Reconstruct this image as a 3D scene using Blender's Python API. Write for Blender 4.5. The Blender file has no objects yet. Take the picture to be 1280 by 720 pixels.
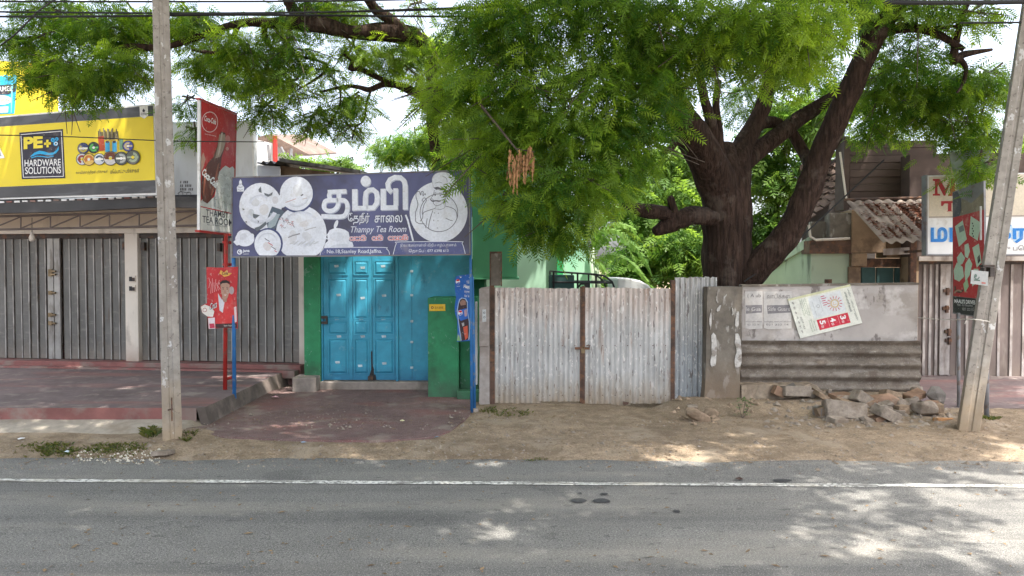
import bpy, bmesh, math, random
import numpy as np
from mathutils import Vector, Matrix, noise
R = math.radians
rnd = random.Random(7)
SC = bpy.context.scene
COL = SC.collection
# ------------------------------------------------------------------ camera
F_PX, CAM_Z, HOR = 949.0, 2.05, 335.0
TILT = math.atan((360 - HOR) / F_PX)
cam = bpy.data.cameras.new('camera'); cam.sensor_width = 36; cam.lens = F_PX / 1280 * 36
cam.clip_start = 0.05; cam.clip_end = 2000
cam_o = bpy.data.objects.new('camera', cam); COL.objects.link(cam_o)
cam_o.location = (0, 0, CAM_Z); cam_o.rotation_euler = (R(90) - TILT, 0, 0)
SC.camera = cam_o
# ------------------------------------------------------------------ light
SUN = Vector((0.25, -0.30, 1.0)).normalized()          # towards the sun
EL = math.asin(SUN.z)
w = bpy.data.worlds.new('World'); SC.world = w; w.use_nodes = True
nt = w.node_tree
sky = nt.nodes.new('ShaderNodeTexSky'); sky.sky_type = 'NISHITA'; sky.sun_disc = False
sky.sun_elevation = EL; sky.sun_rotation = math.atan2(SUN.x, SUN.y)
sky.air_density = 0.8; sky.dust_density = 5.0; sky.ozone_density = 1.0
hs_ = nt.nodes.new('ShaderNodeHueSaturation'); hs_.inputs['Saturation'].default_value = .55      # hazy, milky sky
nt.links.new(sky.outputs[0], hs_.inputs['Color']); nt.links.new(hs_.outputs[0], nt.nodes['Background'].inputs[0])
nt.nodes['Background'].inputs[1].default_value = 0.15
sl = bpy.data.lights.new('sun', 'SUN'); sl.energy = 2.6; sl.angle = R(0.53); sl.color = (1, 0.95, 0.87)
so = bpy.data.objects.new('sun', sl); COL.objects.link(so); so.location = (0, 0, 20)
so.rotation_euler = SUN.to_track_quat('Z', 'Y').to_euler()
SC.view_settings.view_transform = 'Standard'; SC.view_settings.look = 'None'
SC.view_settings.exposure = 2.12; SC.view_settings.gamma = 1
SC.cycles.max_bounces = 8; SC.cycles.diffuse_bounces = 4; SC.cycles.transmission_bounces = 4
SC.cycles.use_denoising = True
# ------------------------------------------------------------------ picture point -> place
CT, ST = math.cos(TILT), math.sin(TILT)
def ray(px, py):
    a = (px - 640) / F_PX; b = (360 - py) / F_PX
    return Vector((a, CT + b * ST, -ST + b * CT))
def at(px, py, Y):
    d = ray(px, py); t = Y / d.y
    return Vector((d.x * t, Y, CAM_Z + d.z * t))
def gz(px, py, z=0.0):
    d = ray(px, py); t = (z - CAM_Z) / d.z
    return Vector((d.x * t, d.y * t, z))
class Frame:
    """an upright plane: along e, out of it n (towards the street)"""
    def __init__(s, p0, p1):
        s.p = Vector((p0[0], p0[1], 0)); e = Vector((p1[0] - p0[0], p1[1] - p0[1], 0)); s.e = e.normalized()
        s.n = Vector((s.e.y, -s.e.x, 0))
    def w(s, u, v, d=0): return s.p + s.e * u + s.n * d + Vector((0, 0, v))
    def uv(s, px, py, d=0):
        r = ray(px, py); q = s.p + s.n * d - Vector((0, 0, CAM_Z)); t = q.dot(s.n) / r.dot(s.n)
        h = r * t + Vector((0, 0, CAM_Z)) - s.p
        return h.dot(s.e), h.z
    def u(s, px, py=335, d=0): return s.uv(px, py, d)[0]
    def v(s, px, py, d=0): return s.uv(px, py, d)[1]
    def box(s, mb, u0, u1, v0, v1, d0, d1, m=None):
        mb.hexa([s.w(u, v, d) for d in (d0, d1) for (u, v) in ((u0, v0), (u1, v0), (u1, v1), (u0, v1))], m)
    def pbox(s, mb, x0, y0, x1, y1, d0, d1, m=None):     # rectangle given by the photograph, lies at depth d1
        xm, ym = (x0 + x1) / 2, (y0 + y1) / 2
        s.box(mb, s.u(x0, ym, d1), s.u(x1, ym, d1), s.v(xm, y1, d1), s.v(xm, y0, d1), d0, d1, m)
    def slab(s, mb, pts, d0, d1, m=None):                # outline of a flat board, any polygon
        a = [s.w(*s.uv(x, y, d1), d1) for x, y in pts]; b = [q + s.n * (d0 - d1) for q in a]
        mb.prism(a, b, m)
    def flat(s, mb, pts, d, m=None):                     # print on a surface
        mb.poly([s.w(*s.uv(x, y, d), d) for x, y in pts], m)
    def ell(s, mb, x, y, rx, ry, d, m=None, n=28, a0=0, clip=None):
        p = []
        for k in range(n):
            t = 2 * math.pi * k / n
            X, Y = rx * math.cos(t), ry * math.sin(t)
            c, q = math.cos(a0), math.sin(a0)
            yy = y + X * q + Y * c
            if clip is not None: yy = min(yy, clip)
            p.append((x + X * c - Y * q, yy))
        s.flat(mb, p, d, m)
    def ring(s, mb, x, y, r0, r1, d, m=None, n=36, t0=0, t1=2 * math.pi, sy=1):
        for k in range(n):
            a, b = t0 + (t1 - t0) * k / n, t0 + (t1 - t0) * (k + 1) / n
            s.flat(mb, [(x + r * math.cos(t), y + sy * r * math.sin(t)) for r, t in ((r0, a), (r1, a), (r1, b), (r0, b))], d, m)
    def line(s, mb, pts, wd, d, m=None):
        pts = [Vector(p) for p in pts]; L, Q = [], []
        for k, p in enumerate(pts):
            t = (pts[min(k + 1, len(pts) - 1)] - pts[max(k - 1, 0)])
            t = t.normalized() if t.length > 1e-6 else Vector((1, 0))
            q = Vector((-t.y, t.x)) * wd / 2; L.append(p + q); Q.append(p - q)
        for k in range(len(pts) - 1): s.flat(mb, [L[k], L[k + 1], Q[k + 1], Q[k]], d, m)
    def text(s, mb, body, x0, y0, x1, y1, d, m, dy=0, bold=0, shear=0, corner=None):
        """ink box x0..x1, y0 (top)..y1 (bottom) in the photograph, dy = fall along its length; corner = 4 corners instead"""
        V, Fc = glyphs(body, bold, shear)
        base = len(mb.v)
        for (a, b) in V:
            if corner:
                tl, tr, br, bl = [Vector(c) for c in corner]
                q = (tl * (1 - a) + tr * a) * b + (bl * (1 - a) + br * a) * (1 - b)
                X, Y = q
            else:
                X = x0 + (x1 - x0) * a; Y = y1 + (y0 - y1) * b + dy * a
            mb.v.append(s.w(*s.uv(X, Y, d), d))
        i = mb.mi(m)
        for f in Fc: mb.f.append([base + k for k in f]); mb.fm.append(i)
_gl = {}
def glyphs(body, bold=0, shear=0):
    k = (body, bold, shear)
    if k not in _gl:
        c = bpy.data.curves.new('lettering', 'FONT'); c.body = body; c.size = 1; c.offset = bold; c.shear = shear; c.resolution_u = 3
        o = bpy.data.objects.new('lettering', c); COL.objects.link(o)
        me = bpy.data.meshes.new_from_object(o.evaluated_get(bpy.context.evaluated_depsgraph_get()))
        co = np.array([v.co[:2] for v in me.vertices]); mn, mx = co.min(0), co.max(0)
        _gl[k] = (((co - mn) / (mx - mn)).tolist(), [list(p.vertices) for p in me.polygons])
        bpy.data.objects.remove(o); bpy.data.curves.remove(c); bpy.data.meshes.remove(me)
    return _gl[k]
# ------------------------------------------------------------------ mesh builder
W0 = {}
class MB:
    def __init__(s): s.v, s.f, s.fm, s.m = [], [], [], []
    def mi(s, m):
        if m is None: return 0
        if m not in s.m: s.m.append(m)
        return s.m.index(m)
    def add(s, vs, fs, m=None):
        b = len(s.v); s.v += [Vector(q) for q in vs]; i = s.mi(m)
        for f in fs: s.f.append([b + k for k in f]); s.fm.append(i)
    def poly(s, p, m=None): s.add(p, [list(range(len(p)))], m)
    def hexa(s, p, m=None):
        s.add(p, [(0, 1, 2, 3), (7, 6, 5, 4), (0, 4, 5, 1), (1, 5, 6, 2), (2, 6, 7, 3), (3, 7, 4, 0)], m)
    def box(s, c, sz, m=None, rz=0, rot=None):
        M = rot or Matrix.Rotation(rz, 3, 'Z'); c = Vector(c); a, b, h = [q / 2 for q in sz]
        s.hexa([c + M @ Vector((x, y, z)) for z in (-h, h) for x, y in ((-a, -b), (a, -b), (a, b), (-a, b))], m)
    def prism(s, a, b, m=None):
        n = len(a)
        s.add(list(a) + list(b), [list(range(n)), list(range(2 * n - 1, n - 1, -1))] + [(k, n + k, n + (k + 1) % n, (k + 1) % n) for k in range(n)], m)
    def tube(s, pts, rad, m=None, n=8, cap=True, rough=0.0, seed=0, sx=1.0):
        pts = [Vector(p) for p in pts]; k = len(pts)
        if not hasattr(rad, '__len__'): rad = [rad] * k
        vs = []; up = None
        for i, p in enumerate(pts):
            t = (pts[min(i + 1, k - 1)] - pts[max(i - 1, 0)]).normalized()
            if up is None: up = Vector((0, 1, 0)) if abs(t.y) < .9 else Vector((1, 0, 0))
            x = t.cross(up).normalized(); y = x.cross(t).normalized(); up = y
            for j in range(n):
                a = 2 * math.pi * j / n
                r = rad[i]
                d = x * math.cos(a) * sx + y * math.sin(a)
                if rough:
                    r *= 1 + rough * (noise.noise(Vector((math.cos(a) * 2.2 + seed, math.sin(a) * 2.2, i * .22))) + .7 * noise.noise(Vector((math.cos(a) * 6 + seed, math.sin(a) * 6, i * .12 + 9))))
                vs.append(p + d * r)
        fs = [(i * n + j, i * n + (j + 1) % n, (i + 1) * n + (j + 1) % n, (i + 1) * n + j) for i in range(k - 1) for j in range(n)]
        if cap: fs += [list(range(n - 1, -1, -1)), list(range((k - 1) * n, k * n))]
        s.add(vs, fs, m)
    def build(s, name, mat=None, parent=None, smooth=False, bevel=0, origin=None):
        me = bpy.data.meshes.new(name)
        c = np.array([tuple(q) for q in s.v])
        o0 = Vector(origin) if origin is not None else Vector(((c[:, 0].min() + c[:, 0].max()) / 2, (c[:, 1].min() + c[:, 1].max()) / 2, c[:, 2].min()))
        me.from_pydata([tuple(Vector(q) - o0) for q in s.v], [], s.f)
        ms = s.m if s.m else [mat]
        for q in ms: me.materials.append(q)
        if len(ms) > 1: me.polygons.foreach_set('material_index', s.fm)
        if smooth: me.polygons.foreach_set('use_smooth', [True] * len(me.polygons))
        me.update()
        return link(name, me, o0, parent, bevel)
def link(name, me, o0, parent=None, bevel=0):
    o = bpy.data.objects.new(name, me); COL.objects.link(o)
    W0[o] = Vector(o0)
    if parent: o.parent = parent; o.location = W0[o] - W0[parent]
    else: o.location = o0
    if bevel:
        b = o.modifiers.new('edge', 'BEVEL'); b.width = bevel; b.segments = 2; b.limit_method = 'ANGLE'
    return o
def tag(o, label=None, cat=None, group=None, kind=None):
    if label: o['label'] = label
    if cat: o['category'] = cat
    if group: o['group'] = group
    if kind: o['kind'] = kind
    return o
def thing(name, loc, label, cat, group=None):
    o = bpy.data.objects.new(name, None); COL.objects.link(o); o.location = loc; o.empty_display_size = .2
    W0[o] = Vector(loc); return tag(o, label, cat, group)
def clone(o, loc, parent):
    c = o.copy(); COL.objects.link(c); W0[c] = Vector(loc); c.parent = parent; c.location = W0[c] - W0[parent]; return c
def spline(pts, k=6):
    """pts: tuples of any size, Catmull-Rom"""
    P = [np.array(p, float) for p in pts]; out = []
    for i in range(len(P) - 1):
        a, b, c, d = P[max(i - 1, 0)], P[i], P[i + 1], P[min(i + 2, len(P) - 1)]
        for j in range(k):
            t = j / k
            out.append(.5 * (2 * b + (c - a) * t + (2 * a - 5 * b + 4 * c - d) * t * t + (3 * b - a - 3 * c + d) * t ** 3))
    out.append(P[-1]); return out
# ------------------------------------------------------------------ materials
def nd(t, typ, **kw):
    n = t.nodes.new(typ)
    for k, v in kw.items():
        if k in n.inputs.keys(): n.inputs[k].default_value = v
        else: setattr(n, k, v)
    return n
def rgba(c): return (c[0], c[1], c[2], 1)
class Mat:
    """layers of colour over world position"""
    def __init__(s, name, col, rough=.85, metal=0, spec=.35):
        s.m = bpy.data.materials.new(name); s.m.use_nodes = True; s.t = s.m.node_tree
        s.b = s.t.nodes['Principled BSDF']
        s.b.inputs['Roughness'].default_value = rough; s.b.inputs['Metallic'].default_value = metal
        s.b.inputs['Specular IOR Level'].default_value = spec
        s.g = nd(s.t, 'ShaderNodeNewGeometry'); s.pos = s.g.outputs['Position']
        rgb = nd(s.t, 'ShaderNodeRGB'); rgb.outputs[0].default_value = rgba(col); s.c = rgb.outputs[0]; s.h = None
    def L(s, a, b): s.t.links.new(a, b)
    def noise(s, scale, detail=4, st=(1, 1, 1), rough=.6, dist=0):
        mp = nd(s.t, 'ShaderNodeMapping'); mp.inputs['Scale'].default_value = st; s.L(s.pos, mp.inputs['Vector'])
        n = nd(s.t, 'ShaderNodeTexNoise', Scale=scale, Detail=detail, Roughness=rough, Distortion=dist); s.L(mp.outputs[0], n.inputs['Vector'])
        return n.outputs[0]
    def ramp(s, val, a, b, lo=0, hi=1):
        r = nd(s.t, 'ShaderNodeMapRange', clamp=True); s.L(val, r.inputs[0])
        for i, q in enumerate((a, b, lo, hi)): r.inputs[i + 1].default_value = q
        return r.outputs[0]
    def math(s, op, a, b):
        n = nd(s.t, 'ShaderNodeMath', operation=op)
        for i, q in enumerate((a, b)):
            if isinstance(q, (int, float)): n.inputs[i].default_value = q
            else: s.L(q, n.inputs[i])
        return n.outputs[0]
    def z(s):
        x = nd(s.t, 'ShaderNodeSeparateXYZ'); s.L(s.pos, x.inputs[0]); return x.outputs[2]
    def axis(s, i):
        x = nd(s.t, 'ShaderNodeSeparateXYZ'); s.L(s.pos, x.inputs[0]); return x.outputs[i]
    def over(s, col, fac, blend='MIX'):
        m = nd(s.t, 'ShaderNodeMix', data_type='RGBA', blend_type=blend)
        if isinstance(fac, (int, float)): m.inputs[0].default_value = fac
        else: s.L(fac, m.inputs[0])
        s.L(s.c, m.inputs[6]); m.inputs[7].default_value = rgba(col); s.c = m.outputs[2]; return s
    def vary(s, scale, amt, detail=5, st=(1, 1, 1)):         # lighter and darker mottling
        v = s.ramp(s.noise(scale, detail, st), .36, .64, 1 - amt, 1 + amt)
        m = nd(s.t, 'ShaderNodeMix', data_type='RGBA', blend_type='MULTIPLY'); m.inputs[0].default_value = 1
        s.L(s.c, m.inputs[6]); c = nd(s.t, 'ShaderNodeCombineColor')
        for i in range(3): s.L(v, c.inputs[i])
        s.L(c.outputs[0], m.inputs[7]); s.c = m.outputs[2]; return s
    def patch(s, col, scale, a, b, st=(1, 1, 1), detail=5, amt=1, dist=0, rough=.6):
        return s.over(col, s.ramp(s.noise(scale, detail, st, rough, dist), .5 + (a - .5) * .62, .5 + (b - .5) * .62, 0, amt))
    def low(s, col, z0, z1, scale=4, amt=1, st=(1, 1, 1)):    # splashed dirt that climbs from below: full at z0, none at z1
        zz = s.math('ADD', s.z(), s.math('MULTIPLY', s.math('SUBTRACT', s.noise(scale, 5, st), .5), (z1 - z0) * 1.2))
        return s.over(col, s.ramp(zz, z0, z1, amt, 0))
    def bump(s, scale, strength=.3, dist=.01, st=(1, 1, 1), detail=6):
        n = s.noise(scale, detail, st)
        b = nd(s.t, 'ShaderNodeBump', Strength=strength, Distance=dist); s.L(n, b.inputs['Height'])
        if s.h: s.L(s.h, b.inputs['Normal'])
        s.h = b.outputs[0]; return s
    def done(s):
        s.L(s.c, s.b.inputs['Base Color'])
        if s.h: s.L(s.h, s.b.inputs['Normal'])
        return s.m
_flat = {}
def ink(col, rough=.6):                                     # print on boards, a little faded and dusty
    k = tuple(round(q, 3) for q in col) + (rough,)
    if k not in _flat:
        _flat[k] = Mat('printed_ink', col, rough, spec=.3).vary(2.5, .09).vary(34, .07).patch((.42, .37, .3), 5, .58, .85, amt=.3).patch((.5, .47, .42), 22, .68, .78, amt=.35).done()
    return _flat[k]
BROWN = (.16, .11, .07)
# ------------------------------------------------------------------ palette
def concrete(name, col, dirt=(.13, .11, .09), amt=.7, sc=2.2):
    return Mat(name, col, .9, spec=.2).vary(1.3, .16).vary(14, .1).patch(dirt, sc, .52, .74, amt=amt).bump(45, .25, .006).bump(180, .2, .002)
M_ASPH = (Mat('asphalt', (.168, .163, .152), .88, spec=.28).vary(.5, .1, st=(.35, 1, 1)).vary(3, .07).vary(55, .28, 3).vary(120, .42, 2)
          .patch((.30, .275, .235), .9, .5, .75, st=(.25, 1.6, 1), amt=.45).patch((.085, .084, .083), .8, .5, .72, st=(.06, 1.9, 1), amt=.5).patch((.075, .074, .073), 1.1, .66, .7, st=(.6, 1, 1), amt=.35).patch((.05, .05, .05), 5, .7, .76, st=(1, 2.2, 1), amt=.5)
          .patch((.40, .385, .35), 95, .66, .76, detail=2, amt=.85).patch((.06, .06, .06), 80, .68, .78, detail=2, amt=.7)
          .bump(130, .55, .006).bump(330, .4, .003).done())
M_LINE = (Mat('road_paint', (.68, .67, .63), .8, spec=.2).vary(4, .08).patch((.19, .185, .172), 26, .5, .6, amt=.9).patch((.2, .19, .17), 5, .52, .6, st=(.5, 3, 1), amt=.8).patch((.4, .36, .3), 2, .5, .75, amt=.6).bump(160, .4, .004).done())
M_DIRT = (Mat('dirt', (.25, .19, .132), .95, spec=.1).vary(.7, .2).vary(6, .18).vary(45, .22, 4).patch((.32, .26, .195), 1.6, .55, .74, amt=.7)
          .patch((.17, .125, .085), 2.6, .54, .72, amt=.65).patch((.4, .35, .28), 120, .66, .74, amt=.7, detail=2).patch((.11, .08, .055), 60, .67, .75, amt=.6)
          .bump(7, .5, .03).bump(60, .6, .012).bump(220, .4, .004).done())
M_OXIDE = (Mat('worn_red_oxide_floor', (.15, .095, .088), .8, spec=.25).vary(1.2, .2).vary(9, .14).patch((.2, .08, .07), 1.5, .55, .75, st=(.7, 1.2, 1), amt=.6)
           .patch((.36, .32, .28), 90, .62, .72, amt=.55, detail=3).patch((.27, .23, .19), 2.3, .56, .76, amt=.6).bump(60, .4, .006).done())
M_OXIDE2 = (Mat('grey_red_floor', (.155, .12, .117), .8, spec=.25).vary(1.1, .18).vary(12, .1).patch((.3, .13, .11), 1.1, .54, .74, st=(.4, 2, 1), amt=.5)
            .patch((.32, .28, .24), 3, .56, .8, amt=.5).bump(50, .3, .005).done())
M_REDEDGE = Mat('red_oxide_edge', (.225, .095, .085), .8).vary(2, .2).patch((.23, .18, .155), 2.2, .42, .62, amt=.85).bump(40, .3, .006).done()
M_RAMP = concrete('ramp_concrete', (.33, .29, .24), (.22, .17, .12), .6).done()
M_SIDE = concrete('worn_edge_concrete', (.19, .155, .135), (.09, .075, .065), .8).done()
M_BEIGE = Mat('beige_plaster', (.62, .53, .43), .9, spec=.2).vary(1.2, .06).patch((.36, .3, .24), 2.4, .58, .8, st=(1, 1, .4), amt=.5).low((.3, .22, .17), .4, .8, amt=.5).bump(60, .15, .003).done()
M_CREAM = Mat('cream_plaster', (.66, .60, .52), .9, spec=.2).vary(1.5, .06).patch((.35, .3, .25), 3.5, .6, .8, st=(1, 1, .4), amt=.6).low((.34, .24, .19), .38, .75, amt=.7).bump(60, .15, .003).done()
M_SHUT = (Mat('grey_steel_shutter', (.14, .137, .127), .5, .25, .4).vary(1.1, .12).vary(5, .08, st=(3, 3, .6)).patch((.3, .28, .25), 5, .6, .8, st=(1, 1, 3.5), amt=.4)
          .patch((.10, .07, .05), 3.2, .66, .8, st=(2.5, 2.5, .5), amt=.6).low((.27, .22, .18), .4, .75, amt=.5).bump(4.5, .5, .03, st=(1.5, 1.5, 1)).bump(30, .1, .003).done())
M_SHUTE = Mat('worn_shutter_edge', (.32, .31, .29), .5, .4).vary(3, .2).patch((.14, .12, .1), 4, .52, .7, st=(2, 2, .5), amt=.7).done()
M_SHUT2 = (Mat('brown_steel_shutter', (.155, .125, .115), .55, .2, .35).vary(1.1, .14).vary(6, .08, st=(3, 3, .6)).patch((.28, .25, .22), 3.5, .58, .8, st=(2, 2, .6), amt=.45).low((.25, .2, .16), .2, .6, amt=.5).done())
M_SHUT2E = Mat('pale_shutter_rib', (.36, .33, .31), .55, .2).vary(4, .2).patch((.16, .12, .1), 4, .5, .7, st=(2, 2, .6), amt=.6).done()
M_STEEL = Mat('dark_steel', (.06, .05, .045), .6, .3).vary(6, .3).patch((.16, .075, .04), 8, .55, .7, amt=.6).done()
M_TRUSS = Mat('brown_painted_steel', (.10, .075, .065), .6).vary(6, .2).done()
M_RUST = Mat('rusty_steel', (.115, .07, .052), .85, .1).vary(5, .3).patch((.22, .11, .06), 11, .52, .68, amt=.7).patch((.05, .04, .035), 7, .6, .7, amt=.7).bump(90, .4, .004).done()
M_BLACK = Mat('black_paint', (.022, .022, .024), .55).vary(5, .3).done()
M_GUTTER = Mat('dusty_dark_gutter', (.05, .049, .05), .6).vary(1.2, .3).patch((.16, .15, .14), 3, .52, .75, st=(.3, 1, 1), amt=.5).done()
M_WHITE = Mat('white_frame_paint', (.7, .7, .69), .5).vary(3, .06).patch((.4, .36, .3), 5, .6, .8, amt=.5).done()
M_YEL = Mat('yellow_vinyl', (.76, .60, .025), .5, spec=.4).vary(.8, .05).patch((.6, .46, .06), 1.6, .6, .8, amt=.5).done()
M_DKBAND = Mat('charcoal_vinyl', (.048, .047, .05), .35, spec=.5).vary(1.6, .25, st=(.5, 1, 2)).patch((.12, .125, .13), 1.8, .55, .78, st=(.5, .5, 1.5), dist=2, amt=.6).done()
M_GREEN = (Mat('green_house_paint', (.025, .2, .085), .62, spec=.35).vary(1.2, .16).vary(8, .1).patch((.2, .34, .27), 9, .7, .78, st=(1, 1, .7), dist=1.5, amt=.6)
           .patch((.015, .075, .035), 1.6, .54, .72, amt=.6).low((.06, .09, .06), .1, .55, amt=.7).bump(30, .2, .005).done())
M_GREEN_UP = Mat('dull_green_paint', (.075, .29, .145), .75).vary(1, .15).patch((.025, .10, .05), 1.2, .5, .7, st=(1, 1, .35), amt=.7).patch((.2, .33, .25), 6, .64, .75, st=(1, 1, .3), amt=.4).bump(30, .15, .004).done()
M_MINT = Mat('mint_wall_paint', (.40, .62, .46), .85).vary(.8, .06).patch((.16, .5, .3), .9, .48, .62, st=(1, 1, .3), amt=.35).bump(40, .1, .003).done()
M_GCOL = Mat('bright_green_column_paint', (.04, .36, .12), .6).vary(2, .1).done()
M_BLUE = (Mat('blue_door_paint', (.04, .295, .43), .48, spec=.4).vary(1.3, .1).vary(9, .07).patch((.012, .1, .17), 5, .7, .85, st=(1.6, 1, .5), amt=.6)
          .low((.02, .13, .25), .24, .5, 7, amt=.8).patch((.3, .42, .46), 11, .72, .8, amt=.2).bump(30, .12, .003).done())
M_TEAL = Mat('teal_sheet_paint', (.04, .27, .39), .45, spec=.4).vary(1, .1).patch((.015, .11, .17), 3, .6, .75, st=(1.5, 1, .4), amt=.6).done()
M_SCRAPE = Mat('pale_scraped_paint', (.42, .52, .56), .6).vary(12, .3).done()
M_SILL = concrete('step_concrete', (.26, .225, .195)).done()
M_POSTC = concrete('grey_post_concrete', (.40, .36, .33), (.2, .16, .13), .5).done()
M_PILLAR = (Mat('mossy_plaster', (.17, .15, .125), .95, spec=.15).vary(1.4, .22).vary(8, .16).patch((.12, .10, .08), 2, .5, .7, amt=.75).patch((.42, .4, .37), 5.5, .62, .72, st=(1.4, 1.4, .6), amt=.6)
            .low((.22, .16, .11), .1, .75, amt=.9).bump(20, .5, .015).bump(90, .4, .005).done())
M_PLAST = (Mat('old_white_plaster', (.40, .37, .35), .92, spec=.15).vary(1.2, .12).patch((.3, .27, .24), 1.8, .5, .66, st=(.6, 1, 1.2), amt=.8).patch((.13, .11, .1), 6, .62, .72, st=(1, 1, .5), amt=.75)
           .patch((.58, .55, .53), 3, .55, .7, amt=.6).bump(25, .4, .01).bump(110, .3, .004).done())
M_RUBBLE = Mat('rubble_masonry', (.30, .24, .18), .95, spec=.1).vary(2, .2).vary(12, .2).patch((.17, .13, .095), 3, .52, .7, amt=.7).bump(12, .7, .03).bump(70, .5, .008).done()
def tin(name, top, bot, z0, z1):
    m = Mat(name, top, .48, .35, .4)
    zz = m.math('ADD', m.z(), m.math('MULTIPLY', m.math('SUBTRACT', m.noise(3, 5, (2.5, 1, .25)), .5), 1.1))
    m.over(bot, m.ramp(zz, z0, z1, 1, 0))
    m.vary(2, .1).vary(9, .14, st=(3, 1, .35)).patch((.66, .64, .61), 15, .655, .70, st=(1.5, 1, .7), dist=1.2, amt=.9).patch((.11, .09, .08), 13, .68, .74, st=(2.2, 1, .4), amt=.8)
    m.patch((.26, .15, .09), 3.5, .6, .8, st=(2.5, 1, .4), amt=.5)
    return m
M_TIN = tin('weathered_galvanised_sheet', (.50, .44, .40), (.44, .44, .43), 1.1, 1.55).low((.30, .22, .13), .02, .5, 6, amt=.75, st=(2, 1, .6)).bump(40, .12, .003).done()
M_TIN2 = tin('grey_galvanised_sheet', (.40, .40, .39), (.34, .36, .37), .8, 1.3).bump(40, .12, .003).done()
M_TIN3 = (Mat('dusty_brown_tin', (.16, .135, .11), .7, .15, .3).vary(1, .15).vary(9, .15).vary(60, .14).patch((.3, .27, .235), 7, .55, .72, st=(.6, 1, 1.5), amt=.6).patch((.10, .075, .058), 3, .55, .7, amt=.65).patch((.36, .33, .3), 40, .66, .75, amt=.5).bump(50, .15, .004).done())
M_POLE = (Mat('utility_pole_concrete', (.30, .275, .245), .92, spec=.15).vary(1, .12, st=(3, 3, .4)).vary(10, .14).patch((.24, .21, .185), 2.2, .52, .7, st=(2, 2, .4), amt=.6)
          .patch((.68, .68, .68), 8, .68, .72, st=(1, 1, .7), amt=.6).patch((.13, .11, .1), 24, .68, .74, amt=.7).low((.36, .26, .15), .05, 1.0, 4, amt=.6).bump(40, .4, .008).done())
M_BARK = (Mat('neem_bark', (.05, .032, .025), .95, spec=.12).vary(1.2, .2).vary(9, .35, st=(2.4, 2.4, .35)).patch((.026, .018, .015), 10, .5, .62, st=(2.6, 2.6, .3), amt=.85)
          .patch((.15, .12, .1), 2.6, .62, .78, amt=.4).bump(10, 1.0, .05, st=(2.6, 2.6, .28)).bump(50, .7, .015, st=(2, 2, .5)).done())
M_TWIG = Mat('twig_bark', (.09, .07, .055), .9).vary(8, .3).done()
def leafmat(name, c1, c2, tr, old=(.2, .19, .03)):
    m = bpy.data.materials.new(name); m.use_nodes = True; t = m.node_tree; b = t.nodes['Principled BSDF']
    at_ = nd(t, 'ShaderNodeAttribute', attribute_name='tone')
    mx = nd(t, 'ShaderNodeMix', data_type='RGBA'); t.links.new(at_.outputs['Fac'], mx.inputs[0]); mx.inputs[6].default_value = rgba(c1); mx.inputs[7].default_value = rgba(c2)
    b.inputs['Roughness'].default_value = .45; b.inputs['Specular IOR Level'].default_value = .22
    t.links.new(mx.outputs[2], b.inputs['Base Color'])
    tl = nd(t, 'ShaderNodeBsdfTranslucent')
    m2 = nd(t, 'ShaderNodeMix', data_type='RGBA', blend_type='MULTIPLY'); m2.inputs[0].default_value = 1
    t.links.new(mx.outputs[2], m2.inputs[6]); m2.inputs[7].default_value = rgba(tr); t.links.new(m2.outputs[2], tl.inputs[0])
    sh = nd(t, 'ShaderNodeMixShader'); sh.inputs[0].default_value = .5
    t.links.new(b.outputs[0], sh.inputs[1]); t.links.new(tl.outputs[0], sh.inputs[2]); t.links.new(sh.outputs[0], t.nodes['Material Output'].inputs[0])
    return m
M_LEAF = leafmat('neem_leaf', (.04, .105, .016), (.20, .30, .04), (2.6, 2.4, .9))
M_LEAF2 = leafmat('shrub_leaf', (.045, .105, .025), (.12, .2, .04), (2.2, 2.0, 1.1))
M_DRYLEAF = Mat('dry_leaf', (.30, .155, .07), .9).vary(9, .35).done()
M_LITTER = Mat('dead_leaf_litter', (.19, .13, .075), .9).vary(14, .5).done()
M_GRASS = leafmat('grass_blade', (.05, .085, .022), (.2, .19, .07), (1.8, 1.6, 1))
M_STONE = Mat('grey_stone', (.25, .21, .17), .95, spec=.15).vary(3, .2).vary(22, .16).patch((.36, .31, .26), 4, .55, .72, amt=.6).patch((.18, .14, .105), 3.4, .54, .7, amt=.7).bump(18, .6, .02).bump(90, .5, .006).done()
M_STONEB = Mat('dark_stone', (.165, .15, .135), .9, spec=.2).vary(4, .25).patch((.32, .28, .24), 5, .58, .72, amt=.6).bump(18, .6, .02).bump(90, .5, .006).done()
M_STONER = Mat('reddish_stone', (.27, .175, .12), .95, spec=.1).vary(4, .22).patch((.34, .27, .2), 5, .56, .72, amt=.6).bump(18, .6, .02).bump(90, .5, .006).done()
M_BRICK = Mat('orange_brick', (.46, .24, .11), .95, spec=.1).vary(6, .2).patch((.4, .33, .26), 6, .55, .7, amt=.6).bump(60, .4, .006).done()
M_EARTH = Mat('earth_covered_stone', (.29, .215, .15), .95, spec=.1).vary(3, .2).vary(20, .2).patch((.18, .13, .09), 4, .54, .7, amt=.6).bump(14, .6, .03).bump(70, .5, .01).done()
M_ROOFT = Mat('old_clay_tile', (.15, .105, .085), .9).vary(2, .25).vary(12, .2).patch((.1, .085, .075), 3, .52, .7, amt=.7).done()
M_ASB = (Mat('old_asbestos_sheet', (.30, .245, .205), .95, spec=.1).vary(2, .2).patch((.16, .13, .11), 3, .5, .7, amt=.7).bump(60, .4, .006).done())
M_WOODB = Mat('brown_board_wall', (.085, .06, .05), .9).vary(1.5, .2, st=(1, 1, 3)).patch((.08, .055, .047), 2.5, .52, .7, st=(.4, 1, 2), amt=.7).bump(30, .3, .006, st=(.3, 1, 2)).done()
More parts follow.
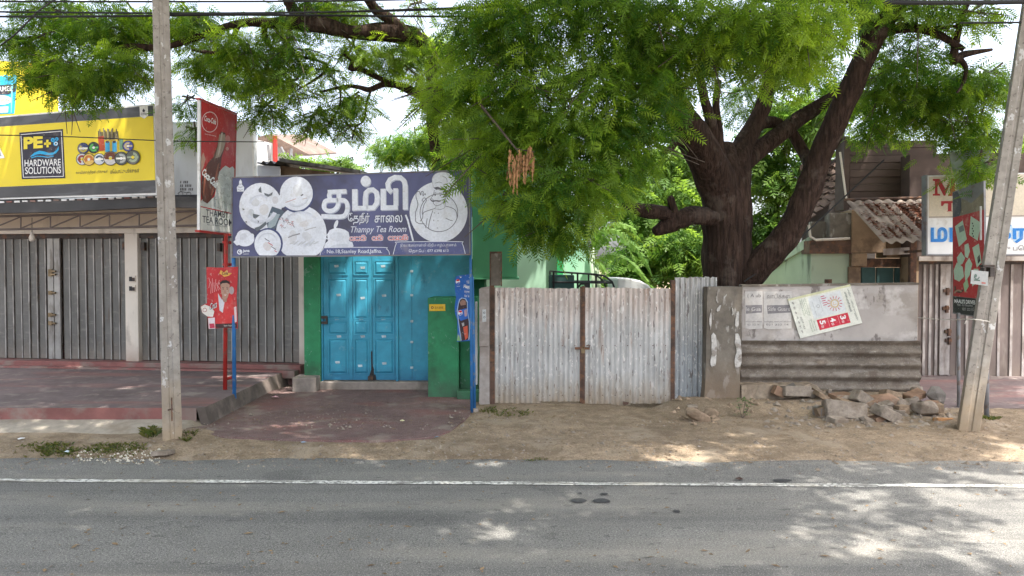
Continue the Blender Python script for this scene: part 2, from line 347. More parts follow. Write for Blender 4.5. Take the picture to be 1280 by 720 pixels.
M_PALEG = Mat('pale_green_wall', (.42, .5, .37), .9).vary(1, .08).patch((.12, .14, .11), 2.2, .6, .72, st=(1.3, 1.3, .25), amt=.8).patch((.6, .62, .54), 1.6, .6, .8, amt=.4).bump(40, .15, .004).done()
M_DKTEAL = Mat('dark_teal_paint', (.045, .10, .095), .7).vary(3, .15).done()
M_OCHRE = Mat('stained_ochre_plaster', (.30, .21, .135), .9).vary(2, .2).patch((.13, .09, .065), 2.5, .52, .7, amt=.8).bump(30, .3, .006).done()
M_DARKR = Mat('painted_room_shade', (.07, .06, .055), .9).vary(2, .2).done()  # dark colour stands in for the shade inside the house
M_RED = Mat('red_post_paint', (.40, .03, .025), .5).vary(3, .15).patch((.2, .09, .06), 9, .6, .72, amt=.6).done()
M_BLUEP = Mat('blue_post_paint', (.03, .145, .36), .5).vary(3, .15).patch((.2, .22, .25), 9, .64, .74, amt=.6).done()
M_GREYP = Mat('grey_post_paint', (.2, .2, .21), .6).vary(3, .2).patch((.15, .09, .06), 9, .6, .72, amt=.6).done()
M_BRASS = Mat('old_padlock_metal', (.2, .15, .09), .45, .7).vary(9, .3).done()
M_CABLE = Mat('black_cable', (.018, .018, .018), .7).done()
M_CORD = Mat('pale_string', (.55, .52, .46), .9).done()
M_PALEPL = Mat('pale_wall_panel', (.60, .62, .65), .7).vary(.9, .06).patch((.38, .37, .37), 2.5, .6, .8, st=(1, 1, .3), amt=.4).done()
# ------------------------------------------------------------------ ground
def sstep(a, b, x):
    t = min(1, max(0, (x - a) / (b - a))); return t * t * (3 - 2 * t)
def edge_y(x): return 8.12 - .012 * (x + 5) + .10 * noise.noise(Vector((x * .7, 3, 0))) + .05 * noise.noise(Vector((x * 2.6, 8, 0)))
def ground(x, y):
    e = edge_y(x)
    if y < e - .6: return -.04
    h = -.04 + .10 * sstep(e - .35, e + .45, y) + .012 * noise.noise(Vector((x * 3, y * 3, 1)))
    h += .02 * noise.noise(Vector((x * .8, y * .8, 5))) * sstep(8.6, 9.4, y)
    for (cx, cy, rx, ry, q) in ((3.1, 10.75, 1.1, .6, .13), (4.5, 10.6, 1.3, .55, .10), (4.9, 10.9, 1.3, .5, .13), (2.45, 10.75, .5, .4, .08), (-3.9, 9.0, .6, .4, .05), (5.9, 9.65, .5, .4, .06), (1.98, 11.15, .5, .34, -.13)):
        d = ((x - cx) / rx) ** 2 + ((y - cy) / ry) ** 2
        if d < 1: h += q * (1 - d) ** (1.5 if q > 0 else .6)
    return h
def axis_pts(lo, hi, dense, step, far):
    a = list(np.arange(dense[0], dense[1], step)); k = step
    x = dense[0]
    while x > lo: k *= 1.5; x -= k; a.insert(0, max(x, lo))
    k = step; x = a[-1]
    while x < hi: k *= 1.5; x += k; a.append(min(x, hi))
    return a
xs = axis_pts(-700, 700, (-9.5, 9.5), .075, 0); ys = axis_pts(-700, 900, (7.3, 12.2), .06, 0)
gb = MB(); nx = len(xs)
gv = [(x, y, ground(x, y)) for y in ys for x in xs]
gb.v = [Vector(q) for q in gv]; gb.f = [(j * nx + i, j * nx + i + 1, (j + 1) * nx + i + 1, (j + 1) * nx + i) for j in range(len(ys) - 1) for i in range(nx - 1)]
gb.fm = [0] * len(gb.f)
tag(gb.build('ground', M_DIRT, smooth=True, origin=(0, 0, 0)), kind='structure')
rb = MB()
xr = [-400, -60, -20] + list(np.arange(-12, 12.1, .25)) + [20, 60, 400]
yr = [-3.6, -2, 0, 2, 3.5] + list(np.arange(4, 8.9, .35))
rb.v = [Vector((x, y, 0.0 + (.004 * noise.noise(Vector((x * .8, y * .8, 2))) if abs(x) < 13 else 0))) for y in yr for x in xr]
n_ = len(xr); rb.f = [(j * n_ + i, j * n_ + i + 1, (j + 1) * n_ + i + 1, (j + 1) * n_ + i) for j in range(len(yr) - 1) for i in range(n_ - 1)]; rb.fm = [0] * len(rb.f)
tag(rb.build('road', M_ASPH, smooth=True, origin=(0, 0, 0)), kind='structure')
lb = MB(); pa = []; pb_ = []
for i, x in enumerate(np.arange(-40, 40.1, .25)):
    yc = 7.165 - .021 * x + .012 * noise.noise(Vector((x * .9, 1, 1)))
    hh = .050 + .014 * noise.noise(Vector((x * 5, 1, 4)))
    pa.append(Vector((x, yc - hh, .007))); pb_.append(Vector((x, yc + hh, .007)))
for i in range(len(pa) - 1): lb.poly([pa[i], pa[i + 1], pb_[i + 1], pb_[i]])
tag(lb.build('road_edge_line', M_LINE), kind='structure')
# kerb and pavement behind the camera (opposite side of the road)
pv = MB(); pv.box((0, -5.6, .05), (200, 4, .3)); tag(pv.build('opposite_pavement', M_RAMP), kind='structure')
# shop forecourt on the west side, raised, with its red edge and the ramp down to the dirt
def fbase(x): return 0.0
PLAT_Z = .30
def jit(x, s): return noise.noise(Vector((x * 1.7, s, 2)))
pf = MB()
front = [(x, 9.46 + .025 * jit(x, 1)) for x in np.linspace(-14, -3.95, 40)]
side = [(-3.86 + .02 * jit(y, 3), y) for y in np.linspace(9.5, 13.0, 14)]
outl = front + side + [(-3.55, 13.06), (-14, 14.26)]
pf.poly([Vector((x, y, PLAT_Z)) for x, y in outl], M_OXIDE2)
for a, b in zip(front[:-1], front[1:]):
    pf.poly([Vector((a[0], a[1] - .004, .13)), Vector((b[0], b[1] - .004, .13)), Vector((b[0], b[1], PLAT_Z)), Vector((a[0], a[1], PLAT_Z))], M_REDEDGE)
for a, b in zip((front[-1:] + side)[:-1], (front[-1:] + side)[1:]):
    k = .10
    pf.poly([Vector((a[0] + k, a[1] - .02, -.05)), Vector((b[0] + k, b[1] - .02, -.05)), Vector((b[0], b[1], PLAT_Z)), Vector((a[0], a[1], PLAT_Z))], M_SIDE)
tag(pf.build('shop_forecourt', None), kind='structure')
rp = MB(); cols = 40; rows = 6; rv = []
for j in range(rows + 1):
    for i in range(cols + 1):
        x = -14 + (14 - 3.74) * i / cols; t = j / rows
        y = 9.47 - t * (.66 + .12 * jit(x, 6)); z = .165 - .15 * t - .05 * t ** 3 + .01 * jit(x + t * 3, 7)
        rv.append(Vector((x - .12 * t * sstep(.6, 1, i / cols), y + .03, z - .12 * sstep(.97, 1, i / cols))))
rp.v = rv; rp.f = [(j * (cols + 1) + i, (j + 1) * (cols + 1) + i, (j + 1) * (cols + 1) + i + 1, j * (cols + 1) + i + 1) for j in range(rows) for i in range(cols)]; rp.fm = [0] * len(rp.f)
tag(rp.build('forecourt_ramp', M_RAMP, smooth=True), kind='structure')
# red oxide apron in front of the tea room
ap = MB()
bp = [(232, 541), (262, 549), (305, 553), (360, 555), (420, 556.5), (480, 556), (530, 553), (558, 546), (575, 534), (588, 520), (588, 508)]
bot = [gz(x, y, .03) for x, y in spline(bp, 5)]
top = [Vector((q.x, q.y + .015 + .02 * jit(i, 9), .085 + .004 * jit(i, 4))) for i, q in enumerate(bot)]
back = [Vector((-.55, 12.25, .12)), Vector((-2, 12.3, .12)), Vector((-3.65, 12.3, .12))]
side2 = [Vector((-3.8, 12.0, .11)), Vector((-3.8, 9.3, .085))]
cen = Vector((-2.2, 10.8, .105)); loop = top + back + side2
for a, b in zip(loop, loop[1:] + loop[:1]): ap.poly([a, b, cen])
for i in range(len(top) - 1): ap.poly([bot[i] - Vector((0, 0, .12)), bot[i + 1] - Vector((0, 0, .12)), top[i + 1], top[i]])
tag(ap.build('tea_room_apron', M_OXIDE), kind='structure')
# ------------------------------------------------------------------ shop with steel shutters
P0 = at(-100, 335, 13.95); P1 = at(380, 335, 13.05)
S = Frame(P0, P1)
def part(name, parent, mat, fn, smooth=False, bevel=0, label=None):
    mb = MB(); fn(mb); o = mb.build(name, mat, parent, smooth, bevel)
    if label: o['label'] = label
    return o
sh = thing('shop_building', S.w(S.u(190), .3), 'beige shop with closed grey steel shutters behind the concrete utility pole', 'shop')
uR = S.u(381); uL = S.u(-100)
vt = S.v(190, 291); vfl = .40
uP0, uP1 = S.u(157.5, 360), S.u(173.5, 360); uQ0 = S.u(374, 360)
part('front_wall', sh, M_BEIGE, lambda mb: S.box(mb, uL, uR, vt, 3.25, -.5, 0))
part('back_wall', sh, M_BEIGE, lambda mb: S.box(mb, uL, uR, vfl, 3.2, -3.0, -2.8))
part('side_wall', sh, M_BEIGE, lambda mb: S.box(mb, uL, uL + .12, vfl, 3.2, -2.8, -.5))
part('side_wall', sh, M_BEIGE, lambda mb: S.box(mb, uR - .12, uR, vfl, 3.2, -2.8, -.5))
part('lintel', sh, M_CREAM, lambda mb: S.box(mb, uL, uR + .003, vt - .005, vt + .075, -.1, .035))
part('pillar', sh, M_CREAM, lambda mb: S.box(mb, uP0, uP1, vfl - .02, vt - .006, -.5, .03), bevel=.008)
part('pillar', sh, M_CREAM, lambda mb: S.box(mb, uQ0, uR + .01, vfl - .02, vt - .006, -.5, .03), bevel=.008)
part('plinth', sh, M_REDEDGE, lambda mb: (S.box(mb, uL, uR, -.1, vfl, -3, .22), S.box(mb, uL, uR - .02, .2, vfl - .07, .2, .42)), bevel=.01)
def shutter(u0, u1, opening=None):
    d = MB(); S.box(d, u0 + .002, u1 - .002, vt - .09, vt - .008, -.16, -.03); fr = d.build('shutter', M_STEEL, sh)
    wdt = .158; n = int(round((u1 - u0) / wdt)); wdt = (u1 - u0) / n
    b = MB(); H = vt - .09 - vfl - .015
    S.box(b, .008, wdt - .030, 0, H, -.012, 0, M_SHUT); S.box(b, wdt - .030, wdt - .010, 0, H, -.012, .016, M_SHUTE); S.box(b, wdt - .010, wdt + .008, 0, H, -.04, -.018, M_STEEL)
    base = S.w(0, 0)
    first = None
    for k in range(n):
        loc = S.w(u0 + wdt * (k + .5), vfl + .012, -.07 - .006 * ((k * 7) % 3))
        if opening and opening[0] < u0 + wdt * (k + .5) < opening[1]: continue
        if first is None:
            for q in range(len(b.v)): b.v[q] = b.v[q] - base - S.e * wdt / 2
            for q in range(len(b.v)): b.v[q] = b.v[q] + loc
            first = b.build('panel', None, fr, origin=loc)
        else:
            c_ = clone(first, loc, fr); c_.rotation_euler.z = rnd.uniform(-.035, .035); c_.rotation_euler.y = rnd.uniform(-.003, .003)
    return fr
uj0, uj1 = S.u(58, 370), S.u(73, 370)
s1 = shutter(S.u(-95), uP0, (uj0, uj1))
s2 = shutter(uP1, uQ0)
def jamb(mb):
    S.box(mb, uj0, (uj0 + uj1) / 2 - .006, vfl + .01, vt - .09, -.08, -.035, M_SHUTE); S.box(mb, (uj0 + uj1) / 2 + .006, uj1, vfl + .01, vt - .09, -.08, -.04, M_SHUTE)
part('meeting_stile', s1, None, jamb)
for y in (339, 343, 366, 393.5, 404):
    part('hasp', s1, M_BRASS, lambda mb: (S.pbox(mb, 60, y - 2.5, 64.5, y + 2.5, -.035, -.01), S.pbox(mb, 63, y - 1, 68.5, y + 1, -.03, .005)))
for x, y in ((178, 308), (273, 309), (154.5, 307)):
    part('lock_bracket', s2, M_STEEL, lambda mb: S.pbox(mb, x - 2, y - 5, x + 2, y + 5, -.05, .02))
sb = thing('electric_switch', S.w(S.u(165), S.v(165, 352)), 'upper of two small meter boxes on the cream pillar between the shutters', 'switch box', 'switch boxes on the cream pillar')
def sw(mb, y):
    S.pbox(mb, 160.5, y - 4, 169, y + 4, .03, .05, M_CREAM); S.pbox(mb, 161.3, y - 2.6, 164.6, y + 3, .05, .062, M_BLACK); S.pbox(mb, 165.2, y - 1.5, 168, y + 3, .05, .06, M_STEEL)
part('switch_body', sb, None, lambda mb: sw(mb, 348.5))
sb2 = thing('electric_switch', S.w(S.u(165), S.v(165, 364)), 'lower of two small meter boxes on the cream pillar between the shutters', 'switch box', 'switch boxes on the cream pillar')
part('switch_body', sb2, None, lambda mb: sw(mb, 360.5))
# open truss of painted steel under the eave
dT = .75
tr = thing('eave_truss', S.w(S.u(100, 285, dT), S.v(100, 290, dT), dT), 'brown zigzag steel truss under the dark eave of the shuttered shop', 'truss')
def bar(mb, a, b, r=.014, d=dT): mb.tube([S.w(*S.uv(*a, d), d), S.w(*S.uv(*b, d), d)], r, n=6)
TT = lambda x: 270.5 - .026 * x; TBm = lambda x: 287 - .021 * x
part('chord', tr, M_TRUSS, lambda mb: bar(mb, (-90, TT(-90)), (262, TT(262)), .018))
part('chord', tr, M_TRUSS, lambda mb: bar(mb, (-90, TBm(-90)), (262, TBm(262)), .018))
xx = [-85 + 37 * k for k in range(10)]
for k, x in enumerate(xx):
    part('strut', tr, M_TRUSS, lambda mb: bar(mb, (x, TT(x)), (x, TBm(x)), .012))
    if k < 9: part('diagonal', tr, M_TRUSS, lambda mb: bar(mb, (x, TBm(x) - 1), (x + 37, TT(x + 37) + 1), .012))
bl = thing('hanging_bulb', S.w(*S.uv(40, 302, .5), .5), 'small bare bulb holder hanging on a wire before the shutters', 'lamp')
part('wire', bl, M_CABLE, lambda mb: mb.tube([S.w(*S.uv(40, 272, .5), .5), S.w(*S.uv(40, 291, .5), .5)], .006, n=6))
part('bulb_holder', bl, M_CREAM, lambda mb: mb.tube([S.w(*S.uv(40, y, .5), .5) for y in (290, 293, 297, 301.5)], [.02, .03, .05, .04], n=10), smooth=True)
# eave: roof sheet, dark gutter
ev = thing('eave', S.w(S.u(100), 3.0, .8), 'dusty dark eave and gutter between the yellow billboard and the truss', 'eave')
def gut(mb):
    top = [(-95, 253), (-40, 252.5), (60, 249.5), (130, 247), (200, 244.5), (262, 247), (262, 260.5), (200, 258.5), (130, 262), (60, 265), (-95, 269)]
    S.slab(mb, top, .78, .9)
part('gutter', ev, M_GUTTER, gut)
part('roof_sheet', ev, M_GUTTER, lambda mb: mb.hexa([S.w(uL, 3.18, .8), S.w(uR, 3.18, .8), S.w(uR, 3.32, -3), S.w(uL, 3.32, -3), S.w(uL, 3.21, .8), S.w(uR, 3.21, .8), S.w(uR, 3.36, -3), S.w(uL, 3.36, -3)]))
def drip(mb):
    for k in range(30):
        x = -90 + 9.8 * k; y = 252.8 - .034 * x if x < 200 else 246
        S.pbox(mb, x, y - 1.3, x + 6.5, y + .5 + .4 * (k % 2), .9, .915, [M_WHITE, M_REDEDGE][k % 3 == 1])
part('eave_trim', ev, None, drip)
# ------------------------------------------------------------------ yellow billboard of the hardware shop
B = Frame(at(-100, 335, 13.25), at(194, 335, 12.2))
bb = thing('shop_billboard', B.w(*B.uv(100, 250)), 'yellow and black hardware billboard above the grey shutters', 'billboard')
quadB = [(-90, 152.5), (192.5, 129.8), (195.8, 243.5), (-90, 252)]
part('board', bb, M_WHITE, lambda mb: B.slab(mb, quadB, -.12, 0))
part('panel', bb, M_YEL, lambda mb: B.flat(mb, [(-88, 164.5), (191.5, 145), (194.2, 225), (-88, 237.5)], .006))
part('black_band', bb, M_DKBAND, lambda mb: B.flat(mb, [(-88, 154), (191, 132), (191.5, 144.8), (-88, 164.3)], .006))
part('black_band', bb, M_DKBAND, lambda mb: B.flat(mb, [(-88, 237.7), (194.2, 225.2), (194.5, 241), (-88, 250.5)], .006))
DK, WH, CY, YY = ink((.035, .033, .05)), ink((.78, .78, .78)), ink((.03, .36, .66)), ink((.80, .66, .06))
def logo(mb):
    B.flat(mb, [(24, 165.8), (78.6, 161.2), (81.6, 222.8), (27.2, 224)], .009, DK)
    q = [(26.2, 168.3), (76.6, 163.9), (79.3, 220.4), (29.2, 221.6)]
    for a, b in zip(q, q[1:] + q[:1]): B.line(mb, [a, b], .8, .011, WH)
    B.text(mb, 'PE', 29.5, 171.5, 53.5, 186.5, .012, YY, dy=-1.6, bold=.05)
    B.flat(mb, [(55, 178.3), (63.5, 177.6), (63.6, 180.6), (55.1, 181.2)], .012, YY); B.flat(mb, [(57.8, 174.8), (60.6, 174.6), (60.9, 184), (58.1, 184.2)], .012, YY)
    for x, y, r in ((66, 175, 2.6), (71, 173.8, 2.2), (69.5, 179.5, 3)): B.ring(mb, x, y, r * .35, r, .012, CY, 14)
    B.ring(mb, 70, 179.5, 1.3, 2.2, .013, WH, 12)
    B.flat(mb, [(37, 196.3), (43, 190.8), (49, 188.4), (55, 189.2), (61, 191.2), (67, 190.4), (71.5, 186.5), (73, 182.5), (73.6, 187), (70, 191.6), (64, 194.4), (57, 193.6), (51, 192.4), (46, 193), (42, 194.8)], .012, CY)
    B.line(mb, [(39, 197.4), (46, 195.2), (53, 195.6), (60, 196.6), (67, 195)], 1.1, .0125, CY)
    B.text(mb, 'HARDWARE', 30.7, 199.8, 75.8, 208.2, .012, WH, dy=-1.3, bold=.012)
    B.text(mb, 'SOLUTIONS', 31.4, 209, 76.3, 217.8, .012, WH, dy=-1.1, bold=.012)
part('emblem', bb, None, logo)
def prod(mb):
    for k in range(16):
        x = 123 + 1.6 * k; y = 163.5 - 2.2 * math.sin(k * 1.9) - (1.4 if 3 < k < 12 else 0)
        B.line(mb, [(x + 1, 176), (x, y)], 1.25, .009 + .0008 * (k % 2), ink([(.07, .06, .05), (.2, .18, .14), (.1, .09, .07)][k % 3]))
    B.flat(mb, [(122.3, 171), (129.5, 169.8), (131.5, 188), (124, 189)], .0115, ink((.42, .07, .03)))
    B.flat(mb, [(130, 175), (147.5, 174), (148, 191), (130.5, 192)], .011, ink((.5, .36, .04)))
    for x in (131.4, 140.2): B.flat(mb, [(x, 177.5), (x + 5.6, 177), (x + 5.8, 189.8), (x + .2, 190)], .0125, ink((.05, .32, .55))); B.flat(mb, [(x + 1, 176), (x + 4.4, 175.6), (x + 4.4, 178.6), (x + 1, 178.8)], .0135, DK)
    B.flat(mb, [(149, 174.5), (154, 174), (154.4, 187), (149.3, 187.4)], .0105, ink((.16, .3, .2)))
    cols = [(.03, .05, .15), (.03, .05, .04), (.08, .09, .35), (.6, .6, .62), (.75, .5, .12), (.55, .58, .6), (.62, .6, .58), (.1, .11, .1), (.12, .13, .11)]
    inn = [(.5, .42, .05), (.1, .4, .1), (.6, .5, .3), (.3, .05, .04), (.55, .18, .05), (.03, .07, .15), (.16, .05, .025), (.4, .42, .4), (.35, .42, .3)]
    for k, (x, y, r) in enumerate(((104, 185.5, 7.3), (117, 184.5, 7.3), (160, 182.5, 7), (102.5, 199, 7.6), (111, 199.3, 7.8), (124.2, 199, 7.4), (138, 198, 9), (151.5, 198, 8.6), (166, 196.5, 9.2))):
        z = .014 + .0011 * k
        B.ell(mb, x, y, r, r, z, ink(cols[k])); B.ring(mb, x, y, r * .9, r, z + .0004, ink((.03, .03, .03)), 24)
        if k == 6: B.ring(mb, x, y, r * .3, r * .88, z + .0005, ink((.16, .05, .025)), 20, t0=math.pi, t1=2 * math.pi)
        else: B.ring(mb, x, y, r * .34, r * .68, z + .0004, ink(inn[k]), 20, t0=.6 * k, t1=.6 * k + 4)
        B.flat(mb, [(x - r * .75, y - 1), (x + r * .75, y - 1.3), (x + r * .75, y + 1), (x - r * .75, y + 1.2)], z + .0008, ink((.8, .78, .7) if k in (5, 7, 0) else inn[k]))
        B.ell(mb, x, y, r * .22, r * .22, z + .0009, YY if k in (3, 6, 8) else WH, 12)
    B.text(mb, 'கைவினைத்திறன் பூச்சுகள்', 95, 213.6, 134.5, 219, .01, DK, dy=-1.6); B.text(mb, 'மேம்பாட்டு பூச்சுகள்', 138, 211.5, 174, 217, .01, DK, dy=-1.6)
part('product_picture', bb, None, prod)
def badge(mb):
    B.flat(mb, [(174.3, 133.2), (184.8, 132.4), (185.2, 144.5), (180.3, 148.4), (175, 145.3)], .01, WH)
    B.flat(mb, [(179.5, 135.5), (181.4, 138.4), (180.4, 140), (178.8, 140), (177.8, 138.6)], .012, DK); B.text(mb, 'cmc', 176, 141, 183.5, 144, .012, DK)
part('badge', bb, None, badge)
part('side_leaflet', bb, None, lambda mb: (B.flat(mb, [(-14, 182), (-1, 183), (6, 197.5), (-9, 199)], .009, WH), B.flat(mb, [(-10, 185), (-2, 185.6), (2, 195), (-7, 196)], .011, ink((.4, .4, .42)))))
# ------------------------------------------------------------------ second hoarding, higher, at the edge of the view
H = Frame(at(-100, 335, 15.6), at(75, 335, 15.0))
hb = thing('paint_hoarding', H.w(*H.uv(10, 150)), 'high yellow hoarding with a blue paint bucket, half hidden by leaves', 'billboard')
part('board', hb, M_YEL, lambda mb: H.slab(mb, [(-90, 72), (68, 79), (68, 146), (-90, 160)], -.1, 0))
def buck(mb):
    H.flat(mb, [(-22, 97), (20.5, 97), (20.8, 102), (18, 142), (-18, 143)], .006, ink((.03, .40, .62)))
    for k in range(8): H.ell(mb, -20 + 5.4 * k, 98 - 1.5 * (k % 2), 3.2, 3.4, .008, ink((.04, .45, .68)), 10)
    H.flat(mb, [(-20, 108), (20, 105), (19.4, 114), (10, 118), (-18, 119)], .0095, DK)
    H.text(mb, 'CARMEL', -12, 109, 15.5, 115.4, .011, ink((.6, .62, .6)), dy=-2, bold=.02)
    H.ell(mb, 0, 125, 15, 6, .0095, ink((.66, .74, .62))); H.text(mb, 'EMULSION', -11, 123, 11, 127, .011, DK)
    H.flat(mb, [(-15, 134), (10.6, 133), (10, 140.5), (-14, 141.5)], .0095, ink((.6, .72, .78)))
    H.flat(mb, [(14, 105), (16.5, 105), (14.6, 141), (13.4, 141)], .0105, ink((.25, .6, .75)))
part('bucket_picture', hb, None, buck)
part('small_print', hb, None, lambda mb: H.text(mb, 'T Hardware stores', 27, 136.2, 48, 138.6, .006, ink((.3, .27, .05))))
part('post', hb, M_STEEL, lambda mb: (H.box(mb, 0.3, .4, 0, 5.2, -.25, -.13), H.box(mb, H.u(50), H.u(50) + .1, 0, 5.2, -.25, -.13)))
# ------------------------------------------------------------------ pale side panel beside the billboard
V = Frame(at(212, 335, 12.9), at(318, 335, 12.75))
pp = thing('pale_wall_panel', V.w(*V.uv(265, 250)), 'pale grey wall panel with small black print behind the red drinks sign', 'wall panel')
part('panel', pp, M_PALEPL, lambda mb: V.slab(mb, [(205, 153), (292, 151.3), (315.5, 149.7), (317, 206), (317, 245), (205, 247)], -.15, 0))
part('edge_strip', pp, M_WHITE, lambda mb: V.slab(mb, [(314.3, 149.2), (316.2, 149), (318, 222), (316, 222)], -.1, .01))
def pprint(mb):
    g = ink((.12, .12, .13))
    for j, (y, row) in enumerate(((226, '1 011'), (230.5, '11 0111'), (235, '1101 111'))):
        for k, c in enumerate(row):
            if c != ' ': V.flat(mb, [(225.2 + 2.1 * k, y), (226.6 + 2.1 * k, y), (226.4 + 2.1 * k, y + 3.2), (225 + 2.1 * k, y + 3.2)], .004, g)
    V.line(mb, [(222, 242), (226, 239), (231, 240.5), (237, 241)], .8, .005, g)
    V.ring(mb, 226, 242.5, 2.3, 3, .004, g, 14); V.ring(mb, 236, 242.5, 2.3, 3, .004, g, 14)
    V.flat(mb, [(206, 244), (248, 243.2), (248, 246.2), (206, 246.8)], .004, ink((.06, .06, .07)))
part('small_print', pp, None, pprint)
# ------------------------------------------------------------------ red drinks sign square to the road, on red posts
C = Frame(at(250, 335, 10.35), at(296.5, 335, 11.85))
cs = thing('drinks_sign', gz(281, 490, .3), 'tall red bottle sign with tea room lettering on red posts', 'sign')
qC = [(249.8, 123), (296.6, 142), (292, 294), (249.5, 288.5)]
part('board', cs, M_WHITE, lambda mb: C.slab(mb, qC, -.035, 0))
part('edge_frame', cs, M_RED, lambda mb: [C.slab(mb, q, -.05, .012) for q in ([(249.8, 122.3), (296.6, 141.3), (296.6, 143.3), (249.8, 124.4)], [(249.5, 287.5), (292, 292.5), (292, 295), (249.5, 290)], [(295.6, 143.4), (296.7, 143.8), (292.2, 292.4), (291.2, 292.2)])])
RD, IC = ink((.46, .022, .022)), ink((.55, .55, .53))
part('red_field', cs, None, lambda mb: C.flat(mb, [(251.6, 125.8), (295.4, 143.7), (291.8, 268), (251.2, 258.6)], .005, RD))
def cprint(mb):
    C.ring(mb, 262.3, 152.5, 9.6, 10.1, .007, WH, 32, sy=1.28)
    C.text(mb, 'Coca-Cola', 255.5, 144, 270, 151, .008, WH, dy=5, bold=.02, shear=.35)
    C.text(mb, 'taste the feeling', 256, 166.5, 270, 168.3, .007, WH, dy=3)
    C.flat(mb, [(251.3, 251), (255, 247), (259, 253), (264, 249), (268, 246), (271, 232), (274, 215), (278, 210), (282, 207), (287, 210), (290.5, 208), (294, 212), (292, 268), (251.2, 258.6)], .0065, IC)
    for k in range(34):
        x = 267 + (k * 7.3) % 24; y = 214 + (k * 11.7) % 48
        if x - 267 < 24 - (y - 214) * .05: C.ring(mb, x, y, 1.4, 2.2, .0085 + .0003 * (k % 3), ink([(.72, .72, .7), (.34, .33, .31), (.46, .44, .42)][k % 3]), 5, t0=k, t1=k + 4)
    bt = [(276, 164.5), (281.5, 166), (282.5, 176), (280.5, 186), (277, 197), (276, 207), (272.5, 222), (269, 238), (264.5, 249), (259, 254.5), (253.6, 251), (251.6, 241), (252, 226), (255, 213), (260.5, 203), (267, 196), (271, 184)]
    C.flat(mb, bt, .0095, ink((.115, .035, .025)))
    C.flat(mb, [(274, 168), (281.5, 168), (282, 178), (279, 188), (275, 196), (269, 198), (272, 184)], .0105, ink((.36, .26, .2)))
    C.flat(mb, [(276.6, 166), (278.6, 166), (275, 190), (272, 196)], .0115, ink((.55, .45, .38)))
    C.flat(mb, [(256, 214), (259, 208), (257, 224), (255, 246), (253.6, 240)], .0115, ink((.42, .14, .09)))
    C.flat(mb, [(272, 206), (274.5, 203), (270, 228), (265, 244), (263.6, 244), (268, 226)], .0115, ink((.28, .09, .06)))
    C.flat(mb, [(251.3, 198), (254, 190), (257, 199), (254, 210), (251.3, 215)], .0095, ink((.48, .26, .2)))
    C.ell(mb, 284.6, 174, 3.2, 5, .0105, ink((.55, .18, .16)), 16); C.ell(mb, 284, 186, 2, 2.4, .0105, ink((.55, .22, .2)), 12)
    C.text(mb, 'Coca-Cola', 0, 0, 0, 0, .0125, WH, bold=.035, shear=.3, corner=[(255, 209.5), (273.2, 227), (270, 236), (251.8, 218)])
part('bottle_picture', cs, None, cprint)
def cname(mb):
    C.flat(mb, [(251, 258.8), (291.6, 267.8), (290.8, 291), (250.8, 286.5)], .0075, ink((.68, .67, .63)))
    C.flat(mb, [(251, 257.6), (291.7, 266.8), (291.7, 268), (251, 258.9)], .009, RD)
    C.text(mb, 'THAMBY', 257.5, 261.5, 286, 269.5, .0095, DK, dy=3.2, bold=.01); C.text(mb, 'TEA ROOM', 253, 269.4, 291, 278, .0095, DK, dy=5, bold=.01)
    C.text(mb, 'No. 18 Stanley Road', 259, 279.5, 284, 282, .0095, DK, dy=2.6)
part('name_panel', cs, None, cname)
for x, yb, dd in ((281.3, 487, 0), (291.6, 484, 0)):
    q = gz(x, yb, .3)
    part('post', cs, M_RED, lambda mb: mb.tube([q, Vector((at(x + 1.2, 293, q.y).x, q.y, CAM_Z + (HOR - 292) / F_PX * q.y))], .03 if x < 285 else .02, n=10), smooth=True)
qa, qb = gz(281.3, 487, .3), gz(291.6, 484, .3)
for z in (.45, 1.37, 2.1, 2.42):
    part('cross_bar', cs, M_RED, lambda mb: mb.tube([Vector((qa.x, qa.y, z)), Vector((qb.x, qb.y, z))], .022, n=8), smooth=True)
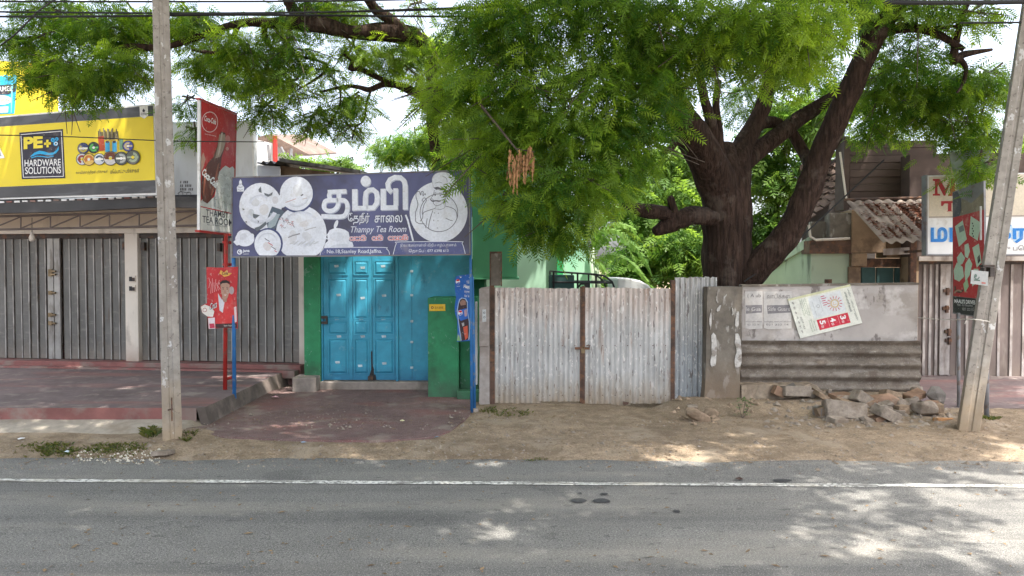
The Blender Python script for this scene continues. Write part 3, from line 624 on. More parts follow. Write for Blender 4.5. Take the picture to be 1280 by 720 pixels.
# small red poster tied to the red posts
K = Frame(at(255, 335, 10.62), at(300, 335, 10.60))
kp = thing('red_poster', K.w(*K.uv(277, 411)), 'small red drinks poster of a man holding a cup, tied to the red posts', 'poster')
pq = [(258, 333.8), (275, 334.6), (297.6, 333.4), (296.8, 350), (295.4, 372), (296.6, 394), (297, 410.5), (278, 409.8), (260.6, 411.2), (259.6, 397), (258.6, 395), (252.6, 391), (250.8, 383), (256, 380), (258.8, 379)]
part('sheet', kp, ink((.47, .035, .04)), lambda mb: K.slab(mb, pq, -.012, 0))
def kprint(mb):
    K.flat(mb, [(251, 383.5), (256, 380.6), (262, 383), (268, 389), (266, 396), (259, 395.4), (253, 391)], .003, ink((.72, .68, .62)))
    K.ring(mb, 256, 387.5, 2, 2.7, .0045, ink((.4, .1, .1)), 14)
    for k in range(9): K.line(mb, [(261 + 2.2 * k, 347 + (k * 5) % 9), (262.5 + 1.6 * k, 353 + (k * 3) % 7), (261 + 2.4 * k, 360 + (k * 7) % 8)], .7, .003, ink((.66, .3, .3)))
    K.flat(mb, [(268, 366), (273.5, 366), (282, 378), (286, 366), (290.5, 371), (292.5, 388), (294, 404), (270, 404.5), (271, 390), (267, 388)], .003, ink((.55, .045, .045)))
    K.flat(mb, [(272.4, 366.5), (277, 374), (281, 376), (278.4, 391), (274.4, 388)], .0045, ink((.6, .6, .64)))
    K.flat(mb, [(276.6, 371), (284.4, 371), (283, 377.5), (279.6, 378)], .005, ink((.36, .2, .15)))
    K.flat(mb, [(275.4, 356), (276.6, 366), (278.4, 372), (281.2, 374.6), (284.4, 372.4), (286.4, 366), (287.2, 356), (281, 352)], .0062, ink((.42, .25, .185)))
    K.flat(mb, [(275.2, 358.4), (275, 353), (278, 350.4), (283, 350), (287, 352.4), (287.6, 358.4), (286.8, 355), (284, 353.6), (278, 354), (276, 355.4)], .0075, ink((.03, .024, .022)))
    K.ell(mb, 279, 361.2, .9, .5, .0075, DK, 8); K.ell(mb, 284, 361.2, .9, .5, .0075, DK, 8); K.line(mb, [(277.6, 359.6), (280.2, 359.4)], .5, .0075, DK); K.line(mb, [(282.8, 359.4), (285.4, 359.6)], .5, .0075, DK)
    K.flat(mb, [(281, 362), (282.4, 366), (280.4, 366)], .0075, ink((.34, .18, .13))); K.flat(mb, [(279.4, 368.4), (283.6, 368.2), (281.6, 369.6)], .0075, ink((.7, .6, .56)))
    K.ell(mb, 289.4, 363, 3.2, 5, .003, ink((.4, .32, .32)), 14); K.flat(mb, [(276, 337.5), (280, 340.6), (284, 337.2), (285, 341), (290, 341.6), (286, 344.6), (280, 346.2), (277.6, 343.6), (274, 342)], .003, ink((.7, .38, .08))); K.text(mb, 'Cola', 277.5, 339.5, 285, 343.4, .0048, DK, bold=.02, shear=.3)
    K.text(mb, 'Coca', 262, 380, 271, 389, .006, DK, bold=.04, shear=.3, dy=-5); K.text(mb, 'Coca', 262.3, 380, 271, 389, .0075, WH, shear=.3, dy=-5)
    K.flat(mb, [(260, 397.5), (268.4, 397), (269, 410.6), (261, 411)], .003, ink((.7, .62, .64))); K.flat(mb, [(261.6, 404.6), (268, 404.2), (268.4, 410), (262, 410.4)], .0045, ink((.5, .05, .09)))
    K.flat(mb, [(269.5, 405), (296, 404), (296.4, 409.8), (270, 409.8)], .0045, ink((.06, .03, .03))); K.text(mb, 'open happiness', 280, 405.6, 294, 408.6, .006, ink((.6, .56, .52)))
    K.flat(mb, [(292.4, 384), (295.4, 383), (296, 402), (293.6, 403)], .0035, ink((.66, .5, .5)))
part('poster_print', kp, None, kprint)
# ------------------------------------------------------------------ the tea room name board on blue legs
N = Frame(at(289, 335, 10.66), at(588, 335, 10.42))
nb = thing('tea_room_board', N.w(*N.uv(438, 322)), 'long violet tea room name board with white plates and a moustached chef', 'sign board')
qN = [(289.2, 221.4), (586.8, 212.4), (587.8, 318.4), (289.4, 321.6)]
part('board', nb, M_STEEL, lambda mb: N.slab(mb, qN, -.16, 0))
M_VIO = Mat('violet_vinyl', (.066, .071, .155), .45, spec=.4)
zz = M_VIO.ramp(M_VIO.noise(.75, 3, (1, 1, 1.2), dist=.4), .38, .62, 0, 1); M_VIO.over((.12, .13, .275), zz)
M_VIO.patch((.055, .052, .07), .7, .5, .64, amt=.75); M_VIO = M_VIO.vary(8, .04).done()
part('vinyl_face', nb, M_VIO, lambda mb: N.flat(mb, [(290.6, 222.8), (585.4, 213.9), (586.4, 317.2), (290.8, 320.3)], .004))
part('edge_frame', nb, M_GREYP, lambda mb: [N.slab(mb, q, 0, .016) for q in ([(289, 221), (586.9, 212), (586.9, 213.7), (289, 222.7)], [(289.4, 320.4), (587.8, 317.3), (587.8, 319), (289.4, 322.2)], [(289, 222.8), (290.4, 222.8), (290.6, 320.3), (289.3, 320.3)], [(585.6, 213.8), (587, 213.7), (587.9, 317.2), (586.6, 317.2)])])
OF, PLG = ink((.74, .77, .84)), ink((.55, .58, .64))
NAV = ink((.07, .085, .2)); LIN = ink((.12, .12, .15)); RDT = ink((.55, .1, .1))
def plates(mb):
    N.ell(mb, 325.6, 258, 26.6, 29.4, .0055, OF); N.ell(mb, 318, 300, 13.5, 0.1, .0055, OF)
    N.flat(mb, [(333, 276), (340, 258), (352, 262), (360, 270), (352, 274), (346, 284), (336, 292)], .007, ink((.10, .13, .17))); N.flat(mb, [(338, 266), (350, 268), (344, 282), (334, 288)], .0082, ink((.35, .42, .46)))
    N.ell(mb, 371, 244, 21.2, 22, .0085, NAV); N.ell(mb, 376.6, 292, 31.6, 35, .0075, OF, clip=319.2, n=40)
    N.ell(mb, 370.5, 242, 20.6, 21.4, .0098, OF); N.ell(mb, 350, 252, 10, 8, .0088, OF)
    N.ell(mb, 335.4, 304.5, 18.2, 19.6, .009, NAV, clip=319.4); N.ell(mb, 334.6, 305, 16.6, 18, .0102, OF, clip=319.3)
    for q in ([(323, 237), (326, 233), (327, 241), (323.6, 240)], [(330, 241), (336, 243), (341, 240), (340, 244), (335, 246), (331, 244)], [(303, 260), (306, 262), (303.4, 263)], [(316, 267), (325, 269), (319, 273.4), (316.6, 272)], [(322, 275), (324, 277), (322.4, 279)], [(318, 285), (324, 283), (332, 277), (333.6, 280), (327, 286), (321, 289)], [(306, 277), (309, 276.4), (308, 279)]):
        N.flat(mb, q, .0112, ink((.14, .16, .18)))
    sh1, sh2 = ink((.66, .69, .77)), ink((.58, .61, .68))
    for (x, y, r0, r1, a, b) in ((325.6, 258, 17, 22, .4, 2.6), (325.6, 258, 12, 15, 3.4, 5.4), (370.5, 242, 14, 17, .2, 2.2), (376.6, 290, 23, 26, 3.3, 5.6), (376.6, 290, 15, 19, .5, 1.4), (334.6, 304, 11, 13, 3.2, 6)):
        N.ring(mb, x, y, r0, r1, .0107, sh1, 24, t0=a, t1=b); N.ring(mb, x, y, (r0 + r1) / 2, r1, .0110, sh2, 18, t0=a + .3, t1=b - .4)
    for (x, y, rx, ry, c) in ((318, 252, 7, 5, (.62, .64, .68)), (330, 262, 6, 7, (.66, .66, .68)), (344, 250, 5, 4, (.6, .6, .64)), (314, 266, 4, 5, (.55, .58, .62)), (366, 296, 9, 5, (.66, .67, .71)), (384, 296, 8, 5, (.64, .66, .7)), (380, 280, 6, 4, (.68, .68, .71)), (372, 238, 8, 6, (.68, .7, .74)), (334, 308, 6, 5, (.64, .62, .64)), (304, 296, 5, 4, (.64, .66, .72)), (421, 296, 9, 6, (.66, .69, .76)), (424, 308, 12, 3, (.62, .65, .72))):
        N.ell(mb, x, y, rx, ry, .0104, ink(c), 9, a0=x)
    for k in range(22):
        x = 350 + (k * 5.3) % 19; y = 273 + (k * 3.1) % 12; N.ring(mb, x, y, .9, 1.5, .0112, [RDT, LIN, ink((.4, .25, .25))][k % 3], 5, t0=k, t1=k + 3)
    N.line(mb, [(357, 253), (363, 251), (370, 248.4)], .8, .0112, ink((.5, .3, .3))); N.line(mb, [(376, 244.6), (379, 243)], 1.6, .0112, LIN); N.line(mb, [(378, 249), (384, 247.4)], .7, .0112, ink((.5, .4, .4)))
    N.line(mb, [(360, 297), (366, 294.4), (375, 292)], 1.5, .0112, ink((.3, .3, .32))); N.line(mb, [(381, 288), (388, 285.6), (395, 284)], 1, .0112, ink((.4, .4, .42)))
    for k in range(7): N.line(mb, [(362 + 5 * k, 305 + (k % 3)), (368 + 5 * k, 302 - (k % 2))], 1.6, .0112, ink((.58, .6, .64)))
    for k in range(7): N.line(mb, [(331 + (k * 4) % 13, 298 + (k * 5) % 18), (334 + (k * 4) % 13, 300 + (k * 5) % 18)], .9, .0115, [LIN, RDT][k % 2])
    N.ell(mb, 306, 298.6, 12, 9.4, .0055, OF); N.ell(mb, 305, 294, 9, 6.8, .007, OF); N.flat(mb, [(291.5, 302.4), (299, 296), (303, 305), (296, 307)], .0085, OF); N.ring(mb, 315, 294.5, 1.6, 2.6, .0085, OF, 12)
    N.flat(mb, [(296.5, 239.4), (296, 234), (298.6, 231), (299, 226.6), (300.6, 224), (302.2, 226.6), (302.6, 231), (305.2, 234), (304.8, 239.4)], .0055, OF)
    for y in (229.5, 233.4, 237): N.line(mb, [(297.6, y), (300.4, y + .8), (303.4, y)], .5, .007, LIN)
    N.ring(mb, 299.6, 315, 2, 3.3, .0055, OF, 16); N.flat(mb, [(298.6, 314), (301.4, 313), (300.6, 317)], .007, OF); N.text(mb, 'jana', 303.6, 311.6, 312, 316.2, .0055, OF, bold=.03); N.line(mb, [(304, 317.6), (311, 317.4)], .5, .0055, OF)
    # teapot on a cloth
    N.flat(mb, [(404, 314), (406, 305), (410, 301), (409, 293), (412, 287.6), (417, 285.6), (421, 285), (425, 285.4), (431, 287), (435.6, 290), (437, 296), (436, 301), (440.6, 303), (442, 308), (438, 309.6)], .0055, OF)
    N.ell(mb, 420, 280.4, 2.2, 5.6, .0068, OF, a0=.35); N.ring(mb, 409.6, 296, 2, 3.2, .0068, OF, 14)
part('plate_picture', nb, None, plates)
def letters(mb):
    for dx, dy, d, m in ((1.0, 1.2, .0062, ink((.42, .45, .55))), (0, 0, .0078, OF)):
        for q, k in (([(409.6, 240), (433, 239)], 0), ([(413, 240), (411.4, 244), (412.4, 249)], 1), ([(431, 250.4), (409.6, 250.4), (405.4, 254), (405.2, 260), (409.6, 263.4), (416, 263), (421, 259), (423, 252), (423.4, 240)], 2), ([(423, 250.4), (430, 250.4), (433.6, 254.4), (434, 262), (431, 268.6), (424, 270.8), (401.6, 270.2)], 3)):
            N.line(mb, [(a[0] + dx, a[1] + dy) for a in (spline(q, 4) if len(q) > 2 else q)], 5.4, d + .0003 * k, m)
        # ma: open left box with a loop, virama dot above
        N.flat(mb, [(440 + dx, 236.6 + dy), (446.8 + dx, 236.4 + dy), (447 + dx, 262.8 + dy), (440.2 + dx, 263.2 + dy)], d, m)
        N.flat(mb, [(447 + dx, 257.4 + dy), (458 + dx, 257.2 + dy), (458 + dx, 262.6 + dy), (447 + dx, 262.8 + dy)], d + .0003, m)
        N.line(mb, [(456.6 + dx, 262 + dy), (456.6 + dx, 248 + dy), (457.4 + dx, 241 + dy), (461 + dx, 237.6 + dy), (466 + dx, 237 + dy), (470.4 + dx, 240.4 + dy), (471.6 + dx, 247 + dy), (470.8 + dx, 254 + dy), (466.6 + dx, 259.6 + dy), (458 + dx, 260 + dy)], 6.2, d + .0006, m)
        N.ell(mb, 457 + dx, 226.4 + dy, 6.2, 6.8, d, m)
        # pa with its vowel sign
        N.flat(mb, [(475.6 + dx, 236 + dy), (482.2 + dx, 235.8 + dy), (482.4 + dx, 262.4 + dy), (475.8 + dx, 262.6 + dy)], d, m)
        N.flat(mb, [(482.4 + dx, 256.6 + dy), (497 + dx, 256.4 + dy), (497 + dx, 262 + dy), (482.4 + dx, 262.3 + dy)], d + .0003, m)
        N.flat(mb, [(491.6 + dx, 235.4 + dy), (497.6 + dx, 235.3 + dy), (497.6 + dx, 256.4 + dy), (491.8 + dx, 256.5 + dy)], d, m)
        N.line(mb, [(489.6 + dx, 240.4 + dy), (485.4 + dx, 236 + dy), (484.6 + dx, 229.6 + dy), (487.6 + dx, 224.4 + dy), (493.6 + dx, 221.6 + dy), (500.6 + dx, 222 + dy), (505 + dx, 226 + dy), (506.4 + dx, 232 + dy), (506.6 + dx, 262 + dy)], 6.2, d + .0006, m)
    N.text(mb, '\u0bc7தநீர்', 434.6, 265.5, 462.6, 281.4, .0058, ink((.06, .07, .12)), bold=.05); N.text(mb, '\u0bc7தநீர்', 434.8, 266, 462, 280.8, .0074, OF, bold=.012)
    N.text(mb, 'சா\u0bc8ல', 468, 268.4, 503.4, 279, .0058, ink((.06, .07, .12)), bold=.05, dy=-.5); N.text(mb, 'சா\u0bc8ல', 468.2, 268.8, 503, 278.4, .0074, OF, bold=.012, dy=-.5)
    N.text(mb, 'Thampy Tea Room', 438.5, 283, 508, 293.2, .0058, OF, dy=-.8, shear=.28)
    # red Sinhala line with a white rim, built of round strokes
    def syl(x, y, kind):
        for wd, d, m in ((2.6, .0058, OF), (1.15, .0074, ink((.62, .16, .15)))):
            N.ring(mb, x, y, 2.1 - wd / 2.6, 2.1 + wd / 2.6, d, m, 16, t0=.3 if kind % 2 else -.4, t1=5.8)
            N.line(mb, [(x + 1.6, y + 2), (x + 4.2, y + 1.6), (x + 4.4, y - 1.6), (x + 2.4, y - 2.2)], wd, d + .0003, m)
            if kind == 2: N.line(mb, [(x - 1, y - 3.4), (x + 1.6, y - 4), (x + 4, y - 3.2)], wd * .8, d + .0006, m)
    for x, k in ((439.5, 0), (446, 1), (452.5, 2), (467.5, 0), (473.6, 2), (487.6, 1), (493.8, 0), (500, 1), (505, 2)): syl(x, 298.4 - .012 * (x - 440), k)
    pn = ink((.11, .125, .27))
    def arch(x0, x1, y0, y1):
        p = [(x0, y1), (x0 + 1, y1 - 4), (x0 + 4, y0 + 2), (x0 + 9, y0), (x1 - 9, y0 - .4), (x1 - 4, y0 + 1.6), (x1 - 1, y1 - 5), (x1, y1 - .3)]
        p = [tuple(q) for q in spline(p, 3)]
        N.flat(mb, p, .0125, pn); N.line(mb, p, .8, .0138, OF)
    arch(400, 487, 309.6, 319.2); arch(491.4, 581.6, 302.4, 318.2)
    N.text(mb, 'No.18,Stanley Road,Jaffna.', 408.6, 312, 477.6, 318.2, .0142, OF, dy=-.6, bold=.01)
    N.text(mb, 'இல.18,ஸ்ரான்லி வீதி,யாழ்ப்பாணம்.', 500.4, 304.6, 571, 309.8, .0142, OF, dy=-.7)
    N.text(mb, '\u0bc6தா.\u0bc7ப : 077 6398 613', 511, 311.4, 560.6, 316.8, .0142, OF, dy=-.5, bold=.01)
    N.line(mb, [(507, 268.6), (509.6, 275), (516.4, 301)], 2.2, .0058, OF)
part('lettering', nb, None, letters)
def chef(mb):
    N.ell(mb, 548.2, 265, 36.2, 38, .0055, OF, n=48, clip=303)
    N.ring(mb, 548.6, 266, 23.2, 24, .0068, LIN, 48)
    hat = [(541.6, 233), (540, 224), (544, 217.4), (552, 215.2), (560, 216.2), (566, 219.6), (571, 226), (571.6, 234), (568, 242), (562.6, 242.6), (559.4, 238.2), (543, 234.6)]
    N.flat(mb, [tuple(q) for q in spline(hat + hat[:1], 3)][:-1], .008, OF)
    N.line(mb, [tuple(q) for q in spline(hat + hat[:1], 3)], .5, .0092, ink((.4, .4, .44)))
    for q in ([(544, 229), (549, 227.6), (553, 229)], [(553, 220), (558, 223), (559, 228)], [(562, 230), (566, 229), (569, 232)]): N.line(mb, [tuple(a) for a in spline(q, 4)], .5, .0092, LIN)
    N.flat(mb, [(542, 234.6), (547, 233.4), (552, 235.2), (559, 238), (558.6, 241.4), (556.4, 238.4), (551, 236.6), (545, 237.2)], .0098, LIN)
    N.flat(mb, [(556, 238.4), (559.2, 240), (558.4, 246), (556.2, 246.4)], .0098, LIN)
    face = [(543, 237.6), (541.4, 244), (538.8, 247.6), (541.4, 249.4), (541.8, 254), (545.4, 257), (551.4, 255.2), (556, 250), (557.4, 243)]
    N.line(mb, [tuple(q) for q in spline(face, 3)], .55, .0092, LIN)
    N.flat(mb, [tuple(q) for q in spline([(537.6, 247.4), (540.4, 250.6), (545, 250.2), (551.4, 250.8), (549, 252.4), (544.6, 251.6), (540.6, 252.4), (537.8, 250)], 3)], .0105, LIN)
    N.ell(mb, 544, 244, .9, .8, .0098, LIN, 8); N.ell(mb, 550.4, 244.4, .9, .8, .0098, LIN, 8); N.line(mb, [(542.6, 241.6), (545, 240.8)], .6, .0098, LIN); N.line(mb, [(549, 241), (552.4, 241.6)], .6, .0098, LIN)
    N.line(mb, [(545.4, 257), (543.6, 261), (551, 262), (556, 259.6), (557, 251)], .5, .0092, LIN)
    for q in ([(543.6, 260.6), (536, 263), (529.4, 266), (528, 273), (525, 276.6)], [(557, 257.6), (565, 260), (570, 264), (571.4, 272)], [(566, 276), (562, 275), (557, 272.6)], [(534, 273), (532, 285)], [(541, 263), (537, 276), (535.4, 286)], [(519.6, 277), (519.4, 266), (522.4, 256), (520, 246), (520.6, 240.4), (524, 239)], [(527.8, 268), (529.6, 257), (532.8, 251), (532, 248), (529.4, 247.6), (527.6, 250.6), (530, 252)], [(524, 239), (526, 244), (526.4, 240), (529, 239.6), (528.6, 244.6), (531.4, 242), (532, 244)], [(519.6, 277), (524, 279.4), (530.6, 279.6)]):
        N.line(mb, [tuple(a) for a in spline(q, 4)], .75, .0092, LIN)
    for x, y in ((543, 266), (548, 266.6), (542, 275.4), (547.4, 276), (546.6, 285)): N.ell(mb, x, y, .9, .9, .0092, ink((.45, .45, .5)), 10)
part('chef_picture', nb, None, chef)
for x, yb, xt, zb in ((293, 512, 291.5, .08), (589.6, 516, 587.6, .05)):
    q = gz(x, yb, zb); tp = N.w(*N.uv(xt, 232, -.12), -.12)
    part('leg', nb, M_BLUEP, lambda mb: mb.tube([q, q.lerp(tp, .5), tp], .028 if x < 400 else .019, n=10), smooth=True)
part('bracket', nb, M_STEEL, lambda mb: [N.pbox(mb, x, 226, x + 3, 316, -.2, -.162) for x in (340, 438, 540)])
# ------------------------------------------------------------------ tea room
T = Frame((-4, 12.15), (1, 12.10))
tr_ = thing('tea_room', T.w(T.u(460), .1), 'small green tea room with a blue panelled folding door and step', 'shop')
tx = lambda x: T.u(x, 400)
dz0, dz1 = T.v(450, 476.5), 2.62
part('pillar', tr_, M_GREEN, lambda mb: T.box(mb, tx(381), tx(401.5), -.05, 3.0, -.6, .05), bevel=.006)
part('front_wall', tr_, M_GREEN, lambda mb: T.box(mb, tx(401.5), tx(588), dz1 + .08, 3.05, -.3, .03))
part('side_wall', tr_, M_GREEN, lambda mb: T.box(mb, tx(588) - .02, tx(604), -.05, 2.2, -1.2, -.5))
part('door_frame', tr_, M_BLUE, lambda mb: (T.box(mb, tx(401.5) + .002, tx(403.6), dz0, dz1 + .08, -.2, .01), T.box(mb, tx(494.6), tx(498), dz0, dz1 + .08, -.2, .02), T.box(mb, tx(403.6), tx(494.6), dz1, dz1 + .08, -.2, .005)), bevel=.004)
rows = [(327, 342.4), (349, 397.6), (402, 417.4), (424.4, 466.6)]
for (x0, x1, p0, p1, rotn) in ((403.8, 440.2, 410.6, 433, 0), (440.6, 464.4, 443.4, 459.4, .004), (464.8, 494.3, 468.6, 491, -.004)):
    lf = part('door_leaf', tr_, M_BLUE, lambda mb: T.box(mb, tx(x0), tx(x1), dz0 + .015, dz1 - .005, -.1, -.03 + rotn), bevel=.003)
    for a, b in rows:
        def raised(mb):
            d = -.03 + rotn; u0, u1, v0, v1 = tx(p0), tx(p1), T.v(450, b), T.v(450, a)
            for q in ((u0 - .022, u1 + .022, v0 - .022, v0), (u0 - .022, u1 + .022, v1, v1 + .022), (u0 - .022, u0, v0, v1), (u1, u1 + .022, v0, v1)): T.box(mb, *q, d - .01, d + .014)
            i, o = [T.w(u, v, d + .004) for u, v in ((u0 + .004, v0 + .004), (u1 - .004, v0 + .004), (u1 - .004, v1 - .004), (u0 + .004, v1 - .004))], [T.w(u, v, d + .02) for u, v in ((u0 + .03, v0 + .03), (u1 - .03, v0 + .03), (u1 - .03, v1 - .03), (u0 + .03, v1 - .03))]
            for k in range(4): mb.poly([i[k], i[(k + 1) % 4], o[(k + 1) % 4], o[k]])
            mb.poly(o)
        part('panel', lf, M_BLUE, raised)
    for y in (334.4, 371, 411, 434, 455, 471):
        if y == 471: continue
        yy = {411: 398.5, 434: 420.6}.get(y, y + (rnd.random() - .5) * 5); xc = (p0 + p1) / 2 + rnd.uniform(-2, 2.4)
        dd = -.009 + rotn if y in (334.4, 371, 455) else -.029 + rotn
        part('pasted_scrap', lf, M_SCRAPE, lambda mb: T.slab(mb, [(xc - 3, yy - 1.3), (xc + 2.6, yy - 1.7), (xc + 3, yy + 1.1), (xc - 2, yy + 1.6)], dd - .004, dd + .002))
part('latch', tr_, M_STEEL, lambda mb: (T.pbox(mb, 401.6, 395, 408.6, 398.2, -.03, .035), T.pbox(mb, 401.6, 402, 408.6, 405, -.03, .035), T.pbox(mb, 407.2, 395, 408.6, 405, -.0295, .04)))
part('gap_shade_slab', tr_, M_BLACK, lambda mb: T.slab(mb, [(463.6, 440), (465.2, 438), (466, 458), (469, 466), (470.4, 475), (461, 475.6), (462, 468), (464, 462)], -.04, -.025))  # black slab stands in for the shade in the broken gap
part('broken_chip', tr_, M_STEEL, lambda mb: T.slab(mb, [(459.8, 470.6), (463, 468.6), (466.4, 470), (466, 475.6), (460, 475.8)], -.03, -.012))
st = part('side_sheet', tr_, M_BLUE, lambda mb: (T.box(mb, tx(498) + .002, tx(514.4), dz0 + .01, dz1 + .08, -.06, -.02), T.box(mb, tx(514.6), tx(588), dz0 + .01, dz1 + .08, -.06, -.028)))
for y in (339, 369, 401.6, 427.6, 459.6): part('pasted_scrap', st, M_SCRAPE, lambda mb: T.pbox(mb, 513, y - 1.4, 516.4, y + 1.4, -.03, -.016))
part('doorstep', tr_, M_SILL, lambda mb: (T.box(mb, tx(401), tx(536), -.05, dz0 + .004, -.5, .1), T.box(mb, tx(372), tx(400.8), -.05, T.v(385, 468.5), -.1, .32)), bevel=.015)
# low green side wall (counter) in front, stepping down towards the gate
G = Frame((-2, 11.42), (0, 11.40))
gx = lambda x: G.u(x, 430)
part('counter_wall', tr_, M_GREEN, lambda mb: (G.box(mb, gx(534.8), gx(573.5), -.05, G.v(550, 372.4), -.72, 0)), bevel=.008)
part('counter_wall', tr_, M_GREEN, lambda mb: (G.box(mb, gx(574), gx(590), -.05, G.v(580, 420), -.7, -.16), G.box(mb, gx(590.3), gx(596), -.05, G.v(580, 372), -.7, -.1)), bevel=.008)
part('counter_base', tr_, M_GREEN, lambda mb: G.box(mb, gx(572), gx(600.5), -.05, G.v(580, 487), -.09, .14), bevel=.015)
part('inner_wall', tr_, M_GREEN_UP, lambda mb: T.box(mb, tx(588) + .005, tx(606), 2.2, 3.2, -.8, -.5))
part('white_post', tr_, M_WHITE, lambda mb: G.box(mb, gx(594.3), gx(597), .3, G.v(595, 377), .0, .05))
U = Frame((-2, 11.95), (1, 11.93))
ux_ = lambda x: U.u(x, 300)
def upper(mb):
    z0, z1 = U.v(620, 347), 3.6
    U.box(mb, ux_(590.5), ux_(646.5), z0, z1, -2.2, 0)
    U.box(mb, ux_(590.5), ux_(646.5) + .03, z0 - .03, z0 - .003, -2.2, .03)
part('upper_wall', tr_, M_GREEN_UP, upper, bevel=.006)
part('roof', tr_, M_ASB, lambda mb: T.box(mb, tx(381), tx(588), 3.06, 3.1, -3, .12))
yp = thing('yellow_notice', G.w(*G.uv(546, 388)), 'small yellow notice plate on the green counter wall', 'sign')
part('plate', yp, ink((.72, .45, .03)), lambda mb: G.slab(mb, [(536.6, 380.4), (556.4, 380.2), (556.6, 388.6), (536.6, 388.8)], 0, .012))
def ynot(mb):
    k = ink((.12, .07, .03)); G.text(mb, 'SIVA BANK', 543.4, 383, 554.4, 386, .0136, k); G.ring(mb, 540.4, 384.4, .8, 1.7, .0136, k, 12)
part('lettering', yp, None, ynot)
# blue bottle sign on its pole beside the counter
Q = Frame(at(568, 335, 10.95), at(592, 335, 10.85))
ps = thing('bottle_sign', gz(592.5, 515, .05), 'narrow blue cola bottle sign cut to shape beside the green counter', 'sign')
po = [(568.4, 349), (570.4, 345.4), (575, 344.2), (584, 343), (590.6, 343.4), (591.2, 360), (591, 395), (590.2, 426), (571, 427), (572, 416), (571.6, 400), (568.8, 392), (568.2, 384), (570, 372), (568.6, 362)]
part('board', ps, ink((.02, .12, .42)), lambda mb: Q.slab(mb, po, -.02, 0))
def pprint2(mb):
    Q.ell(mb, 572.4, 352, 2.7, 3.3, .003, WH, 18); Q.flat(mb, [(570, 351), (571, 349.2), (573.4, 348.8), (574.8, 350.6), (572.6, 351.6)], .0045, ink((.6, .03, .04))); Q.flat(mb, [(570.4, 354), (572.6, 353), (574.8, 352.6), (574, 354.6), (571.8, 355.2)], .0045, ink((.02, .1, .45)))
    Q.text(mb, 'pepsi', 571, 357, 575, 358.6, .003, WH)
    Q.text(mb, 'Thirst', 583, 351, 589.6, 354.4, .003, WH, dy=.4); Q.text(mb, 'Happy', 579.4, 355.4, 590, 361.4, .003, WH, dy=.6, bold=.03, shear=.2); Q.text(mb, 'moments', 580.6, 363, 589, 365.6, .003, WH, dy=.3); Q.text(mb, 'for less', 580.6, 368, 588.6, 371.4, .003, WH, dy=.3)
    for x, y in ((576, 346.6), (587, 347), (588, 349)): Q.ell(mb, x, y, .8, .8, .003, WH, 8)
    b = [(573.4, 380), (575, 375), (578, 373), (581.4, 374), (583.6, 378), (584, 390), (586, 402), (586.4, 414), (585.4, 424.6), (577, 426), (575, 412), (573.4, 400), (572, 388)]
    Q.flat(mb, [(x + (1 if x > 579 else -1), y - (1 if y < 380 else 0)) for x, y in b], .003, ink((.35, .48, .66))); Q.flat(mb, b, .0045, ink((.05, .03, .035)))
    Q.flat(mb, [(574.6, 378), (578, 374.4), (582, 376), (582.4, 381), (576, 382)], .006, ink((.3, .17, .13))); Q.flat(mb, [(572.4, 388), (583.6, 385), (585.4, 398), (576, 401), (573.4, 398)], .006, ink((.03, .13, .46)))
    Q.ell(mb, 575.4, 391, 2.8, 3.3, .0075, WH, 18); Q.flat(mb, [(573, 390), (574.4, 388), (577, 388.4), (577.8, 390), (575.6, 391)], .009, ink((.6, .03, .04))); Q.flat(mb, [(573.4, 393), (576, 391.8), (577.6, 391.6), (576.6, 393.8)], .009, ink((.02, .1, .45)))
    Q.flat(mb, [(580, 388), (583.4, 386), (584, 394), (581, 396)], .0075, ink((.45, .3, .34))); Q.flat(mb, [(579, 409), (584.4, 407), (585, 422), (581.6, 425)], .006, ink((.62, .11, .06))); Q.flat(mb, [(577, 404), (580, 403), (580.4, 407), (578, 408)], .006, ink((.4, .38, .38)))
    Q.flat(mb, [(571, 425.6), (572.6, 418), (574.6, 421), (576, 426.6)], .003, ink((.2, .4, .16))); Q.flat(mb, [(586.6, 417), (589, 414), (590, 420), (587, 424)], .003, ink((.4, .32, .25)))
part('bottle_print', ps, None, pprint2)
pb0 = gz(592.6, 515, .06)
part('pole', ps, M_BLUEP, lambda mb: mb.tube([Vector((pb0.x, pb0.y + .08, .02)), Vector((pb0.x - .01, pb0.y + .08, 1.0)), Vector((pb0.x - .03, pb0.y + .09, 1.92))], .024, n=8), smooth=True)
part('pole_foot', ps, M_SILL, lambda mb: mb.tube([(pb0.x, pb0.y + .08, -.02), (pb0.x, pb0.y + .08, .1)], [.07, .05], n=8))
# ------------------------------------------------------------------ gate of corrugated sheet
A = Frame((-1, 11.08), (4, 11.05))
ax = lambda x: A.u(x, 430)
def corr(mb, F, u0, u1, v0, v1, d, amp, per, vert=True, seg=8, wob=.004, m=None, edge=0):
    n = int((u1 - u0 if vert else v1 - v0) / per * seg); L = 6
    row = []
    for j in range(L + 1):
        for i in range(n + 1):
            t = i / n; s = j / L; ph = 2 * math.pi * ((u1 - u0 if vert else v1 - v0) / per) * t
            off = d + amp * math.sin(ph) + wob * noise.noise(Vector((t * 6 + d * 50, s * 3, u0)))
            if vert: row.append(F.w(u0 + (u1 - u0) * t, v0 + (v1 - v0) * s + (edge * noise.noise(Vector((t * 9, s, 3))) if j in (0, L) else 0), off))
            else: row.append(F.w(u0 + (u1 - u0) * s + (edge * noise.noise(Vector((t * 9, s, 3))) if j in (0, L) else 0), v0 + (v1 - v0) * t, off))
    mb.add(row, [(j * (n + 1) + i, j * (n + 1) + i + 1, (j + 1) * (n + 1) + i + 1, (j + 1) * (n + 1) + i) for j in range(L) for i in range(n)], m)
gt = thing('gate', A.w(ax(728), .02), 'double gate of weathered silver corrugated sheet with rusty posts', 'gate')
zt, zb = A.v(728, 360), A.v(728, 504.5)
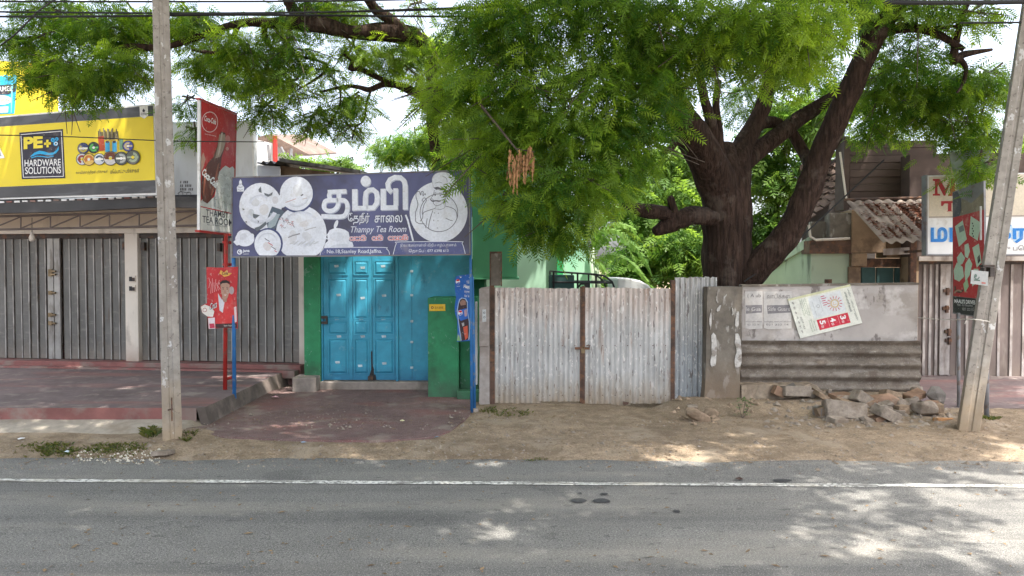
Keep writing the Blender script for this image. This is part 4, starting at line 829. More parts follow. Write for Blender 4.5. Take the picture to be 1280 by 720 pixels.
for (x0, xm, x1, dz) in ((618.6, 673, 724.6, 0), (731.4, 786, 837.8, -.03)):
    lf = part('gate_leaf', gt, M_RUST, lambda mb: [A.box(mb, ax(x0), ax(x1), z, z + .04, -.075, -.035) for z in (zb + .12 + dz, (zb + zt) / 2, zt - .16)])
    part('sheet', lf, M_TIN, lambda mb: corr(mb, A, ax(x0 - 1), ax(xm + 3), zb + dz, zt + .004, -.022, .009, .0765, edge=.012), smooth=True)
    part('sheet', lf, M_TIN, lambda mb: corr(mb, A, ax(xm - 1), ax(x1 + 1), zb + dz + .03, zt - .006, -.010, .009, .0765, edge=.012), smooth=True)
    for k in range(7):
        xk = x0 + 6 + (x1 - x0 - 12) * k / 6
        for yk in (365, 432, 494): part('rivet', lf, M_RUST, lambda mb: mb.tube([A.w(*A.uv(xk, yk), -.002), A.w(*A.uv(xk, yk), .006)], .008, n=6))
part('post', gt, M_RUST, lambda mb: (A.box(mb, ax(612.4), ax(617.6), -.1, A.v(615, 316), -.07, .005), A.box(mb, ax(616.5), ax(618.4), .0, zt + .01, -.03, .012)), bevel=.004)
part('post', gt, M_RUST, lambda mb: (A.box(mb, ax(838.4), ax(843.6), -.1, A.v(840, 350), -.07, .01)), bevel=.004)
part('meeting_stile', gt, M_RUST, lambda mb: (A.box(mb, ax(725), ax(727.2), zb + .01, zt + .02, -.05, .006), A.box(mb, ax(727.6), ax(731.2), zb - .005, zt + .03, -.05, .012)), bevel=.003)
part('hasp', gt, M_RUST, lambda mb: (A.pbox(mb, 718.6, 434, 737, 437, .012, .024), mb.tube([A.w(*A.uv(733, 432), .03), A.w(*A.uv(735.6, 430.6), .04), A.w(*A.uv(736.4, 434), .04)], .009, n=6)))
part('padlock', gt, M_BRASS, lambda mb: (A.pbox(mb, 726.6, 436, 731, 441.6, .02, .05), mb.tube([A.w(*A.uv(727.4, 436.4), .035), A.w(*A.uv(727.6, 432.6), .035), A.w(*A.uv(729.8, 432.4), .035), A.w(*A.uv(730.2, 436.4), .035)], .006, n=6)))
part('loose_tin_flap', gt, M_RUST, lambda mb: A.slab(mb, [(779, 502), (786, 503), (785, 505.6), (779, 506)], .0, .02))
cb = thing('sign_back', A.w(ax(619), 1.9), 'narrow brown framed board bolted on top of the rusty gate post', 'board')
part('board', cb, M_PILLAR, lambda mb: A.pbox(mb, 613.6, 317, 625.6, 357, .012, .03))
part('frame', cb, M_RUST, lambda mb: (A.pbox(mb, 612, 314.4, 627.4, 316.8, .01, .045), A.pbox(mb, 625.8, 317, 627.4, 358, .01, .045), A.pbox(mb, 612, 317, 613.4, 358, .01, .045)))
gp = thing('gatepost', A.w(ax(605), .0), 'grey concrete gatepost between the green counter and the tin gate', 'post')
part('shaft', gp, M_POSTC, lambda mb: mb.hexa([A.w(u, v, d) for d in (-.14, .04) for u, v in ((ax(598.6), -.1), (ax(612), -.1), (ax(612), A.v(605, 358)), (ax(600.6), A.v(605, 360)))]), bevel=.008)
part('upper_slab', gp, M_POSTC, lambda mb: A.pbox(mb, 599, 361, 611.6, 433, .041, .065), bevel=.004)
part('stencil', gp, None, lambda mb: (A.flat(mb, [(602.8, 387), (607.6, 386.6), (607.8, 402), (603, 402.4)], .0672, ink((.5, .52, .52))), A.ring(mb, 605.3, 391, .8, 1.4, .0685, ink((.1, .12, .12)), 10), A.ring(mb, 605.4, 396.6, .8, 1.4, .0685, ink((.1, .12, .12)), 10)))
# fixed sheet between gate and pillar
fs = thing('corrugated_fence', A.w(ax(868), .2), 'narrow upright grey corrugated sheet closing the gap beside the gate post', 'fence')
part('sheet', fs, M_TIN2, lambda mb: corr(mb, A, ax(843.9), ax(884), A.v(860, 501), A.v(870, 347), -.06, .014, .0765, edge=.02), smooth=True)
part('sheet', fs, M_TIN2, lambda mb: corr(mb, A, ax(869), ax(897.6), A.v(860, 492), A.v(870, 346.4), -.1, .014, .0765, edge=.02), smooth=True)
part('rail', fs, M_RUST, lambda mb: A.box(mb, ax(843.8), ax(897), .9, .95, -.17, -.125))
# plastered gate pillar
Z = Frame((1, 10.92), (6, 10.84))
zx = lambda x: Z.u(x, 430)
pl = thing('gate_pillar', Z.w(zx(905), .05), 'squat dirty plastered pillar with torn paper scraps in front of the tree trunk', 'pillar')
def pillar(mb):
    n = 14; m = 5; pr = []
    u0, u1 = zx(884), zx(927.5)
    zt_ = Z.v(905, 358.5)
    loopn = [(u0, 0), (u0 + .2, 0), (u0 + .36, 0), (u1, 0), (u1, -.2), (u1, -.4), (u0, -.4), (u0, -.2)]
    for j in range(n + 1):
        t = j / n; z = -.12 + (zt_ + .12) * t; fl = .12 * (1 - sstep(0, .3, t))
        for k, (u, d) in enumerate(loopn):
            cu = (u0 + u1) / 2; q = 1 + fl + .03 * noise.noise(Vector((k * 1.7, z * 2.4, 4)))
            lean = .03 * (1 - t)
            pr.append(Z.w(cu + (u - cu) * q - lean, z, -.2 + (d + .2) * q))
    N8 = len(loopn)
    mb.add(pr, [(j * N8 + k, j * N8 + (k + 1) % N8, (j + 1) * N8 + (k + 1) % N8, (j + 1) * N8 + k) for j in range(n) for k in range(N8)] + [[n * N8 + k for k in range(N8)]])
part('shaft', pl, M_PILLAR, pillar)
PAP = Mat('weathered_paper', (.5, .48, .45), .95).patch((.25, .22, .19), 9, .5, .64, amt=.9).vary(20, .2).done()
for q in ([(888.8, 419), (893, 417), (896, 424), (896.4, 440), (895, 456), (891, 458), (888.4, 455), (890, 436)], [(919, 416), (925, 420), (926.6, 440), (925.6, 458), (921, 459.6), (918, 456), (920.6, 440), (918.8, 428)], [(896, 365), (898, 363.6), (897.6, 377), (895.6, 376)], [(904.6, 370), (909, 368.4), (906, 372.4)], [(896.4, 384.6), (901.4, 382.6), (899, 388.4), (896.6, 388.4)], [(887.6, 392), (890, 386), (889, 408), (887.4, 410)], [(916, 384), (917, 390), (915, 393)], [(920.6, 390), (924, 393), (922.6, 410), (919.6, 406)]):
    part('paper_scrap', pl, PAP, lambda mb: Z.slab(mb, [(a + rnd.uniform(-.7, .7), b + rnd.uniform(-1.4, 1.4)) for a, b in spline(q + q[:1], 3)[:-1]], .0, .014))
# low wall with posters, horizontal sheet below, rubble base
Wl = Frame((2.8, 11.16), (6.6, 11.02))
wx = lambda x: Wl.u(x, 400)
lw = thing('boundary_wall', Wl.w(wx(1040), .1), 'low white plastered wall with pasted notices above a strip of brown tin', 'wall')
part('wall_face', lw, M_PLAST, lambda mb: mb.hexa([Wl.w(u, v, d) for d in (-.16, 0) for u, v in ((wx(927), Wl.v(930, 436)), (wx(1147.6), Wl.v(1147, 426)), (wx(1147.6), Wl.v(1147, 354.6)), (wx(927), Wl.v(930, 357.4)))]), bevel=.01)
part('coping', lw, M_PILLAR, lambda mb: mb.hexa([Wl.w(u, v, d) for d in (-.17, .012) for u, v in ((wx(927), Wl.v(930, 358.6)), (wx(1147.8), Wl.v(1147, 355.8)), (wx(1147.8), Wl.v(1147, 353.2)), (wx(927), Wl.v(930, 356)))]))
tn = part('tin_strip', lw, M_TIN3, lambda mb: corr(mb, Wl, wx(926), wx(1150.4), Wl.v(1040, 489), Wl.v(1040, 425.5), .03, .028, .178, vert=False, seg=14, edge=.012), smooth=True)
def rubble(mb):
    n = 26; mtx = []
    for j in range(4):
        for i in range(n + 1):
            x = 921 + (1106 - 921) * i / n; t = j / 3
            h = Wl.v(x, 480 + 4 * noise.noise(Vector((x * .09, 2, 2))) + (9 if x > 1015 else 0) + (10 if x > 1040 else 0), .2)
            z = -.12 + (h + .12) * min(1, j / 2); d = .34 - .05 * (j == 1) - .08 * (j == 2) - .4 * (j == 3)
            mtx.append(Wl.w(wx(x), z + .02 * noise.noise(Vector((x * .2, j, 1))), d + .05 * noise.noise(Vector((x * .12, j * 2.2, 6)))))
    mb.add(mtx, [(j * (n + 1) + i, j * (n + 1) + i + 1, (j + 1) * (n + 1) + i + 1, (j + 1) * (n + 1) + i) for j in range(3) for i in range(n)])
part('rubble_base', lw, M_RUBBLE, rubble)
# pasted notices and the tilted calendar poster
GR, GRD = ink((.5, .48, .46), .9), ink((.14, .13, .13), .9)
for (x0, x1, lab, tx1, tx2) in ((931.4, 953, 'torn pale notice pasted on the low wall next to the pillar', 'le Gua', '( A ub'), (954.6, 989.6, 'pale notice with a dark band pasted on the low wall beside the tilted poster', 'Safe Guard', 'வாடிக்கை')):
    nt_ = thing('wall_notice', Wl.w(*Wl.uv((x0 + x1) / 2, 410)), lab, 'notice')
    part('sheet', nt_, GR, lambda mb: Wl.slab(mb, [(x0, 364.5), (x1, 364), (x1 + .4, 378), (x1 - .6, 391), (x1, 410.6), (x0 + 6, 411.6), (x0 + .4, 410)], 0, .004))
    def npr(mb):
        Wl.flat(mb, [(x0 + .6 if x0 < 940 else x0 + 4, 381.6), (x1 - .4, 381), (x1 - .6, 390.6), (x0 + 1 if x0 < 940 else x0 + 5, 392.2)], .0055, ink((.21, .2, .21), .9))
        Wl.text(mb, tx1, x0 + (1 if x0 < 940 else 5.4), 384, x1 - 2, 388.6, .007, GR, bold=.01)
        Wl.text(mb, tx2, x0 + (3 if x0 < 940 else 4), 367, x1 - 2, 373, .0055, GRD)
        Wl.text(mb, 'விற்பனைக்கு', x0 + 1, 401, x1 - 1, 403.4, .0055, GRD); Wl.text(mb, '021 222 14', x0 + 3, 404.6, x1 - 4, 406.8, .0055, GRD)
    part('print', nt_, None, npr)
tp = thing('calendar_poster', Wl.w(*Wl.uv(1032, 418)), 'tilted white poster with a sun emblem and red number band on the low wall', 'poster')
tq = [(984.8, 373.8), (1062.6, 355.4), (1077.8, 403.8), (1000.4, 423)]
part('sheet', tp, ink((.66, .67, .60), .8), lambda mb: Wl.slab(mb, tq, .004, .026))
def lerp2(a, b):       # poster coordinates 0..1 along its long and short side
    tl, tr2, br, bl_ = [Vector(q) for q in tq]
    return tuple((tl * (1 - a) + tr2 * a) * (1 - b) + (bl_ * (1 - a) + br * a) * b)
def pc(*ab): return [lerp2(a, b) for a, b in ab]
def tprint(mb):
    d = .0275
    Wl.flat(mb, pc((0, 0), (1, 0), (1, .05), (0, .05)), d, ink((.6, .6, .38))); Wl.flat(mb, pc((.3, .09), (.82, .09), (.82, .62), (.3, .62)), d, ink((.62, .65, .66)))
    Wl.flat(mb, pc((.33, .66), (.83, .66), (.83, .92), (.33, .92)), d, ink((.52, .03, .055)))
    for k, ch in enumerate('5°43'):
        pass
    def turned(body, a0, a1, b0, b1, m, bold=0):     # text that reads downwards
        Wl.text(mb, body, 0, 0, 0, 0, d + .0015, m, bold=bold, corner=pc((a1, b0), (a1, b1), (a0, b1), (a0, b0)))
    for k, ch in enumerate(('5', '4', '3')):
        turned(ch, .365 + .165 * k, .455 + .165 * k, .70, .80, WH, .03); turned('00', .37 + .165 * k, .41 + .165 * k, .82, .88, WH)
        if k: Wl.line(mb, pc((.335 + .165 * k, .68), (.335 + .165 * k, .9)), .4, d + .0015, ink((.66, .35, .35)))
    cx, cy = lerp2(.68, .37)
    for k in range(14):
        t = 2 * math.pi * k / 14; 
        Wl.line(mb, [(cx + 6.2 * math.cos(t), cy + 6.2 * math.sin(t)), (cx + 9.6 * math.cos(t), cy + 9.6 * math.sin(t))], 1.0, d + .0015, ink((.5, .12, .16)))
    Wl.ring(mb, cx, cy, 3.8, 5.4, d + .0015, ink((.55, .42, .22)), 24); Wl.ring(mb, cx, cy, 1.4, 2.2, d + .0015, ink((.6, .45, .25)), 16, t0=0, t1=4.4); Wl.ring(mb, cx, cy, 5.6, 6, d + .0015, ink((.5, .5, .5)), 24)
    for k in range(5): Wl.line(mb, pc((.50, .13 + .055 * k), (.56 + .02 * (k % 2), .13 + .055 * k)), 1.0, d + .0015, ink((.48, .08, .14)))
    turned('புதிய ஆண்டு வாழ்த்து', .925, .965, .10, .9, ink((.1, .12, .12))); turned('முன்பள்ளி கல்வி', .875, .91, .16, .66, ink((.1, .12, .12)), .01)
    for k, (a, b0, b1) in enumerate(((.255, .08, .52), (.225, .1, .5), (.2, .07, .46), (.17, .1, .5), (.25, .6, .9), (.215, .62, .92), (.285, .66, .9))): turned('கல்வி நிலையம் அனுமதி'[k:], a - .012, a + .012, b0, b1, ink((.15, .24, .14)))
    for k in range(7): turned(['மு', '021', 'அ', 'பத', 'கி', 'ய', 'நு'][k], .045, .07, .1 + .12 * k, .16 + .12 * k, GRD, .02)
    turned('0777 123', .1, .125, .5, .8, GRD); turned('விபரம்', .46, .475, .14, .5, ink((.2, .22, .22))); turned('அனுமதி', .345, .36, .2, .55, ink((.2, .22, .22)))
    Wl.ring(mb, *lerp2(.42, .34), 1.6, 2.1, d + .0015, ink((.3, .32, .35)), 14)
part('poster_print', tp, None, tprint)
# ------------------------------------------------------------------ stones
def rock(name, x, y, wd, ht, dep, zoff, mat, label, seed, tilt=0, squash=0, kind=1.0, parent=None):
    q = Random_(seed); Y = None
    b = y + ht / 2
    if x < 850: base = gz(x, b, zoff + .03)
    else: base = at(x, b, float(np.interp(b, [485, 490, 495, 505, 512, 520, 530, 536], [10.9, 10.85, 10.78, 10.55, 10.35, 10.1, 9.8, 9.6])))
    Y = base.y; s = Y / F_PX
    W, H, D = wd * s, ht * s * kind, dep
    pts = []
    for k in range(30):
        v = Vector((q.uniform(-1, 1), q.uniform(-1, 1), q.uniform(-1, 1)))
        e = max(abs(v.x), abs(v.y), abs(v.z)); v = v / e if squash else v.normalized()
        v *= q.uniform(.86, 1.0)
        if squash and k < 8: v = Vector((1 if k & 1 else -1, 1 if k & 2 else -1, 1 if k & 4 else -1)) * q.uniform(.8, 1)
        elif squash and k > 13: continue
        elif k > 17: continue
        pts.append(Vector((v.x * W / 2, v.y * D / 2, v.z * H / 2)))
    bm = bmesh.new(); [bm.verts.new(p) for p in pts]; bm.verts.ensure_lookup_table()
    r = bmesh.ops.convex_hull(bm, input=bm.verts); bmesh.ops.delete(bm, geom=[g for g in r['geom_interior'] if isinstance(g, bmesh.types.BMVert)], context='VERTS')
    bmesh.ops.dissolve_limit(bm, angle_limit=.25, verts=bm.verts, edges=bm.edges)
    bmesh.ops.triangulate(bm, faces=bm.faces)
    bmesh.ops.bevel(bm, geom=list(bm.edges), offset=min(W, H) * .035, segments=1, affect='EDGES', clamp_overlap=True)
    Rm = Matrix.Rotation(tilt, 4, 'Y') @ Matrix.Rotation(q.uniform(-.25, .25), 4, 'X') @ Matrix.Rotation(q.uniform(-.3, .3), 4, 'Z')
    bm.transform(Rm); me = bpy.data.meshes.new(name); bm.to_mesh(me); bm.free(); me.materials.append(mat)
    zmin = min(v.co.z for v in me.vertices)
    loc = Vector((base.x, base.y, base.z - zmin - .012 - (.12 * H if b > 505 else 0)))
    o = link(name, me, loc, parent)
    return tag(o, label, 'stone', 'stones at the foot of the low wall')
Random_ = random.Random
STONES = [
 (994, 489, 38, 15, .24, .16, M_STONE, 'flat grey slab on the rubble ledge closest to the plastered pillar', 1, .04, 1),
 (1036, 487, 8, 11, .1, .19, M_STONE, 'tiny upright chip wedged under the brown tin strip', 2, .2, 0),
 (1051, 496.5, 28, 10, .22, .12, M_STONER, 'thin flat tan stone lying on top of the biggest block', 3, -.05, 1),
 (1056, 511, 56, 24, .3, .035, M_STONE, 'biggest squared grey block at the front of the stone heap', 4, .10, 1),
 (1029, 512, 20, 14, .24, .05, M_STONEB, 'dark end piece tucked against the biggest squared block', 5, 0, 1),
 (1077, 500, 28, 17, .2, .10, M_STONE, 'pale slanting slab just behind the biggest block', 6, .55, 1),
 (1105, 496, 46, 22, .26, .12, M_STONER, 'large reddish brown stone at the top middle of the heap', 7, .1, 0),
 (1127, 499, 21, 18, .2, .10, M_STONE, 'upright grey stone beside the large reddish one', 8, -.35, 0),
 (1108, 520, 36, 16, .24, .03, M_STONE, 'wedge shaped pale slab leaning out at the front of the heap', 9, .42, 1),
 (1107, 508, 22, 13, .2, .09, M_STONE, 'middling stone resting on the wedge shaped slab', 10, .3, 0),
 (1083, 523, 26, 13, .22, .03, M_STONE, 'stone tucked below the low corner of the biggest block', 11, .2, 0),
 (1077, 529.5, 24, 6, .18, .03, M_STONE, 'thin plate lying lowest in front of the heap', 12, 0, 1),
 (1123, 513, 13, 7, .14, .06, M_STONE, 'small flat chip between the wedge slab and the round boulder', 13, 0, 1),
 (1157, 504, 41, 26, .34, .05, M_STONE, 'rounded grey boulder at the end of the heap', 14, .12, 0),
 (1167, 491, 34, 28, .3, .10, M_STONEB, 'dark boulder behind the rounded grey one', 15, .5, 0),
 (1146, 486, 20, 14, .2, .19, M_STONE, 'knobbly pale stone at the corner of the tin strip', 16, 0, 0),
 (1181, 525, 28, 8.5, .16, .04, M_BRICK, 'orange brick lying between the heap and the leaning pole', 17, .03, 1),
 (1067, 491, 16, 8, .16, .16, M_STONE, 'small stone half under the tin strip above the slanting slab', 18, 0, 0),
 (1092, 507, 11, 9, .14, .07, M_STONEB, 'small dark filler stone in the gap behind the wedge slab', 19, 0, 0),
 (1136, 492, 10, 8, .14, .14, M_STONER, 'small reddish filler stone above the upright grey one', 20, 0, 0),
 (1062, 523, 14, 5, .14, .03, M_EARTH, 'earth coloured chip in the dust under the biggest block', 21, 0, 1),
 (873, 519, 44, 19, .3, .03, M_EARTH, 'long earth covered stone at the foot of the corrugated sheet', 22, .5, 0),
 (866, 505, 16, 8, .2, .1, M_STONE, 'pale chip on the mound under the corrugated sheet', 23, 0, 0),
 (889, 511, 22, 14, .24, .06, M_EARTH, 'earthy lump against the base of the plastered pillar', 24, .2, 0),
 (205, 565, 24, 6, .18, .0, M_STONE, 'flat broken slab lying by the foot of the big concrete pole', 25, -.05, 1),
 (187, 556, 10, 9, .12, .0, M_STONE, 'pale lump in the weeds beside the big concrete pole', 26, .3, 0),
] 
q_ = Random_(77)
LOOK = ['broken grey slab', 'sharp edged chip', 'tilted flat piece', 'dusty angular lump', 'cracked slab end', 'thin broken plate']
NEXT = ['the biggest squared block', 'the rubble ledge', 'the slanting slab', 'the reddish brown stone', 'the wedge shaped slab', 'the rounded grey boulder', 'the dark boulder', 'the orange brick', 'the knobbly pale stone', 'the corner of the tin strip']
for k_ in range(20):
    x_ = 966 + 206 * (k_ + .5) / 20 + q_.uniform(-4, 4); y_ = q_.uniform(494, 526) if x_ > 1015 else q_.uniform(488, 494)
    STONES.append((x_, y_, q_.uniform(12, 26), q_.uniform(6, 13), q_.uniform(.12, .24), .05, q_.choice([M_STONE, M_STONE, M_STONEB, M_STONER, M_EARTH]), '%s %s %s' % (LOOK[k_ % 6], ['lying against', 'close behind'][k_ // 10], NEXT[k_ % 10]), 40 + k_, q_.uniform(-.4, .5), 1))
for a in STONES: rock('stone', *a)
# ------------------------------------------------------------------ right hand shop, canopy and house behind the wall
E_ = Frame(at(1140, 335, 13.0), at(1420, 335, 12.7))
ex = lambda x: E_.u(x, 400)
rs = thing('corner_shop', E_.w(ex(1215), .2), 'brown shuttered shop behind the leaning pole with a white name board', 'shop')
ez1 = E_.v(1200, 326); ez0 = E_.v(1200, 470)
part('front_wall', rs, M_WOODB, lambda mb: E_.box(mb, ex(1136), ex(1420), ez1 + .07, 4.0, -.4, -.04))
part('pillar', rs, M_OCHRE, lambda mb: E_.box(mb, ex(1136), ex(1147.5), .0, ez1 + .065, -.4, .0))
part('back_wall', rs, M_OCHRE, lambda mb: E_.box(mb, ex(1136), ex(1420), .1, 4.2, -3, -2.9))
part('lintel', rs, M_SHUT2E, lambda mb: E_.box(mb, ex(1146), ex(1420), ez1, ez1 + .075, -.1, .05))
def shutter2():
    fr = part('shutter', rs, M_STEEL, lambda mb: E_.box(mb, ex(1148), ex(1415), ez1 - .06, ez1 - .005, -.16, -.03))
    u = ex(1149); k = 0; pans = [.125, .10, .10, .10, .125, .14, .14, .13, .17, .22, .2, .2, .2, .2, .2, .2, .2, .2, .2]
    b = MB(); H = ez1 - .06 - ez0
    E_.box(b, .006, .94, 0, H, -.012, 0, M_SHUT2); 
    for wd in pans:
        if u > ex(1400): break
        mb = MB(); E_.box(mb, u + .004, u + wd - .045, ez0, ez0 + H, -.08, -.066 + .008 * (k % 2), M_SHUT2); E_.box(mb, u + wd - .045, u + wd - .004, ez0, ez0 + H, -.08, -.042, M_SHUT2E)
        mb.build('panel', None, fr); u += wd; k += 1
    return fr
f2 = shutter2()
part('meeting_stile', f2, None, lambda mb: (E_.pbox(mb, 1175, 330, 1187.6, 468.5, -.06, -.024, M_SHUT2E), E_.pbox(mb, 1188.4, 330, 1193, 468.5, -.06, -.03, M_SHUT2)))
for x, y in ((1184, 364), (1183, 386), (1185.6, 415), (1186, 426)): part('hasp', f2, M_RUST, lambda mb: (E_.pbox(mb, x - 4, y - 2.5, x + 4, y + 1.5, -.025, .01), E_.pbox(mb, x, y - 4, x + 3, y + 5, -.025, .025)))
part('threshold', rs, M_OXIDE2, lambda mb: E_.box(mb, ex(1148), ex(1420), .05, ez0 - .003, -.4, .06))
fl = MB()
fq = [Vector((E_.w(ex(1145), 0, .06).x, 12.9, ez0 - .006)), Vector((14, 12.7, ez0 - .006)), Vector((14, 10.4, .06)), Vector((6.1, 10.75, .06)), Vector((5.98, 11.3, .12))]
fl.poly(fq); fl.poly([q - Vector((0, 0, .2)) for q in fq]); tag(fl.build('corner_shop_forecourt', M_OXIDE2), kind='structure')
# name board
Nb = Frame(at(1155, 335, 11.75), at(1420, 335, 11.45))
nm = thing('shop_name_board', Nb.w(*Nb.uv(1215, 318)), 'white board with a red M and big blue Tamil letters over the brown shutters', 'sign board')
part('board', nm, M_WHITE, lambda mb: Nb.slab(mb, [(1159.5, 219.4), (1420, 212), (1420, 318), (1159.5, 317.6)], -.14, 0))
part('edge_frame', nm, M_GREYP, lambda mb: (Nb.slab(mb, [(1157.6, 218.6), (1159.4, 218.5), (1159.6, 318.6), (1157.8, 318.8)], -.15, .012), Nb.slab(mb, [(1157.6, 317.7), (1420, 317.7), (1420, 319.5), (1157.6, 319.4)], -.15, .012)))
def nmp(mb):
    Nb.flat(mb, [(1161, 221), (1420, 214), (1420, 268), (1161, 272)], .004, ink((.60, .53, .42))); Nb.flat(mb, [(1161, 270.6), (1420, 266.6), (1420, 268.4), (1161, 272.4)], .006, ink((.35, .3, .26)))
    r = ink((.36, .035, .04)); d = .0058
    Nb.flat(mb, [(1166, 223.6), (1174.4, 223.4), (1182, 236.6), (1188, 223), (1196, 223), (1196, 225.4), (1193.6, 226), (1193.6, 242.6), (1196, 243), (1196, 245), (1185.4, 245), (1185.4, 243), (1187.8, 242.4), (1187.6, 230), (1181.6, 244.6), (1179.6, 244.6), (1172, 229.6), (1172, 241.8), (1175.2, 242.6), (1175.2, 244.6), (1166, 244.6), (1166, 242.6), (1168.6, 242), (1168.6, 226.4), (1166, 225.8)], d, r)
    Nb.flat(mb, [(1176.4, 251.4), (1196, 251), (1196, 257), (1193.6, 257), (1192.4, 254), (1189.4, 254), (1189.4, 263.4), (1191, 264.2), (1183, 264.4), (1184.8, 263.4), (1184.8, 254.4), (1180.6, 254.4), (1178.6, 257.4), (1176.4, 257.4)], d, r)
    b1, b2 = ink((.42, .6, .78)), ink((.03, .20, .55))
    for bo, d2, c in ((.075, .0045, b1), (.03, .0062, b2)):
        Nb.text(mb, 'மா', 1163.4, 284, 1203, 302.6, d2, c, bold=bo); Nb.text(mb, '\u0bc7ர', 1243, 279, 1284, 304, d2, c, bold=bo)
    Nb.text(mb, 'கு பொருட்கள்', 1252, 306.4, 1320, 314.6, .0045, ink((.16, .14, .14)))
part('lettering', nm, None, nmp)
part('bracket', nm, M_RUST, lambda mb: [Nb.box(mb, Nb.u(x), Nb.u(x) + .03, 2.3, 2.34, -1.1, -.14) for x in (1161, 1250, 1300)])
# red hanging sign square to the street and tarpaulin scrap
X_ = Frame(at(1190.6, 335, 11.25), at(1231, 335, 10.5))
hs = thing('red_card_sign', X_.w(*X_.uv(1212, 392)), 'red sign with pale green cards and a black name strip behind the leaning pole', 'sign')
part('board', hs, M_GREYP, lambda mb: X_.slab(mb, [(1190.6, 240), (1229.5, 226), (1231, 398), (1191, 392)], -.03, 0))
def cards(mb):
    R2, PG, BK = ink((.40, .03, .035)), ink((.42, .55, .43)), ink((.03, .03, .032))
    X_.flat(mb, [(1191.2, 272), (1230, 262), (1230.6, 374), (1191.4, 370)], .003, R2); X_.flat(mb, [(1191.2, 241), (1196.6, 239), (1201, 248), (1202, 262), (1199, 270.4), (1191.2, 271.6)], .003, ink((.07, .07, .085)))
    X_.flat(mb, [(1202, 248), (1214, 254), (1229.6, 240), (1230, 262), (1200, 270)], .003, ink((.2, .17, .12)))
    for q in ([(1193.6, 283), (1203.4, 275.4), (1208.6, 299), (1198.6, 308.6)], [(1213.4, 270), (1226.6, 278.6), (1222, 301), (1211.4, 293.6)], [(1205.6, 306), (1210.4, 304), (1212.4, 314), (1209.6, 323), (1206, 320.6)], [(1215.4, 309.6), (1223.6, 304.4), (1227, 328), (1221, 334.6)], [(1196, 322), (1201.4, 314.6), (1206.4, 322.6), (1203, 330), (1197.6, 332)], [(1192, 338), (1196, 328), (1203.4, 333.6), (1205, 346), (1199, 352), (1193, 349)], [(1206.6, 330), (1211.4, 322), (1215.4, 330), (1212, 344), (1207, 352), (1205.6, 342)], [(1217, 336), (1223, 336), (1224, 352), (1215, 358)]): X_.flat(mb, q, .0045, PG)
    X_.flat(mb, [(1198, 284), (1204, 281), (1205.4, 288), (1199.4, 291)], .006, ink((.16, .2, .2)))
    for k in range(6): X_.flat(mb, [(1215 + k % 2, 278 + 3.2 * k), (1216.4 + k % 2, 278.6 + 3.2 * k), (1216 + k % 2, 280.4 + 3.2 * k), (1214.8 + k % 2, 280 + 3.2 * k)], .006, BK)
    X_.flat(mb, [(1221.6, 322), (1224.4, 318), (1225.6, 326), (1222.4, 330)], .006, BK); X_.flat(mb, [(1204, 355), (1209, 348), (1211, 358), (1206, 366)], .006, ink((.3, .42, .25)))
    X_.ring(mb, 1199, 360, 4, 6.4, .0045, ink((.1, .035, .03)), 16, t0=.4, t1=3.6); X_.ring(mb, 1198, 368, 4, 6, .006, ink((.3, .2, .14)), 16, t0=3.4, t1=5.6)
    X_.flat(mb, [(1191.4, 370.4), (1230.6, 374.4), (1230.8, 396.6), (1191.4, 390.6)], .003, BK)
    X_.text(mb, "MAALI'S DRIVES", 1193, 373.6, 1219, 378.6, .0045, WH, dy=2, bold=.015); X_.text(mb, 'No. 12 Stanley', 1196.6, 379.4, 1216, 382.8, .0045, ink((.45, .45, .45)), dy=1.4); X_.text(mb, '021 222 55', 1203, 384.6, 1217, 387.8, .0045, ink((.45, .45, .45)), dy=1)
part('card_print', hs, None, cards)
part('edge_strip', hs, M_WHITE, lambda mb: X_.slab(mb, [(1224.6, 258), (1226, 257.6), (1226, 300), (1224.6, 300)], .0, .02))
for (x, yb, Yp, ytop) in ((1198.4, 515, 10.8, 391), (1233.4, 530, 10.0, 380)):
    q = at(x, yb, Yp); t_ = at(x, ytop, Yp)
    part('post', hs, M_GREYP, lambda mb: mb.tube([q - Vector((0, 0, .1)), t_], .03 if x > 1210 else .022, n=10), smooth=True)
tarp = MB()
tq2 = [at(1186, 190, 11.3), at(1240, 186, 11.3), at(1226, 232, 11.35), at(1209, 286, 11.4), at(1199, 243, 11.38)]
tarp.prism(tq2, [q + Vector((.01, .03, 0)) for q in tq2])
to = tag(tarp.build('tarpaulin', Mat('grey_green_tarpaulin', (.24, .29, .25), .6).vary(2, .15).patch((.14, .17, .14), 3, .55, .7, amt=.6).done()), 'grey green pointed tarpaulin scrap hanging above the red card sign', 'tarpaulin')
# canopy sheet of corrugated roofing
cn = thing('corrugated_canopy', at(1110, 280, 12.3), 'short corrugated canopy covered with dead leaves next to the white name board', 'canopy')
def sheet(x0t, x1t, mb):
    A0, A1 = at(x0t, 251.6, 12.95), at(x1t, 249, 12.95); B0, B1 = A0.copy(), A1.copy()
    dn = Vector((.14, -1.02, at(1107, 303, 11.93).z - A0.z))
    n = int((A1.x - A0.x) / .165 * 10); pr = []
    for j in range(5):
        for i in range(n + 1):
            t = i / n; p = A0.lerp(A1, t) + dn * (j / 4); ph = 2 * math.pi * (A1.x - A0.x) / .165 * t
            pr.append(p + Vector((0, .008, .021)) * math.sin(ph))
    m = len(pr); pr += [p - Vector((0, .004, .012)) for p in pr]
    g = [(j * (n + 1) + i, j * (n + 1) + i + 1, (j + 1) * (n + 1) + i + 1, (j + 1) * (n + 1) + i) for j in range(4) for i in range(n)]
    mb.add(pr, g + [tuple(m + q for q in f) for f in g] + [(4 * (n + 1) + i, 4 * (n + 1) + i + 1, m + 4 * (n + 1) + i + 1, m + 4 * (n + 1) + i) for i in range(n)])
